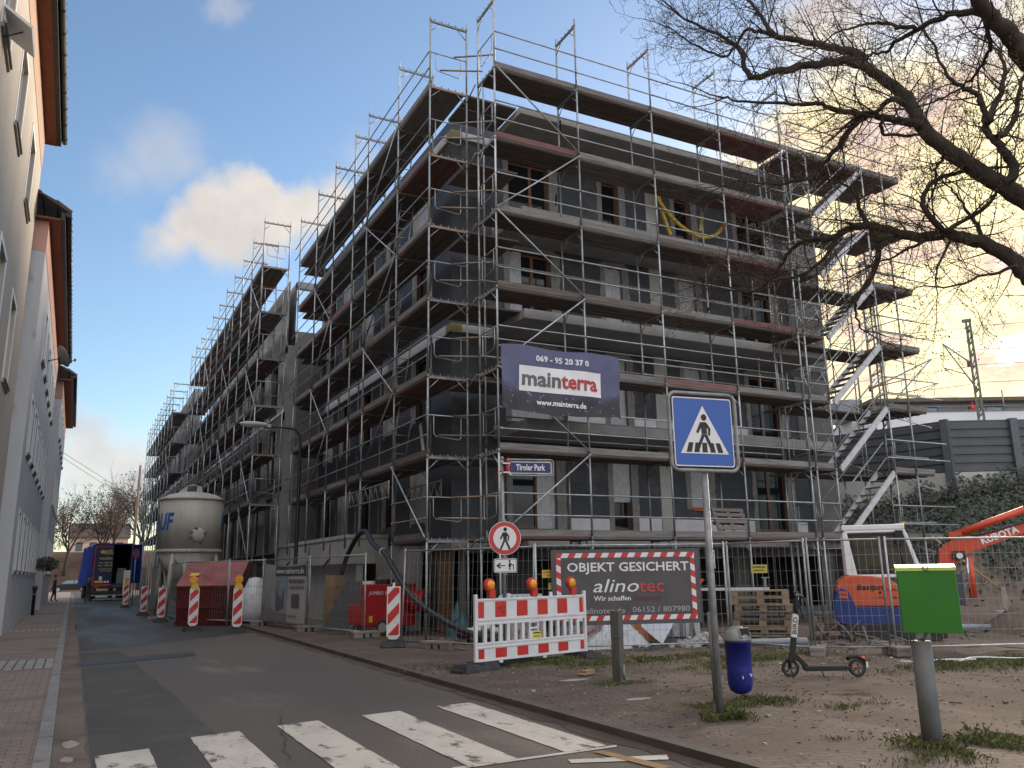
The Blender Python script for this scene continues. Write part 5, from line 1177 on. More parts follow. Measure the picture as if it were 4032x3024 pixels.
MB().beam((.5, -.7, 0), (.85, .15, 1.5), .10, .02).beam((.75, -.7, 0), (1.0, .15, 1.4), .16, .02).build('plank', M('pale_plank', (.26, .21, .15), (.33, .28, .2), scale=4), pbd); MB().beam((.95, -.7, 0), (1.1, .15, .8), .2, .02).build('plank', CONC, pbd)
cb_ = thing('cardboard_stack', 'brown cardboard boxes stacked behind the fence right of the printed sheet', 'boxes', (6.9, 24.9, 0), R(-60))
CARD = M('cardboard', (.28, .18, .09), (.34, .23, .12), scale=4)
for k in range(4): MB().box(-.22+.02*k, .22, -.2, .2, .1+k*.36, .44+k*.36).build('box', CARD, cb_)
bb = thing('bulk_bag', 'crumpled white bulk bag left of the printed sheet', 'bag', (5.55, 29.9, 0)); 
mb = MB(); n = 14; pr = [(.25, 0), (.52, .08), (.56, .4), (.5, .8), (.42, 1.0), (.3, 1.25), (.22, 1.45), (.05, 1.5)]; mb.lathe(pr, 18)
mb.v = [(x*(1+.22*mnoise.noise((x*2, y*2, z*3))), y*(1+.22*mnoise.noise((x*2+4, y*2, z*3))), z) for x, y, z in mb.v]; mb.build('bag', WRAPW, bb)
for i, (y0_, z_) in enumerate(((23.3, 2.98), (21.2, 2.95))):
    lg = thing('lattice_girder', ('longer lattice girder fixed to the scaffold above the low parapet', 'shorter lattice girder behind the scaffold corner')[i], 'girder', (7.3 if i == 0 else 8.35, y0_, z_+.55), R(-90), 'lattice girders on the scaffold')
    mb = MB(); Lg = 3.6 if i == 0 else 2.6
    mb.tube((-1.6, 0, 0), (Lg-1.6, 0, 0), .022, 6).tube((-1.6, 0, .4), (Lg-1.6, 0, .4), .022, 6)
    k = int(Lg/.22)
    for q in range(k): mb.tube((-1.6+Lg*q/k, 0, .4*(q % 2)), (-1.6+Lg*(q+1)/k, 0, .4*((q+1) % 2)), .013, 5)
    mb.build('truss', STEEL, lg); MB().tube((-1.6, 0, -.05), (-1.6, 0, .45), .026, 6).tube((Lg-1.6, 0, -.05), (Lg-1.6, 0, .45), .026, 6).build('end_bar', RUST, lg)
pe = thing('upright_pallet', 'old wooden pallet leaning upright on the lowest scaffold deck', 'pallet', (15.6, 18.0, 2.40), R(0)); o = inst('pallet', pm[1], pe, (0, 0, .0)); o.rotation_euler = (R(68), 0, R(3))
yc_ = thing('yellow_chute_hose', 'yellow corrugated hose looped across the top floor windows', 'hose', (0, 0, 0)); YH = M('yellow_hose', (.50, .33, .02), (.6, .42, .04), rough=.4, scale=12)
p1 = spline([(15.7, 20.1, 13.75), (15.95, 20.0, 13.1), (16.6, 19.9, 12.45), (17.3, 19.8, 12.15), (17.9, 19.8, 12.3), (18.25, 19.8, 12.62)], 10); p2 = spline([(16.0, 20.2, 13.6), (16.05, 20.1, 12.9), (16.3, 20.05, 12.1)], 10); p3 = spline([(17.35, 19.85, 12.35), (17.5, 19.9, 12.8), (17.6, 20.0, 13.1)], 8)
MB().path(p1, [.058+(.006 if i % 2 else 0) for i in range(len(p1))], 10).path(p2, [.058+(.006 if i % 2 else 0) for i in range(len(p2))], 10).path(p3, .055, 10).build('hose', YH, yc_); MB().path([p1[-1], p1[-1]+Vector((.12, 0, .12))], .09, 10).build('orange_end', MATS['orange_strap'], yc_)

wpk = thing('white_plank', 'white plank leaning on the second deck of the street scaffold near the corner', 'plank', (8.42, 21.5, 4.38)); MB().beam((0, 0, 0), (.12, .75, 1.35), .14, .03, up_=(1, 0, 0)).build('plank', WHITE, wpk)
plb = thing('pale_board', 'pale square board standing on the street scaffold halfway up', 'board', (8.3, 25.2, 8.36)); MB().hexa([(0, -.5, 0), (.03, -.5, 0), (0, .5, 0), (.03, .5, 0), (.18, -.5, .95), (.21, -.5, .95), (.18, .5, .95), (.21, .5, .95)]).build('board', CONCL, plb)
cb2 = thing('street_cables', 'two thin cables crossing the far sky from the grey house', 'cables', (0, 0, 0)); MB().path([(-1.3, 58, 9.2), (2.2, 80, 9.6), (6.5, 105, 10.6)], .014, 4).path([(-1.3, 58, 8.9), (2.2, 80, 9.1), (6.5, 105, 9.9)], .014, 4).build('cable', BLACK, cb2)
# ---------------------------------------------------------------- silo and skip
SILO = M('silo_cream', (.38, .36, .315), (.47, .45, .395), rough=.55, scale=2.2, c3=(.27, .23, .185), s3=5, t3=.60, stretch=(1, 1, .16))
si = thing('mortar_silo', 'cream steel mortar silo with blue KNAUF lettering on splayed legs behind the red skip', 'silo', (4.08, 36.2, 0))
RS = 1.22
MB().lathe([(.28, 1.05), (.34, 1.0), (RS, 2.5)], 40).build('cone', SILO, si); MB().lathe([(RS, 2.5), (RS, 4.58)], 48).build('drum', SILO, si)
MB().lathe([(RS+.03, 4.52), (RS+.03, 4.60), (RS-.05, 4.64), (.9, 4.78), (.45, 4.88), (.001, 4.90)], 48).build('domed_top', SILO, si); MB().lathe([(RS+.02, 2.46), (RS+.035, 2.5), (RS+.035, 2.56), (RS+.005, 2.6)], 48).build('lower_ring', SILO, si)
lg_ = MB()
lg_.hexa([(-.75, -.03, 4.72), (-.25, -.03, 4.86), (-.75, .03, 4.72), (-.25, .03, 4.86), (-.45, -.03, 4.98), (-.22, -.03, 5.16), (-.45, .03, 4.98), (-.22, .03, 5.16)]); lg_.hexa([(.12, -.03, 4.86), (.38, -.03, 4.86), (.12, .03, 4.86), (.38, .03, 4.86), (.14, -.03, 5.16), (.30, -.03, 5.14), (.14, .03, 5.16), (.30, .03, 5.14)]); lg_.path([(-.22, 0, 5.14), (.0, 0, 5.19), (.16, 0, 5.14)], .025, 6)
lg_.build('lifting_lug', SILO, si)
base_ang = math.atan2(-36.2, -4.08)      # direction from the silo to the street end
for k in range(4):
    a = base_ang+R(45+14)+k*math.pi/2; c_, s_ = math.cos(a), math.sin(a)
    MB().tube((1.12*c_, 1.12*s_, 2.62), (1.42*c_, 1.42*s_, 0), .085, 10).box(1.42*c_-.16, 1.42*c_+.16, 1.42*s_-.16, 1.42*s_+.16, RZ, .02).build('leg', SILO, si)
    a2 = a+math.pi/2; MB().tube((1.15*c_, 1.15*s_, 2.3), (1.34*math.cos(a2), 1.34*math.sin(a2), .8), .04, 6).build('cross_brace', SILO, si)
MB().box(-.12, .12, -.12, .12, .55, 1.05).tube((-.3, 0, .7), (.3, 0, .7), .05, 8).build('outlet_valve', STEELD, si)
ha = base_ang+R(13); hp = Matrix.Translation((math.cos(ha)*RS, math.sin(ha)*RS, 3.12)) @ Matrix.Rotation(ha, 4, 'Z') @ Matrix.Rotation(R(90), 4, 'Y')
MB().lathe([(.28, -.02), (.28, .05), (.255, .06), (.25, .075), (.17, .11), (.001, .13)], 28).xf(hp).build('hatch', SILO, si)
hb_ = MB()
for a in (20, 110, 200, 290, 245): hb_.box(.27*math.cos(R(a))-.03, .27*math.cos(R(a))+.03, .27*math.sin(R(a))-.06, .27*math.sin(R(a))+.06, .0, .1); hb_.tube((.30*math.cos(R(a)), .30*math.sin(R(a)), .05), (.36*math.cos(R(a)), .36*math.sin(R(a)), .09), .018, 6)
hb_.xf(hp).build('hatch_clamp', STEELD, si)
KB = M('knauf_blue', (.015, .13, .42), rough=.45)
for th in (R(-83), R(114)):
    me = textmesh('KNAUF', .92, bold=.028, shear=.15, ext=.0); xs = [v.co.x for v in me.vertices]; f_ = 2.1/(max(xs)-min(xs))
    bm = bmesh.new(); bm.from_mesh(me); bmesh.ops.triangulate(bm, faces=bm.faces); bmesh.ops.subdivide_edges(bm, edges=bm.edges, cuts=2); bm.to_mesh(me); bm.free()
    for v in me.vertices:
        a = base_ang+th+v.co.x*f_/RS; z = 3.62+v.co.y; v.co = (math.cos(a)*(RS+.006), math.sin(a)*(RS+.006), z)
    me.materials.clear(); me.materials.append(KB); inst('lettering', me, si)
sk = thing('rubbish_skip', 'dark red skip with a dented salmon red sloping lid', 'skip', (4.45, 31.1, RZ), R(-24))
SKR = M('skip_dark_red', (.095, .013, .012), (.13, .019, .016), rough=.6, scale=3, c3=(.08, .02, .016), s3=5); SKL = M('skip_lid_red', (.25, .062, .055), (.33, .10, .09), rough=.55, scale=2.2, c3=(.16, .04, .03), s3=4, t3=.60, bump=.4, bscale=5)
sd = [(-.78, 0), (.7, 0), (1.1, 1.28), (1.05, 2.08), (.35, 2.16), (-1.0, 1.3), (-1.0, 1.22), (-.92, .62)]
MB().prism([(-.78, 0), (.7, 0), (1.1, 1.28), (-1.0, 1.28), (-.92, .62)], lambda u, v, w: (w, u, v), -1.0, 1.0).build('body', SKR, sk)
V = []; n = 16
for j in range(n+1):
    for i in range(n+1):
        u = i/n; t = j/n; V.append((-1.02+2.04*u, -1.04+1.36*t, 1.30+.84*t+.035*mnoise.noise((u*5, t*4, 3))*(1 if 0 < j < n else 0)))
MB().add(V, [(j*(n+1)+i, j*(n+1)+i+1, (j+1)*(n+1)+i+1, (j+1)*(n+1)+i) for j in range(n) for i in range(n)], smooth=False).build('lid', SKL, sk)
MB().prism([(-1.0, 1.281), (1.1, 1.281), (1.05, 2.08), (.34, 2.12)], lambda u, v, w: (w, u, v), -.99, .99).build('hood', SKR, sk)
rb_ = MB()
for x in (-1.03, 1.0): rb_.box(x, x+.03, -.9, 1.0, .0, 1.3) if False else rb_.beam((x+.015, -.85, .62), (x+.015, .9, .62), .05, .08)
rb_.beam((-1, -.93, .62), (1, -.93, .62), .05, .06).beam((-1.02, -1.03, 1.28), (1.02, -1.03, 1.28), .06, .07); rb_.build('ribs', SKR, sk); MB().add([(-.75, -.56, 1.612), (-.45, -.56, 1.612), (-.42, -.40, 1.71), (-.72, -.40, 1.71)], [(0, 1, 2, 3)]).xf(Matrix.Translation((0, -.01, .03))).build('sticker', YEL, sk)

# ---------------------------------------------------------------- street lamp
la = thing('street_lamp', 'black street lamp with a grey curved head reaching over the road', 'street lamp', (6.75, 29.3, 0))
MB().path([(0, 0, 0), (0, 0, 1.2), (0, 0, 6.0), (-.03, 0, 6.35), (-.18, 0, 6.55), (-.5, 0, 6.60), (-1.15, 0, 6.62)], [.085, .075, .055, .05, .045, .04, .035], 12).build('pole', M('lamp_black', (.014, .015, .016), (.022, .023, .024), rough=.4), la)
MB().ball((-1.62, 0, 6.66), .5, 14, 0, (1, .28, .20)).box(-1.2, -1.05, -.05, .05, 6.58, 6.68).build('lamp_head', M('lamp_grey', (.36, .36, .35), (.44, .44, .43), scale=3), la); MB().ball((-1.66, 0, 6.62), .42, 12, 0, (1, .24, .20)).build('lens', M('lamp_lens', (.42, .41, .37), rough=.25), la)
rs = thing('round_sign', 'pale round traffic sign on a thin post beside the lorry', 'road sign', (3.12, 52.6, 0), R(50)); MB().tube((0, .03, 0), (0, .03, 3.0), .03, 8).build('post', GALV, rs); MB().prism(circ(.3, 24, 0, 2.85), mpz(0), 0, .005).build('plate', REDR, rs); MB().prism(circ(.25, 24, 0, 2.85), mpz(.006), 0, .001).build('plate_field', M('dull_sign_blue', (.18, .16, .26), rough=.5), rs)

# ---------------------------------------------------------------- lorry, cars, people
TB = M('lorry_blue', (.008, .012, .07), (.012, .018, .095), rough=.45, scale=1.5); TBS = M('lorry_tarp_blue', (.009, .02, .12), (.012, .026, .15), rough=.95, scale=1.2, spec=.05); TY = M('lorry_yellow', (.50, .46, .05), rough=.5)
lo = thing('lorry', 'blue lorry trailer with yellow lettering, its rear door open', 'lorry', (2.55, 68.6, RZ), R(3))
cg = MB(); cg.box(-1.25, -1.21, .03, 12.6, 1.2, 3.98).box(1.21, 1.25, .03, 12.6, 1.2, 3.98).box(-1.25, 1.25, .0, 12.6, 3.98, 4.08).box(-1.25, 1.25, 12.55, 12.6, 1.2, 3.98).box(-1.25, 1.25, .0, 12.6, 1.08, 1.2); cg.build('cargo_box', TB, lo)
MB().box(-1.20, 1.20, 6, 6.1, 1.2, 3.97).box(-1.2, 1.2, .3, 6, 1.201, 1.21).box(1.19, 1.205, .1, 6, 1.2, 3.97).build('cargo_interior', DARK, lo)
dr = MB().box(-1.25, -.02, -.05, .0, 1.15, 3.98).build('rear_door', TB, lo); od = MB().box(1.26, 1.9, -.10, -.04, 1.2, 4.0).build('rear_door', TBS, lo)
MB().box(-1.25, -1.19, -.056, -.051, 1.15, 3.9).box(-1.19, -.02, -.056, -.051, 1.10, 1.17).box(-1.19, -.02, -.056, -.051, 3.82, 3.86).build('red_trim', REDR, dr)
def tx(s_, sz, u, v, **k): text(s_, sz, TY, dr, (0, -.05, 0), (1, 0, 0), (0, 0, 1), u, v, lift=.008, **k)
tx('KOS-', .2, -.32, 3.52, width=.50, shear=.3, bold=.006); tx('TRAN', .2, -.36, 3.36, width=.62, shear=.3, bold=.006); tx('VARA\u017dDIN', .2, -.50, 2.98, width=.85, bold=.006); tx('Tel: +385 (0)', .15, -.5, 2.68, width=.88, bold=.004); tx('Fax: +385 (0)', .15, -.5, 2.49, width=.92, bold=.004); tx('e-mail: kos', .13, -.5, 2.26, width=.9, bold=.003); tx('www.kos', .13, -.45, 2.12, width=.75, bold=.003)
MB().prism([(-.72+.17*math.cos(t), 3.46+.13*math.sin(t)) for t in [2*math.pi*i/20 for i in range(20)]], mpz(.052), 0, .003).build('emblem', TY, dr); MB().box(-1.12, -.55, -.058, -.052, 1.26, 1.42).build('number_plate', YEL, dr); MB().box(-.85, -.65, -.058, -.052, 1.45, 1.72).box(-.5, -.37, -.058, -.052, 1.27, 1.40).box(-.32, -.19, -.058, -.052, 1.27, 1.40).build('stickers', WHITEP, dr)
V = []; 
for i in range(9):
    y_ = .0+i*1.55
    for j in range(6): z_ = 4.0-2.9*j/5; fl = (.26*math.sin(min(1, i/3)*1.57)*(j/5)**1.1)*(1 if i < 9 else 1); V.append((-1.262-fl*.75-.03*math.sin(i*2+j), y_, z_))
MB().add(V, [(i*6+j, i*6+j+1, (i+1)*6+j+1, (i+1)*6+j) for i in range(8) for j in range(5)], smooth=True).build('side_curtain', TBS, lo)
MB().box(-1.2, 1.2, -.04, .1, .86, 1.06).box(-1.15, 1.15, .0, .3, .42, .70).build('rear_beam', M('lorry_chassis', (.03, .03, .03), (.05, .05, .05)), lo); MB().box(-1.25, 1.25, -.5, .0, .36, .42).box(-1.2, 1.2, -1.1, -.5, .10, .16).build('tail_lift', M('lift_metal', (.32, .34, .36), rough=.4, metal=.4), lo)
MB().box(-1.1, -.8, -.05, -.041, .90, 1.0).box(.8, 1.1, -.05, -.041, .9, 1.0).build('tail_light', REDPL, lo)
for x in (-1.0, 1.0):
    for y_ in (2.2, 3.5, 4.8, 11.4): MB().path([(x-.17, y_, .5), (x+.17, y_, .5)], .5, 22).build('wheel', BLACKP, lo)
MB().box(.35, 1.0, .4, 1.0, 1.21, 2.05).box(.4, .95, .45, .95, 2.06, 2.3).build('load', M('load_grey', (.14, .15, .15), (.2, .21, .21)), lo); wpn = thing('insulation_sheet', 'white panel standing upright at the open end of the lorry', 'panel', (3.5, 67.6, .35)); MB().box(-.22, .22, -.03, .03, 0, 1.7).build('panel', WHITE, wpn)
def car(label, x, y, rz_, col, z=0, van=False):
    t = thing('parked_car', label, 'car', (x, y, z), rz_, 'cars at the far end of the street')
    pr = [(-2.05, .28), (2.0, .28), (2.08, .55), (2.02, .78), (1.2, .95), (-1.85, 1.0), (-2.1, .85), (-2.12, .45)]
    MB().prism(pr, lambda u, v, w: (u, w, v), -.86, .86).build('body', col, t, bevel=.06)
    cab = [(1.25, .94), (.55, 1.42), (-1.2, 1.46), (-1.95, .98)]
    MB().prism(cab, lambda u, v, w: (u, w*(1-.15*(v > 1.2)), v), -.80, .80).build('cabin', col, t, bevel=.04)
    gl = MB()
    for s_ in (-1, 1):
        f = lambda u, v: (u, s_*(.806-.12*(v-.94)/.5), v)
        gl.add([f(*p) for p in ((.98, 1.0), (.48, 1.34), (-.30, 1.37), (-.30, 1.0))], [(0, 1, 2, 3)]).add([f(*p) for p in ((-.40, 1.0), (-.40, 1.37), (-1.15, 1.38), (-1.65, 1.02))], [(0, 1, 2, 3)])
    gl.add([(1.17, -.66, 1.01), (1.17, .66, 1.01), (.64, .58, 1.375), (.64, -.58, 1.375)], [(0, 1, 2, 3)]).add([(-1.88, -.66, 1.04), (-1.88, .66, 1.04), (-1.33, .58, 1.42), (-1.33, -.58, 1.42)], [(3, 2, 1, 0)]).xf(Matrix.Translation((0, 0, .008)))
    gl.build('windows', WGL, t)
    for u in (-1.3, 1.3):
        for s_ in (-1, 1):
            w_ = MB().path([(u, s_*.70, .31), (u, s_*.885, .31)], .31, 20).build('wheel', BLACKP, t); MB().path([(u, s_*.886, .31), (u, s_*.893, .31)], .2, 14).build('rim', M('car_rim', (.45, .46, .47), rough=.4, metal=.4), w_)
    for s_ in (-1, 1): MB().box(1.98, 2.06, s_*.68-.14, s_*.68+.14, .62, .74).build('headlight', WHITEP, t); MB().box(-2.12, -2.05, s_*.7-.1, s_*.7+.1, .68, .9).build('tail_light', REDPL, t)
    return t
car('dark hatchback seen from the side, crossing the end of the street', -.1, 115.5, R(180), M('car_dark', (.012, .013, .016), rough=.25, spec=.6), RZ)
CW = M('car_white', (.6, .61, .62), rough=.25)
car('white car parked at the left pavement edge, nearer of two', -3.05, 84, R(-90), CW, 0); car('white car parked at the left pavement edge, farther of two', -3.5, 92, R(-90), CW, 0)
SKIN = M('skin', (.35, .2, .14)); HAIR = M('dark_hair', (.02, .015, .012))
def person(label, x, y, z, rz_, jac, tro, stride=.1, arm=.1):
    t = thing('person', label, 'person', (x, y, z), rz_)
    V = []; E_ = []; Rd = []
    def ad(p, r_, par=None):
        V.append(p); Rd.append(r_)
        if par is not None: E_.append((par, len(V)-1))
        return len(V)-1
    pv_ = ad((0, 0, .98), (.16, .12)); ch = ad((0, 0, 1.30), (.19, .13), ad((0, 0, 1.12), (.15, .11), pv_)); nk = ad((0, .01, 1.50), (.065, .065), ad((0, 0, 1.44), (.13, .09), ch)); hd = ad((0, .03, 1.62), (.085, .10), nk); ad((0, .03, 1.74), (.07, .085), hd)
    for s_ in (-1, 1):
        k = ad((s_*.11, .03+s_*stride*.4, .50), (.075, .08), ad((s_*.10, .0, .86), (.10, .11), pv_)); an = ad((s_*.12, -.02+s_*stride, .10), (.048, .052), k); ad((s_*.14, .14+s_*stride, .045), (.045, .035), an)
        sh = ad((s_*.21, 0, 1.40), (.075, .075), ch); el_ = ad((s_*.27, -.03, 1.12), (.055, .055), sh); wr = ad((s_*.26, .05+arm, .88), (.036, .036), el_); pm_ = ad((s_*.26, .07+arm, .80), (.034, .024), wr)
        for q in range(4): kn = ad((s_*.26+(q-1.5)*.019, .085+arm, .745), (.009, .009), pm_); ad((s_*.26+(q-1.5)*.02, .10+arm, .705+.006*abs(q-1.5)), (.008, .008), kn)
        ad((s_*.23, .10+arm, .77), (.009, .009), pm_)
    me = bpy.data.meshes.new('body'); me.from_pydata(V, E_, []); o = bpy.data.objects.new('body', me); C.objects.link(o)
    m_ = o.modifiers.new('s', 'SKIN'); o.modifiers.new('u', 'SUBSURF').levels = 2
    for i, v in enumerate(me.skin_vertices[0].data): v.radius = Rd[i]
    me.skin_vertices[0].data[0].use_root = True
    dg = bpy.context.evaluated_depsgraph_get(); dg.update(); m2 = bpy.data.meshes.new_from_object(o.evaluated_get(dg)); bpy.data.objects.remove(o)
    m2.materials.clear()
    for q in (SKIN, jac, tro, BLACKP): m2.materials.append(q)
    for p in m2.polygons:
        c_ = p.center; p.material_index = 0 if c_.z > 1.50 or (abs(c_.x) > .2 and c_.z < .90 and c_.z > .66) else (1 if c_.z > .88 else (3 if c_.z < .10 else 2)); p.use_smooth = True
    inst('body', m2, t); MB().ball((0, .005, 1.735), .105, 10, 0, (.92, 1.05, .85)).build('hair', HAIR, t)
    MB().ball((0, .135, 1.655), .018, 6, 0, (.8, 1, 1.3)).ball((-.035, .115, 1.69), .01, 6, 0).ball((.035, .115, 1.69), .01, 6, 0).ball((-.095, .03, 1.67), .02, 6, 0, (.5, 1, 1.5)).ball((.095, .03, 1.67), .02, 6, 0, (.5, 1, 1.5)).build('face', SKIN, t)
person('person in dark clothes standing on the left pavement facing the lorry', -1.05, 67.6, 0, R(-80), M('black_jacket', (.014, .014, .017)), M('dark_trousers', (.016, .016, .02)), .12, .02)
person('person in a dark green jacket and grey trousers at the left rear of the lorry', 1.05, 66.4, RZ, R(-60), M('green_jacket', (.018, .032, .028)), M('grey_trousers', (.055, .052, .055)), .08, .12)

# ---------------------------------------------------------------- excavator
ex = thing('mini_excavator', 'orange and blue mini excavator with a white cab, its boom lettered KUBOTA', 'excavator', (15.95, 13.35, 0), R(-46))
XO = M('excavator_orange', (.50, .085, .035), (.56, .11, .045), rough=.4, scale=2, c3=(.38, .10, .05), s3=5, t3=.62); XB = M('excavator_blue', (.015, .035, .16), (.02, .045, .19), rough=.45, scale=2, c3=(.09, .075, .06), s3=4, t3=.60); XW = M('excavator_white', (.70, .70, .72), (.76, .76, .78), rough=.4, scale=2, c3=(.4, .35, .3), s3=5, t3=.70)
XBm = M('boom_orange', (.52, .06, .02), (.58, .075, .028), rough=.4, scale=2, c3=(.35, .07, .03), s3=6, t3=.64)
side = [(-.80, .70), (-.80, 1.02), (-.74, 1.22), (-.60, 1.33), (-.40, 1.36), (-.05, 1.34), (.30, 1.27), (.45, 1.15), (.55, .95), (.60, .70)]
MB().prism(side, lambda u, v, w: (u, w, v), -.72, .72).build('engine_hood', XO, ex, bevel=.03)
MB().prism([(-.84, .36), (-.88, .60), (-.86, .80), (-.80, 1.02), (-.72, 1.10), (-.56, 1.04), (-.42, .70), (.85, .68), (.85, .32), (-.6, .30)], lambda u, v, w: (u, w, v), -.74, .74).build('lower_body', XB, ex, bevel=.02)
vt = MB()
for z_ in (.88, .97): vt.prism([(-.76, z_), (-.56, z_-.02), (-.58, z_+.05), (-.74, z_+.06)], lambda u, v, w: (u, -.742-w, v), 0, .003)
vt.build('grille_slots', XO, ex)
for s_, tx_ in (('Basijan', 1),): text(s_, .16, BLACK, ex, (0, -.72, 0), (1, 0, 0), (0, 0, 1), -.12, 1.10, lift=.006, width=.52, bold=.004, shear=.15)
text('ERDBAU', .06, M('dark_red_print', (.14, .02, .015)), ex, (0, -.72, 0), (1, 0, 0), (0, 0, 1), .33, 1.05, lift=.006, width=.24); text('0152 - 4680', .06, M('dark_red_print', (.14, .02, .015)), ex, (0, -.72, 0), (1, 0, 0), (0, 0, 1), .22, .88, lift=.006, width=.40); MB().prism([(.08+.03*math.cos(t), .99+.03*math.sin(t)) for t in [i*.5 for i in range(12)]], lambda u, v, w: (u, -.722-w, v), 0, .003).build('filler_cap', BLACK, ex)
cb = MB()
P_ = lambda u, v, w: (u, w, v)
for y0_, y1_ in ((-.62, -.50), (.40, .52)):
    cb.prism([(-.55, 1.36), (-.32, 1.32), (-.46, 2.28), (-.56, 2.28)], P_, y0_, y1_); cb.prism([(.66, 2.28), (.74, 2.28), (1.0, 1.32), (.9, 1.32)], P_, y0_, y1_); cb.prism([(-.32, 1.30), (1.0, 1.30), (.98, 1.37), (-.33, 1.37)], P_, y0_, y1_); cb.prism([(-.56, 2.26), (.74, 2.26), (.72, 2.32), (-.5, 2.32)], P_, y0_, y1_)
cb.box(-.56, .72, -.62, .52, 2.32, 2.44); cb.build('cab_frame', XW, ex, bevel=.025)
gl = MB().prism([(-.33, 1.38), (.88, 1.38), (.66, 2.25), (-.44, 2.25)], P_, -.60, -.592).prism([(-.33, 1.38), (.88, 1.38), (.66, 2.25), (-.44, 2.25)], P_, .49, .498); gl.build('cab_glass', M('cab_glass', (.035, .036, .034), rough=.06, alpha=.86, spec=.6), ex)
MB().prism([(-.34, 1.38), (-.28, 1.38), (-.38, 2.24), (-.44, 2.24)], P_, -.606, -.601).prism([(-.4, 2.19), (.68, 2.19), (.67, 2.24), (-.44, 2.24)], P_, -.606, -.601).prism([(.30, 1.38), (.36, 1.38), (.30, 2.2), (.24, 2.2)], P_, -.606, -.601).prism([(-.33, 1.38), (.88, 1.38), (.86, 1.43), (-.33, 1.43)], P_, -.606, -.601).build('door_seal', BLACK, ex)
MB().box(-.44, .86, .44, .455, 1.36, 2.26).box(-.46, .82, -.5, .44, 2.27, 2.30).build('cab_lining', DARK, ex)
MB().box(-.25, .2, -.3, .25, 1.36, 1.5).hexa([(-.3, -.28, 1.5), (-.1, -.28, 1.5), (-.3, .22, 1.5), (-.1, .22, 1.5), (-.42, -.25, 2.0), (-.28, -.25, 2.05), (-.42, .2, 2.0), (-.28, .2, 2.05)]).build('seat', M('orange_seat', (.40, .08, .03), rough=.7), ex)
MB().path([(.55, -.5, 1.37), (.6, -.45, 1.7), (.62, -.44, 1.8)], .02, 6).path([(.5, -.3, 1.37), (.58, -.3, 1.75)], .03, 6).build('control_lever', BLACK, ex); MB().box(.50, .66, -.75, -.70, 2.0, 2.3).path([(.58, -.72, 2.0), (.62, -.70, 1.3)], .02, 5).build('mirror', BLACK, ex)
MB().box(.66, .76, -.4, -.3, 2.44, 2.48).build('work_light', YEL, ex)
tr = MB()
for y0_ in (-.78, .48):
    tr.prism([(-.75, .04), (-.6, .0), (1.1, .0), (1.28, .08), (1.3, .22), (1.15, .34), (-.62, .34), (-.82, .22)], P_, y0_, y0_+.30)
tr.build('track', BLACKP, ex, bevel=.02)
MB().box(-.3, .8, -.45, .45, .2, .36).hexa([(-1.42, -.8, .05), (-1.36, -.8, .05), (-1.42, .8, .05), (-1.36, .8, .05), (-1.30, -.8, .42), (-1.24, -.8, .42), (-1.30, .8, .42), (-1.24, .8, .42)]).beam((-1.3, -.35, .2), (-.5, -.35, .25), .1, .12).beam((-1.3, .35, .2), (-.5, .35, .25), .1, .12).build('dozer_blade', M('muddy_steel', (.12, .09, .065), (.18, .14, .1), scale=4), ex)
MB().box(.85, 1.35, -.18, .18, .5, .8).build('swing_bracket', XO, ex); ax_ = .0
bm_ = [(1.28, .62), (1.60, .70), (1.64, 1.4), (1.84, 1.74), (2.5, 1.97), (3.75, 2.40), (4.6, 2.62), (4.66, 2.76), (4.4, 2.82), (3.3, 2.47), (2.3, 2.20), (1.65, 2.06), (1.42, 1.86), (1.36, 1.4)]
MB().prism(bm_, P_, -.11, .11).build('boom', XBm, ex, bevel=.015)
text('KUBOTA', .20, WHITEP, ex, (2.62, -.11, 2.15), (1, 0, .33), (-.33, 0, 1), 0, 0, lift=.008, width=.78, bold=.008)
MB().tube((1.75, 0, 2.18), (3.2, 0, 2.70), .075, 12).box(1.65, 1.9, -.1, .1, 2.04, 2.26).build('ram_cylinder', XBm, ex); MB().tube((3.2, 0, 2.70), (4.2, 0, 3.06), .032, 10).build('ram_rod', M('chrome_rod', (.6, .62, .65), rough=.15, metal=.8), ex)
MB().tube((2.0, -.02, 1.72), (1.98, -.02, .85), .075, 12).build('lift_ram', XBm, ex); MB().tube((1.94, -.12, 1.7), (1.90, -.12, 1.05), .03, 8).build('lift_rod', M('chrome_rod', (.6, .62, .65), rough=.15, metal=.8), ex)
MB().box(1.66, 1.9, -.20, -.115, 1.66, 1.84).build('lamp_housing', BLACK, ex); MB().path([(1.79, -.205, 1.74), (1.79, -.21, 1.74)], .065, 12).build('lamp_glass', WHITEP, ex)
MB().path([(1.33, -.13, .8), (1.30, -.13, 1.5), (1.40, -.13, 1.95), (1.75, -.13, 2.14), (2.3, -.13, 2.19), (3.4, -.13, 2.5)], .022, 6).build('hydraulic_hose', BLACK, ex)
MB().prism([(4.55, 2.8), (4.75, 2.8), (4.95, 1.5), (4.75, 1.4)], P_, -.09, .09).prism([(4.6, 1.4), (5.1, 1.45), (5.05, .9), (4.5, .85)], P_, -.25, .25).build('dipper_arm', XBm, ex)

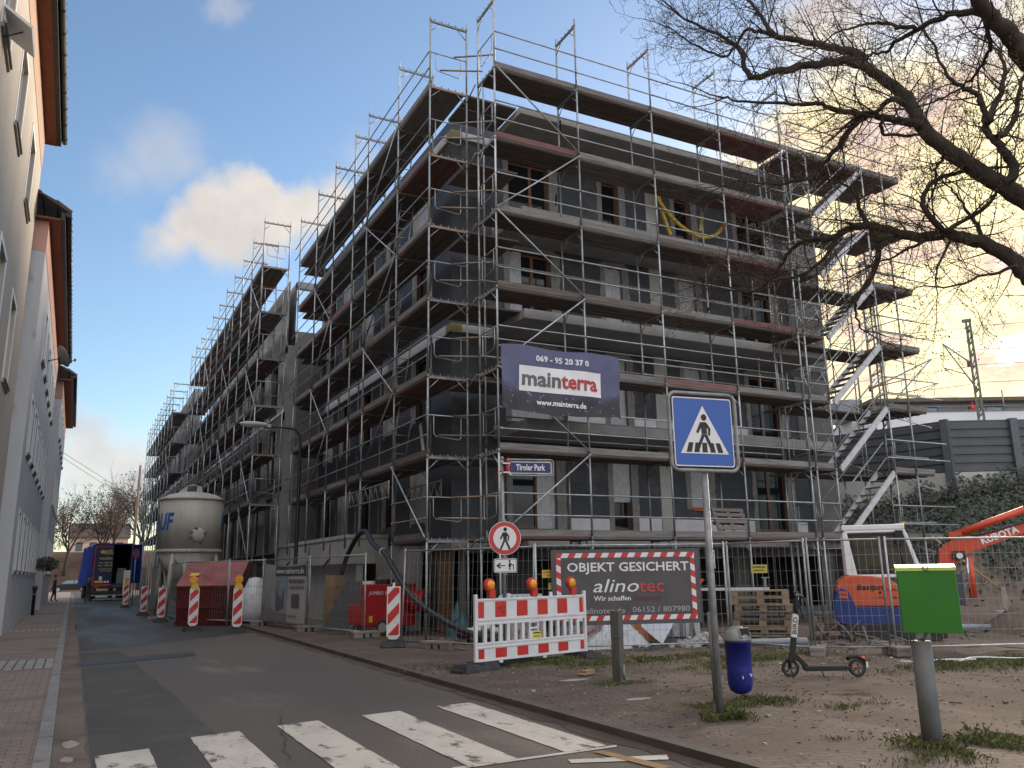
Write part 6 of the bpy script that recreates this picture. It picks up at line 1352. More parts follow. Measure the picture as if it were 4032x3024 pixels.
# ---------------------------------------------------------------- railway side: bank, ivy, noise barrier, masts, house
crest = [(27.5, 34, 3.6), (28.6, 28, 3.6), (29.8, 24.2, 3.7), (30.75, 21.4, 4.1), (33.0, 20.15, 4.6), (37.6, 17.6, 5.0), (48, 11.8, 5.0)]
foot = [(24.0, 34, 0), (24.2, 28, 0), (24.3, 21.5, 0), (25.4, 18.2, 0), (28.2, 15.8, 0), (33.5, 13.0, 0), (43, 6, 0)]
def bank(s_, t):
    s_ = min(max(s_, 0), len(crest)-1.0001); i = int(s_); f = s_-i
    a = Vector(foot[i]).lerp(Vector(foot[i+1]), f); b = Vector(crest[i]).lerp(Vector(crest[i+1]), f)
    p = a.lerp(b, t); p.z = b.z*(t**.8)+.25*mnoise.noise((p.x*.5, p.y*.5, 3))*math.sin(math.pi*min(t, 1)); return p
mb = MB(); ns_, nt_ = 60, 14
mb.add([bank((len(crest)-1)*i/ns_, j/nt_) for j in range(nt_+1) for i in range(ns_+1)], [(j*(ns_+1)+i, j*(ns_+1)+i+1, (j+1)*(ns_+1)+i+1, (j+1)*(ns_+1)+i) for j in range(nt_) for i in range(ns_)], smooth=True)
struct('embankment', mb, EARTH)
pt = MB(); far = [(140, 120, 4), (140, 90, 4), (140, 70, 4), (140, 60, 4.1), (140, 45, 4.6), (140, 20, 5), (140, -20, 5)]
pt.add([*crest, *far], [(i, i+1, len(crest)+i+1, len(crest)+i) for i in range(len(crest)-1)]); struct('railway_ground', pt, EARTH)
IVY = [M('ivy_leaf', (.014, .021, .011), (.028, .037, .018), scale=2, rough=.5), M('ivy_leaf_pale', (.03, .04, .021), (.048, .055, .03), scale=2, rough=.5)]
mb = MB(); r_ = random.Random(21)
for _ in range(15000):
    s_ = r_.uniform(1.4, 5.2); t = 1-r_.random()**1.3*.98; bare = mnoise.noise((s_*3, t*3, 7))
    if t < .30+.25*bare and r_.random() < .8: continue
    p = bank(s_, t); up_ = .1+.35*max(0, mnoise.noise((s_*5, t*5, 2)))
    p += Vector((r_.gauss(-.12, .1), r_.gauss(-.12, .1), r_.uniform(0, up_)))
    if t > .93: p.z += r_.random()**2*.7*(1+mnoise.noise((s_*4, 1, 1)))
    nn_ = Vector((r_.gauss(-.5, .4), r_.gauss(-.6, .4), r_.gauss(.5, .4))).normalized(); a = nn_.orthogonal().normalized(); a.rotate(Matrix.Rotation(r_.uniform(0, 6.3), 3, nn_)); b = nn_.cross(a); q = r_.uniform(.055, .10)
    mb.add([p-a*q, p-b*q*.7-a*q*.1, p+a*q*.9, p+b*q*.7-a*q*.1], [(0, 1, 2, 3)], 0 if r_.random() < .8 else 1)
tag(mb.build('ivy', IVY), 'dark ivy covering the railway embankment below the noise barrier', 'ivy', kind='stuff')
NB = M('barrier_grey', (.055, .062, .07), (.07, .078, .088), rough=.5, scale=1.5); NBP = M('barrier_post_grey', (.075, .085, .095), (.09, .10, .11), rough=.5)
nb = thing('noise_barrier', 'dark grey ribbed noise barrier on a concrete base along the railway embankment', 'noise barrier', (0, 0, 0))
wl_ = [(26.8, 36.5), (28.0, 31.5), (29.0, 27.8), (30.75, 21.4), (33.05, 20.12), (35.3, 18.9), (37.6, 17.6), (42, 15.2)]
for i in range(len(wl_)-1):
    a = Vector((*wl_[i], 0)); b = Vector((*wl_[i+1], 0)); d = (b-a).normalized(); n_ = Vector((d.y, -d.x, 0)); n_ = n_ if n_.dot(Vector((-1, -1, 0))) > 0 else -n_
    pn = MB(); k = 6; H0, H1 = 5.15, 7.2
    for j in range(k):
        z0_ = H0+(H1-H0)*j/k; z1_ = H0+(H1-H0)*(j+1)/k; m_ = z0_+.72*(z1_-z0_)
        prof = [(0, z0_), (.05, z0_+.02), (.05, m_), (0, m_+.03), (0, z1_)]
        for q in range(4): pn.add([a+n_*prof[q][0]+Vector((0, 0, prof[q][1])), b+n_*prof[q][0]+Vector((0, 0, prof[q][1])), b+n_*prof[q+1][0]+Vector((0, 0, prof[q+1][1])), a+n_*prof[q+1][0]+Vector((0, 0, prof[q+1][1]))], [(0, 1, 2, 3)])
    pn.beam(a-n_*.06+Vector((0, 0, 7.2)), b-n_*.06+Vector((0, 0, 7.2)), .14, .05); pn.beam(a-n_*.10+Vector((0, 0, 6.15)), b-n_*.10+Vector((0, 0, 6.15)), .08, 2.0); pn.build('acoustic_panel', NB, nb)
    MB().beam(a+Vector((0, 0, 4.86)), b+Vector((0, 0, 4.86)), .16, .56).beam(a+Vector((0, 0, 3.8)), b+Vector((0, 0, 3.8)), .16, 1.52).build('concrete_base', CONCL, nb)
    MB().beam((b.x+n_.x*.06, b.y+n_.y*.06, 3.2), (b.x+n_.x*.06, b.y+n_.y*.06, 7.26), .26, .30, up_=(d.x, d.y, 0)).build('post', NBP, nb)
GM = M('mast_green', (.10, .12, .095), (.15, .17, .135), rough=.6, scale=3, c3=(.2, .14, .08), s3=5)
def mast(label, x, y, h_, w0, w1, arms, rz_):
    t = thing('catenary_mast', label, 'mast', (x, y, 3.0), rz_, 'railway catenary masts'); mb = MB()
    for s_ in (-1, 1): mb.beam((s_*w0/2, 0, 0), (s_*w1/2, 0, h_), .10, .14)
    k = int(h_/.55)
    for i in range(k): f = i/k; mb.beam((-(w0+(w1-w0)*f)/2, 0, h_*f), ((w0+(w1-w0)*f)/2, 0, h_*(f+.02)), .06, .08); mb.beam((-(w0+(w1-w0)*f)/2, .0, h_*f), ((w0+(w1-w0)*f)/2, 0, h_*(f+1/k)), .02, .04)
    mb.build('lattice_post', GM, t)
    for z_, L_ in arms:
        MB().tube((-w1/2, 0, z_), (-L_, 0, z_+1.1), .035, 7).tube((-L_, 0, z_+1.1), (.05, 0, z_-1.3), .035, 7).tube((-L_*.35, 0, z_-.45), (-L_*1.08, 0, z_-.05), .025, 6).tube((-L_*1.08, 0, z_-.05), (-L_*.78, 0, z_-.42), .02, 6).tube((-L_*1.08, 0, z_-.05), (-L_*1.0, 0, z_+1.1), .008, 4).build('bracket_arm', STEEL, t)
        MB().lathe([(.05, -.15), (.10, -.1), (.06, -.05), (.10, 0), (.06, .05), (.10, .1), (.05, .15)], 10, (-w1/2-.12, 0, z_)).build('insulator', M('insulator_brown', (.10, .05, .03), rough=.3), t)
    MB().box(-.25, .15, -.1, .1, h_, h_+.12).build('top_beam', GM, t)
mast('green lattice catenary mast standing clear at the right above the noise barrier', 36.1, 23.3, 9.6, .30, .15, [(7.6, 1.15)], R(-57))
mast('taller green catenary mast half hidden behind the stair tower', 33.2, 26.3, 13.0, .62, .40, [(6.8, -2.4)], R(-52))
wr_ = thing('catenary_wires', 'thin railway overhead wires running between the masts', 'wires', (0, 0, 0)); mb = MB()
for z_, off in ((12.2, -.2), (11.2, .3), (10.2, -1.0), (9.4, -1.0), (8.5, .6)):
    A_ = Vector((22.8, 40.0, z_)); B_ = Vector((33.9+off*.3, 25.0, z_)); C_ = Vector((36.0+off, 22.8+off*.5, z_)); D_ = Vector((46.8+off, 9.0, z_))
    for p, q in ((A_, B_), (B_, C_), (C_, D_)): mb.path([p.lerp(q, k/8)-Vector((0, 0, .25*4*(k/8)*(1-k/8)*(.2 if (p-q).length < 6 else 1))) for k in range(9)], .011, 4)
mb.build('wires', STEELD, wr_)
hb = thing('apartment_house', 'white apartment house with a set back top floor beyond the noise barrier', 'building', (50.0, 40.6, 0), R(-27.7))
HWH = M('white_render', (.58, .58, .60), (.64, .64, .66), scale=.6)
MB().box(0, 26, 0, 10, 0, 12.3).build('wall', HWH, hb); MB().box(-.05, 26, -.05, .15, 12.31, 12.38).build('parapet_cap', STEELD, hb)
MB().box(1.2, 26, 1.8, 9.5, 12.301, 13.25).build('upper_floor', M('grey_render', (.24, .23, .22), (.28, .27, .26), scale=.6), hb); MB().box(.6, 26, .8, 10.2, 13.26, 13.52).build('roof', M('brown_roof_edge', (.10, .075, .055), (.13, .10, .08), scale=3), hb)
for u in (3.4, 8.2, 13.5, 18.5): f = MB().box(u, u+2.5, 1.72, 1.79, 12.31, 12.98).build('window', GUTT, hb); MB().box(u+.1, u+1.2, 1.70, 1.715, 12.36, 12.9).box(u+1.3, u+2.4, 1.70, 1.715, 12.36, 12.9).build('pane', M('blue_glass', (.10, .16, .24), rough=.05, spec=1.0), f)
rl = MB().tube((0, .05, 12.72), (26, .05, 12.72), .02, 5)
for u in range(0, 27, 3): rl.tube((u, .05, 12.38), (u, .05, 12.72), .015, 4)
rl.build('railing', STEEL, hb); MB().box(-.9, .9, 3, 5, 12.3, 13.9).build('stair_head', STEELD, hb); MB().tube((9.9, .2, 12.4), (9.9, .2, 13.9), .05, 6).build('drain_pipe', STEEL, hb)
pr_ = thing('person', 'person in a red top on the balcony of the white apartment house', 'person', (57.4, 37.6, 12.0), R(-160))
MB().path([(0, 0, .3), (0, 0, .7), (0, 0, .95)], [.15, .2, .08], 10).ball((0, 0, 1.12), .11, 8, 0, (1, 1, 1.2)).path([(-.18, 0, .88), (-.3, .05, .65), (-.1, .18, .6)], .055, 7).path([(.18, 0, .88), (.3, .05, .65), (.1, .18, .6)], .055, 7).build('body', [REDPL], pr_); MB().ball((0, 0, 1.16), .118, 8, 0, (1, 1, 1.05)).build('hair', HAIR, pr_)

# dirt pile, pipes and dark panel inside the site
heap('earth_pile', 'brown pile of dug earth at the right edge behind the fence', 'earth pile', 20.9, 12.2, 1.8, 1.8, 1.15, EARTH, 4, 30)
heap('earth_pile', 'long low bank of grey brown soil in front of the dark panel', 'earth pile', 20.2, 14.6, 3.4, 1.3, .55, EARTH, 6, 26)
sp2 = thing('shovel', 'wooden handled shovel stuck in the brown earth pile', 'shovel', (19.9, 12.9, .9)); MB().tube((0, 0, 0), (-1.15, .9, 1.35), .022, 8).build('handle', M('shovel_wood', (.38, .27, .12), rough=.6), sp2); MB().add([(-.16, -.05, .12), (.16, .05, .12), (.2, .02, -.3), (0, -.05, -.5), (-.2, -.06, -.3)], [(0, 1, 2, 3, 4)]).build('blade', RUST, sp2)
dpn = thing('slate_sheet', 'dark slate coloured panel standing at the foot of the ivy bank', 'panel', (22.6, 17.7, 0), R(-42)); MB().box(-1.6, 1.6, -.03, .03, .28, 1.28).build('sheet', M('slate_panel', (.035, .042, .055), (.05, .058, .072), rough=.5), dpn); MB().tube((-1.5, .1, 0), (-1.5, .1, 1.2), .03, 6).tube((1.5, .1, 0), (1.5, .1, 1.2), .03, 6).build('prop', STEELD, dpn)
for i, (x, y, l, a, z_) in enumerate(((20.6, 16.5, 2.9, -40, .25), (18.6, 13.6, 1.0, -35, .1), (12.3, 13.2, 1.0, -25, .1))): p_ = thing('grey_pipe', ('long grey pipe lying before the dark slate panel', 'short grey pipe right of the green box', 'short grey pipe between the pallets and the excavator')[i], 'pipe', (x, y, z_), R(a), 'grey pipes lying in the site'); MB().tube((-l, 0, 0), (l, 0, 0), .07, 12).build('pipe', M('grey_pvc', (.20, .22, .25), (.25, .27, .30), rough=.4), p_)
mb = MB(); r_ = random.Random(5)
for _ in range(26): a = Vector((14.9+r_.gauss(0, .7), 12.6+r_.gauss(0, .5), .05)); mb.path([a, a+Vector((r_.uniform(-.5, .5), r_.uniform(-.4, .4), r_.uniform(.05, .4)))], r_.uniform(.01, .03), 5)
tag(mb.build('timber_scraps', WOODS[1]), 'tangle of timber scraps and bars behind the green box', 'scraps', kind='stuff')
cbl = thing('pale_cable', 'pale cable lying along the foot of the right fence', 'cable', (0, 0, 0)); MB().path(spline([(12.1, 9.75, .03), (12.8, 9.3, .02), (13.4, 9.35, .05), (14.2, 9.0, .02), (15, 8.9, .04)], 8), .012, 5).path(spline([(12.2, 9.6, .03), (12.9, 9.5, .03), (13.3, 9.25, .03)], 6), .015, 5).build('cable', WHITE, cbl)
# ---------------------------------------------------------------- trees
BARK = M('dark_bark', (.030, .026, .020), (.055, .048, .036), rough=.95, scale=9, stretch=(1, 1, .4), c3=(.045, .055, .022), s3=4, t3=.60, bump=.5, bscale=25)
TWIG = M('twig_bark', (.040, .028, .022), (.06, .045, .035), rough=.9, scale=5)
SEED = M('dry_leaf', (.085, .045, .025), (.12, .07, .04), rough=.8, scale=5)
LIMBS=[
(0.16,0.02,[(9.33,4.92,5.38),(9.23,5.09,5.58),(9.1,5.26,5.83),(8.93,5.45,6.07),(8.75,5.63,6.38),(8.63,5.78,6.68),(8.63,5.87,6.97),(8.61,5.97,7.24),(8.48,6.14,7.51),(8.38,6.29,7.75),(8.25,6.48,7.91),(8.14,6.69,7.95),(7.96,6.94,8.0),(7.74,7.21,8.01),(7.6,7.45,8.04),(7.59,7.55,8.29),(7.64,7.63,8.55),(7.5,7.78,8.84),(7.3,8.0,9.07),(7.11,8.2,9.32)]),
(0.085,0.02,[(8.38,6.31,7.77),(8.43,6.37,7.97),(8.29,6.53,8.11),(8.08,6.73,8.25),(7.88,6.93,8.38),(7.72,7.11,8.52),(7.68,7.2,8.74),(7.63,7.29,8.99),(7.55,7.4,9.24),(7.44,7.53,9.43)]),
(0.04,0.012,[(7.82,7.2,8.61),(7.71,7.36,8.72),(7.62,7.52,8.8),(7.52,7.77,8.56),(7.36,7.96,8.67),(7.16,8.14,8.9),(7.01,8.3,9.13)]),
(0.08,0.015,[(8.61,5.78,6.69),(8.54,5.88,6.78),(8.45,6.0,6.86),(8.33,6.13,6.95),(8.16,6.3,7.02),(7.94,6.47,7.13),(7.84,6.59,7.24),(7.71,6.74,7.26),(7.5,6.92,7.34),(7.16,7.18,7.41),(6.97,7.34,7.52)]),
(0.06,0.012,[(8.22,6.25,6.99),(8.16,6.41,6.89),(8.11,6.57,6.73),(8.06,6.74,6.59),(7.98,6.91,6.46),(7.9,7.07,6.42),(7.65,7.3,6.41),(7.38,7.51,6.51),(7.21,7.71,6.48)]),
(0.035,0.02,[(8.34,6.1,6.9),(8.33,6.13,6.78),(8.41,6.11,6.7),(8.65,5.98,6.7),(8.79,5.91,6.69)]),
(0.05,0.035,[(8.42,5.81,6.95),(8.32,5.94,7.07),(8.27,6.11,7.0),(8.14,6.29,6.99)]),
(0.16,0.07,[(8.57,4.24,6.45),(8.22,4.31,6.65),(8.08,4.3,6.77),(7.88,4.31,6.89),(7.68,4.33,7.0),(7.55,4.31,7.1),(7.39,4.3,7.26)]),
(0.055,0.014,[(7.69,4.33,6.98),(7.59,4.52,7.08),(7.52,4.72,7.11),(7.46,4.92,7.1),(7.4,5.12,7.08),(7.45,5.26,7.05),(7.42,5.43,7.11),(7.46,5.57,7.14)]),
(0.035,0.01,[(7.43,4.9,7.09),(7.3,5.04,7.15),(7.3,5.11,7.25),(7.1,5.3,7.29),(6.99,5.45,7.28),(6.89,5.61,7.24)]),
(0.035,0.01,[(7.69,4.34,6.94),(7.93,4.45,6.8),(8.06,4.58,6.76),(8.12,4.76,6.69),(8.15,4.95,6.63),(8.07,5.2,6.59),(7.92,5.47,6.57)]),
(0.085,0.015,[(9.09,5.19,5.76),(9.21,5.15,5.96),(9.18,5.18,6.17),(9.13,5.24,6.33),(9.08,5.3,6.49),(9.09,5.31,6.73),(9.07,5.33,6.97),(8.97,5.42,7.1),(8.88,5.51,7.24),(8.81,5.56,7.44),(8.78,5.59,7.69),(8.69,5.65,7.93)]),
(0.06,0.015,[(9.03,5.24,6.59),(9.18,5.17,6.88),(9.28,5.13,7.17),(9.32,5.13,7.44),(9.27,5.19,7.63)]),
(0.055,0.02,[(9.05,5.17,6.35),(9.24,5.13,6.49),(9.37,5.09,6.74),(9.45,5.08,6.97),(9.56,5.03,7.3),(9.65,4.99,7.67)]),
(0.14,0.018,[(9.18,4.92,4.33),(9.1,5.06,4.57),(9.13,5.17,4.74),(9.12,5.28,4.92),(9.0,5.45,5.13),(8.9,5.64,5.25),(8.81,5.82,5.37),(8.68,6.04,5.39),(8.58,6.23,5.48),(8.49,6.4,5.61),(8.38,6.6,5.69),(8.32,6.78,5.71),(8.29,6.97,5.66),(8.2,7.17,5.7),(8.12,7.37,5.72),(8.1,7.56,5.64),(8.12,7.74,5.51),(8.02,8.02,5.27),(7.91,8.23,5.28)]),
(0.065,0.012,[(8.5,6.27,5.43),(8.38,6.37,5.42),(8.41,6.44,5.27),(8.43,6.53,5.07),(8.38,6.64,4.92),(8.33,6.73,4.8),(8.35,6.8,4.68),(8.41,6.84,4.54),(8.52,6.86,4.41)]),
(0.05,0.03,[(8.77,5.79,5.37),(8.6,5.85,5.59),(8.55,5.86,5.76),(8.62,5.8,5.94),(8.77,5.72,6.04),(9.23,5.47,6.16)]),
(0.045,0.02,[(8.73,5.71,5.35),(8.75,5.65,5.38),(9.04,5.41,5.6),(9.09,5.31,5.74)]),
(0.04,0.012,[(9.02,5.49,5.16),(9.04,5.54,5.38),(9.03,5.61,5.56),(8.99,5.69,5.79),(8.95,5.78,6.0)]),
(0.03,0.008,[(8.89,5.09,4.72),(8.82,5.25,4.7),(8.71,5.42,4.68),(8.54,5.64,4.62),(8.35,5.85,4.65),(8.3,6.0,4.63)]),
(0.045,0.012,[(8.46,6.57,5.68),(8.44,6.64,5.92),(8.44,6.69,6.16),(8.34,6.8,6.37),(8.2,6.98,6.45)]),
(0.04,0.01,[(8.32,6.87,5.69),(8.2,7.11,5.38),(8.05,7.31,5.24),(7.77,7.56,5.2),(7.49,7.76,5.34),(7.31,7.96,5.3)]),
(0.025,0.007,[(8.86,5.78,5.28),(8.68,5.87,4.97),(8.62,5.87,4.78),(8.59,5.87,4.54)]),
(0.035,0.01,[(8.81,6.0,5.39),(8.66,6.18,5.29),(8.5,6.36,5.2),(8.27,6.58,5.13)]),
(0.035,0.01,[(8.78,5.66,6.35),(8.77,5.68,6.27),(8.71,5.74,6.17),(8.72,5.78,6.0),(8.68,5.85,5.79),(8.63,5.92,5.62)]),
]

def rvec(r_): return Vector((r_.gauss(0, 1), r_.gauss(0, 1), r_.gauss(0, 1))).normalized()
def sprig(mb, p, d, L_, r0, lev, r_, leaf, up_=.10, maxl=3, sp_=(.20, .16, .10)):
    n = max(3, int(L_/(.16 if lev < 2 else .07))); pts = [Vector(p)]; rad = [r0]; dd = d.normalized(); kids = []
    for i in range(n):
        dd = (dd+rvec(r_)*(.26 if lev < 2 else .42)+Vector((0, 0, up_*.35))).normalized(); pts.append(pts[-1]+dd*(L_/n)); rad.append(max(.0025, r0*(1-.88*(i+1)/n)))
        if lev < maxl:
            k = L_/n/sp_[min(lev, 2)]; m_ = int(k)+(1 if r_.random() < k-int(k) else 0)
            for _ in range(m_):
                ax_ = dd.cross(rvec(r_)).normalized(); q = dd.copy(); q.rotate(Matrix.Rotation(r_.uniform(.6, 1.25), 3, ax_)); kids.append((pts[-1].copy(), q, (1-.6*(i+1)/n)))
    mb.path(pts, rad, 5 if lev == 0 else (4 if lev == 1 else 3), 0, cap=False)
    if lev >= maxl-1 and r_.random() < leaf:
        e = pts[-1]
        for _ in range(r_.randint(1, 3)):
            a = Vector((r_.gauss(0, .3), r_.gauss(0, .3), -1)).normalized()*r_.uniform(.018, .034); b = a.orthogonal().normalized()*.008; b.rotate(Matrix.Rotation(r_.uniform(0, 6), 3, a.normalized())); o_ = e+rvec(r_)*.03; mb.add([o_, o_+a*.5+b, o_+a, o_+a*.5-b], [(0, 1, 2, 3)], 1)
    for q, v, s_ in kids: sprig(mb, q, v, L_*r_.uniform(.30, .55)*s_+.05, max(.0023, r0*.40), lev+1, r_, leaf, up_, maxl, sp_)
tr = thing('bare_tree', 'large bare winter tree reaching in from the right edge over the stair tower', 'tree', (0, 0, 0))
r_ = random.Random(12); lb = MB(); tw_ = MB()
def smooth(pts):
    o = spline(pts, 4); return [p+rvec(r_)*.015 for p in o]
tips = {}
for r0, r1, pts in LIMBS:
    P = smooth(pts); n = len(P); rad = [.76*(r0+(r1-r0)*(i/(n-1))**.8) for i in range(n)]
    rad = [q*(1+.12*mnoise.noise((i*.8, r0*50, 0))) for i, q in enumerate(rad)]
    lb.path(P, rad, 10 if r0 > .06 else 7)
    acc = 0
    for i in range(1, n):
        seg = P[i]-P[i-1]; acc += seg.length/(.088 if rad[i] < .06 else .14)
        while acc > 0:
            acc -= 1; d = seg.normalized(); ax_ = d.cross(rvec(r_)).normalized(); q = d.copy(); q.rotate(Matrix.Rotation(r_.uniform(.5, 1.3), 3, ax_)); q.z += .12
            sprig(tw_, P[i-1].lerp(P[i], r_.random()), q, r_.uniform(.45, 1.15)*(1 if rad[i] < .09 else .8), min(.0115, rad[i]*.40), 1, r_, .45)
    sprig(tw_, P[-1], P[-1]-P[-2], .7, rad[-1], 1, r_, .45)
    if r1 < .03: sprig(tw_, P[-1], P[-1]-P[-3], 1.1, rad[-1], 0, r_, .45, maxl=2)
T0 = [Vector((12.6, 2.6, -.2)), Vector((12.35, 2.9, 1.6)), Vector((11.8, 3.3, 3.2)), Vector((11.0, 3.7, 4.2))]
lb.path(spline(T0+[Vector((10.2, 4.3, 4.9)), Vector(LIMBS[0][2][0])], 6), [.34-.17*i/30 for i in range(31)], 14); lb.path(spline([T0[2], Vector((10.6, 3.9, 4.0)), Vector(next(l for l in LIMBS if l[0] == .14)[2][0])], 6), [.2, .19, .19, .18, .17, .17, .16, .16, .155, .15, .15, .145, .14], 12)
lb.path(spline([T0[2], Vector((10.6, 3.6, 4.8)), Vector(next(l for l in LIMBS if l[0] == .16 and l[1] == .07)[2][0])], 6), [.22, .21, .2, .2, .19, .18, .18, .17, .17, .16, .16, .16, .16], 12)
lb.build('trunk', BARK, tr); tw_.build('crown', [TWIG, SEED], tr)
def far_tree(label, x, y, z, h_, seed, spread=.5, leaf=0.0, lean=0):
    t = thing('bare_tree', label, 'tree', (x, y, z), 0, 'bare trees at the end of the street'); r_ = random.Random(seed); a = MB(); b = MB(); lf = []
    th = h_*.32; tp = Vector((lean*th, 0, th)); a.path([(0, 0, -.5), tp*.5, tp], [h_*.022, h_*.018, h_*.015], 8)
    def rec(p, d, L_, r0, lev):
        n = 4; pts = [p]; rad = [r0]
        for i in range(n): d = (d+rvec(r_)*.22+Vector((0, 0, .08))).normalized(); pts.append(pts[-1]+d*L_/n); rad.append(r0*(1-.5*(i+1)/n))
        (a if lev < 2 else b).path(pts, rad, 6 if lev < 2 else 3, 0, cap=False)
        if lev == 4:
            if r_.random() < leaf:
                for _ in range(3): e = pts[-1]+rvec(r_)*.25; u = rvec(r_)*.13; v = u.orthogonal().normalized()*.10; b.add([e-u, e-v, e+u, e+v], [(0, 1, 2, 3)], 1)
            return
        for i in range(1, n+1):
            for _ in range(2 if lev < 3 else 2):
                if r_.random() < .82: ax_ = d.cross(rvec(r_)).normalized(); q = d.copy(); q.rotate(Matrix.Rotation(r_.uniform(.35, .95), 3, ax_)); rec(pts[i], q, L_*r_.uniform(.5, .7), max(.012, rad[i]*.6), lev+1)
    for k in range(4):
        q = Vector((math.cos(k*1.7+seed)*spread, math.sin(k*1.7+seed)*spread, 1)).normalized(); rec(tp-Vector((0, 0, th*.15*k/4)), q, h_*.36, h_*.011, 1)
    a.build('trunk', BARK, t); b.build('crown', [TWIG, SEED], t)
far_tree('bare tree with a pale leaning trunk on the bank above the dark car', -1.2, 126, 1.4, 11.5, 3, .6, .25, .12)
far_tree('tall bare tree rising behind the lorry, beside the scaffold', 7.6, 118, 0, 17, 5, .55, .12)
far_tree('bare bushy tree between the leaning tree and the lorry', 3.2, 131, 2.4, 11, 8, .8, .35)
far_tree('bare tree half hidden by the far left house', -5.2, 124, 1.2, 9.5, 11, .7, .4)
far_tree('slender bare tree beyond the lorry roof', 5.0, 138, 3, 13, 14, .6, .1)
BANK = groundmat('leafy_bank', (.075, .045, .032), (.11, .065, .045), (.045, .03, .024), (.14, .09, .06), .4, 1.5, 8)
sheet('far_bank', -70, 90, 121.5, 150, 0, BANK, 60, 12, lambda x, y: min(5.2, (y-121.5)*.45)*(1+.15*mnoise.noise((x*.1, y*.1, 0)))+.25*mnoise.noise((x*.6, y*.6, 0))-.2)
sheet('far_hill', -400, 500, 150, 420, 4.8, BANK, 20, 8, lambda x, y: 8*((y-150)/270)+2*mnoise.noise((x*.02, y*.02, 4)))
for i, (x, y, w, h_, lab) in enumerate(((-14, 175, 13, 7, 'far house with a dark pitched roof at the left end of the street view'), (4, 180, 10, 7, 'far pale house seen between the bare trees'), (22, 172, 13, 9, 'far house with a brown roof behind the lorry'))):
    fh = thing('far_house', lab, 'house', (x, y, 5), 0, 'houses far beyond the street end'); MB().box(-w/2, w/2, 0, 9, 0, h_*.6).build('wall', M('far_wall_%s' % ('a', 'b', 'c')[i], [(.28, .22, .2), (.62, .42, .32), (.3, .25, .22)][i]), fh)
    MB().prism([(-.6, h_*.58), (9.6, h_*.58), (4.5, h_)], lambda u, v, q: (q, u, v), -w/2-.4, w/2+.4).build('roof', TILE, fh)
    for k in range(4): MB().box(-w/2+1+k*w/4.3, -w/2+2.2+k*w/4.3, -.04, -.005, 1.5, 3.2).build('window', WGL, fh)
am = thing('antenna_pole', 'tall brown pole with white antenna panels beyond the far scaffold', 'pole', (5.15, 92, 0)); MB().tube((0, 0, 0), (0, 0, 12.6), .14, 8, 0, .10).build('pole', M('brown_pole', (.16, .10, .06), (.2, .13, .09)), am); MB().box(-.35, -.15, -.1, .1, 10.2, 12.0).box(.15, .35, -.1, .1, 10.4, 12.2).tube((-.1, 0, 12.4), (-.1, 0, 13.4), .02, 5).tube((.1, 0, 12.5), (.1, 0, 13.6), .02, 5).build('antenna', WHITE, am)
# ---------------------------------------------------------------- grass, stones, litter
GR = [M('grass_blade', (.06, .085, .022), (.10, .12, .035), rough=.7, scale=1.5), M('dry_grass', (.18, .15, .06), (.22, .19, .09), rough=.8)]
mb = MB(); r_ = random.Random(31)
def tuft(cx, cy, sx, sy, n, h_=.05, z=0):
    for _ in range(n):
        x = cx+r_.gauss(0, sx); y = cy+r_.gauss(0, sy)
        if mnoise.noise((x*2.2, y*2.2, 1)) < -.15: continue
        q = h_*r_.uniform(.4, 1.3)*(1+.6*mnoise.noise((x*3, y*3, 4))); a = r_.uniform(0, 6.3); w_ = .006; lx, ly = math.cos(a)*q*.7, math.sin(a)*q*.7; zb = z+(bumps(x, y) if x > 7.2 else 0)-.005
        mb.add([(x-w_*math.sin(a), y+w_*math.cos(a), zb), (x+w_*math.sin(a), y-w_*math.cos(a), zb), (x+lx*.45, y+ly*.45, zb+q*.75), (x+lx, y+ly, zb+q*.8)], [(0, 1, 2), (1, 3, 2)], 0 if r_.random() < .75 else 1)
tuft(6.22, 7.22, .11, .09, 900, .09); tuft(7.0, 7.95, .38, .13, 2200, .05); tuft(6.9, 5.28, .16, .14, 1100, .07); tuft(7.7, 5.0, .7, .18, 3500, .05); tuft(8.6, 4.7, .5, .15, 1500, .045); tuft(6.55, 5.95, .12, .06, 250, .05)
tuft(7.2, 13.2, .8, .22, 3200, .06); tuft(9.2, 12.5, 1.2, .25, 5200, .055); tuft(11.0, 11.6, .8, .22, 2400, .05); tuft(7.0, 10.25, .28, .12, 800, .04); tuft(13.3, 9.0, 1.1, .22, 5000, .06); tuft(14.8, 8.4, .9, .25, 3000, .06); tuft(9.4, 11.0, .5, .12, 500, .05); tuft(8.0, 7.2, .25, .1, 300, .04)
tag(mb.build('grass', GR), 'sparse grass tufts on the trodden dirt', 'grass', kind='stuff')
mb = MB(); r_ = random.Random(44)
for _ in range(2600):
    x = r_.uniform(5.2, 15); y = r_.uniform(3, 14.5)
    if mnoise.noise((x*.9, y*.9, 12)) < -.05 and r_.random() < .7: continue
    s_ = r_.uniform(.004, .016)*(2 if r_.random() < .04 else 1); zb = (bumps(x, y) if x > 7.2 else 0); mb.hexa([(x+sx*s_*r_.uniform(.6, 1.2), y+sy*s_*r_.uniform(.6, 1.2), zb+(s_*.7 if sz else -.003)) for sz in (0, 1) for sy in (-1, 1) for sx in (-1, 1)], 0 if r_.random() < .7 else 1)
tag(mb.build('gravel', [M('stone_dark', (.09, .075, .065), (.14, .12, .10), scale=9), M('stone_pale', (.30, .28, .25), (.4, .37, .33), scale=9)]), 'scattered small stones and clods on the dirt', 'gravel', kind='stuff')
mb = MB()
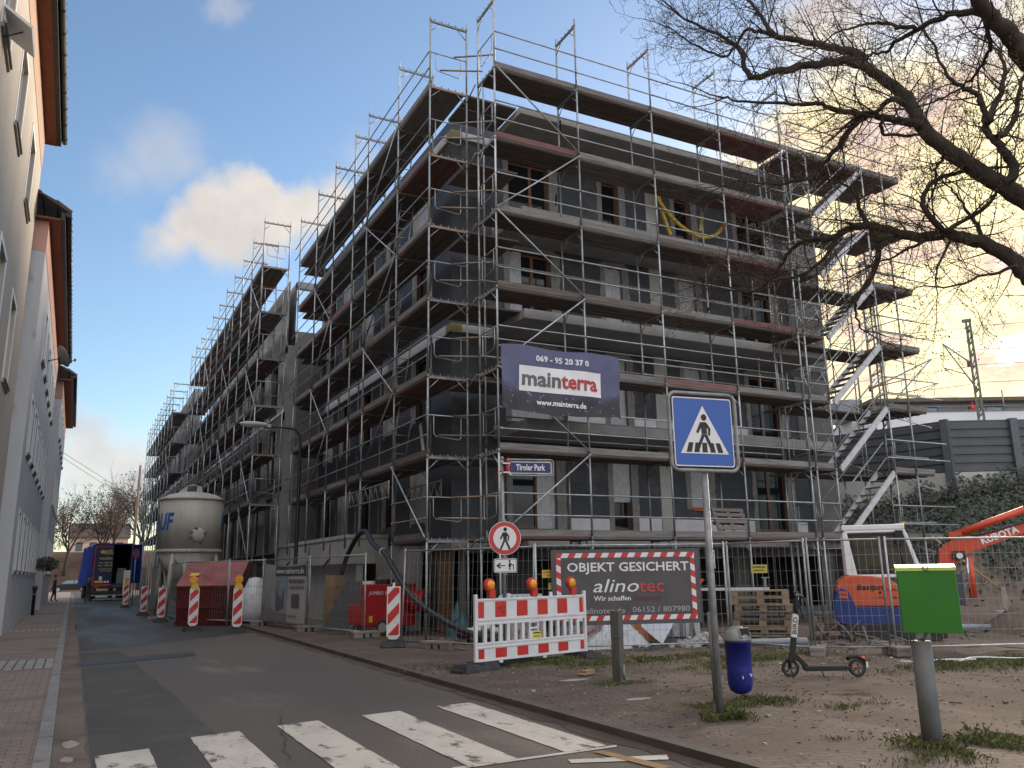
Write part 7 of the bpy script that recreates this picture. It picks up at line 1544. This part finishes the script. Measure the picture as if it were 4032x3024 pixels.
for _ in range(34):
    x = r_.uniform(10.5, 15.5); y = 10.9-(x-10.5)*.42+r_.gauss(0, .25); a = r_.uniform(0, 3); s_ = r_.uniform(.02, .06); zb = bumps(x, y)+.012; mb.add([(x-s_*math.cos(a), y-s_*math.sin(a), zb), (x+s_*.3, y-s_*.4, zb+.015), (x+s_*math.cos(a), y+s_*math.sin(a), zb+.005), (x-s_*.3, y+s_*.5, zb+.01)], [(0, 1, 2, 3)])
tag(mb.build('litter', WHITEP), 'white paper scraps along the foot of the fence', 'litter', kind='stuff')
lf_ = thing('dry_leaf', 'single yellow brown leaf on the dirt below the green box', 'leaf', (8.55, 6.5, .03)); MB().add([(-.05, 0, 0), (0, -.03, .02), (.06, .0, .01), (.01, .04, .03)], [(0, 1, 2, 3)]).build('blade', M('yellow_leaf', (.42, .26, .06)), lf_)
cdb = thing('cardboard_scrap', 'flat torn cardboard scrap on the dirt before the barrier', 'cardboard', (7.05, 11.3, .015), R(20)); MB().box(-.14, .12, -.08, .08, 0, .012).box(-.02, .18, -.04, .10, .013, .05).build('sheet', CARD, cdb)
mb = MB(); r_ = random.Random(3)
for x0_, y0_, s_, n_ in ((8.2, 16.6, .5, 40), (11.0, 15.0, .7, 60), (14.0, 12.3, .8, 60), (8.0, 18.6, .6, 40), (18, 13.3, 1.6, 60)):
    for _ in range(n_):
        x = x0_+r_.gauss(0, s_); y = y0_+r_.gauss(0, s_*.6); q = r_.uniform(.02, .12); a = r_.uniform(0, 3.1); o_ = len(mb.v); mb.box(-q, q, -q*.35, q*.35, 0, q*.4); mb.xf(Matrix.Translation((x, y, 0)) @ Matrix.Rotation(a, 4, 'Z') @ Matrix.Rotation(r_.uniform(-.4, .4), 4, 'X'), o_)
tag(mb.build('site_debris', CONCD), 'broken blocks and offcuts lying about inside the fence', 'debris', kind='stuff')

r_ = random.Random(77); mb = MB()
for _ in range(1500):   # leaf litter blown against the fence and the tufts
    if r_.random() < .7: x = r_.uniform(7.5, 15.5); y = 14.3-(x-7.5)*.62+r_.gauss(-.2, .35)
    else: x = r_.uniform(5.3, 12); y = r_.uniform(4, 12)
    zb = (bumps(x, y) if x > 7.2 else 0)+.004; a = r_.uniform(0, 6.3); s_ = r_.uniform(.010, .024); c_, d_ = math.cos(a)*s_, math.sin(a)*s_
    mb.add([(x-c_, y-d_, zb), (x+d_*.6, y-c_*.6, zb+.006), (x+c_, y+d_, zb+.003), (x-d_*.6, y+c_*.6, zb+.008)], [(0, 1, 2, 3)], r_.randrange(2))
tag(mb.build('leaves', [SEED, M('dark_litter', (.05, .035, .025), (.07, .05, .035))]), 'fallen brown leaves scattered over the dirt and along the fence', 'leaf litter', kind='stuff')
for i, (x, y, w, d, h_) in enumerate(((13.6, 10.2, .9, .22, .12), (12.2, 11.2, .7, .2, .10), (11.4, 12.6, .8, .25, .10), (14.9, 9.6, .8, .22, .10))):
    o = heap('soil_ridge', 'low ridge of dark churned soil under the fence, %s' % ('beside the scooter', 'below the twin posts', 'in front of the pallets', 'behind the green box')[i], 'soil', x, y, w, d, h_, MATS['kerb_mud'], 20+i, 16); o.rotation_euler = (0, 0, R(-30))
cr = MB()
for k, (x, y, l) in enumerate(((1.85, 9.3, 2.6),)):
    p = [(x+.06*mnoise.noise((q*.35, k, 0))+q*.02, y-l/2+l*q/24, RZ+.0095) for q in range(25)]
    for q in range(24): w_ = .004+.002*mnoise.noise((q*.7, k, 3)); a, b = p[q], p[q+1]; cr.add([(a[0]-w_, a[1], a[2]), (a[0]+w_, a[1], a[2]), (b[0]+w_, b[1], b[2]), (b[0]-w_, b[1], b[2])], [(0, 1, 2, 3)])
struct('asphalt_crack', cr, M('fresh_tar', (.03, .03, .031)))
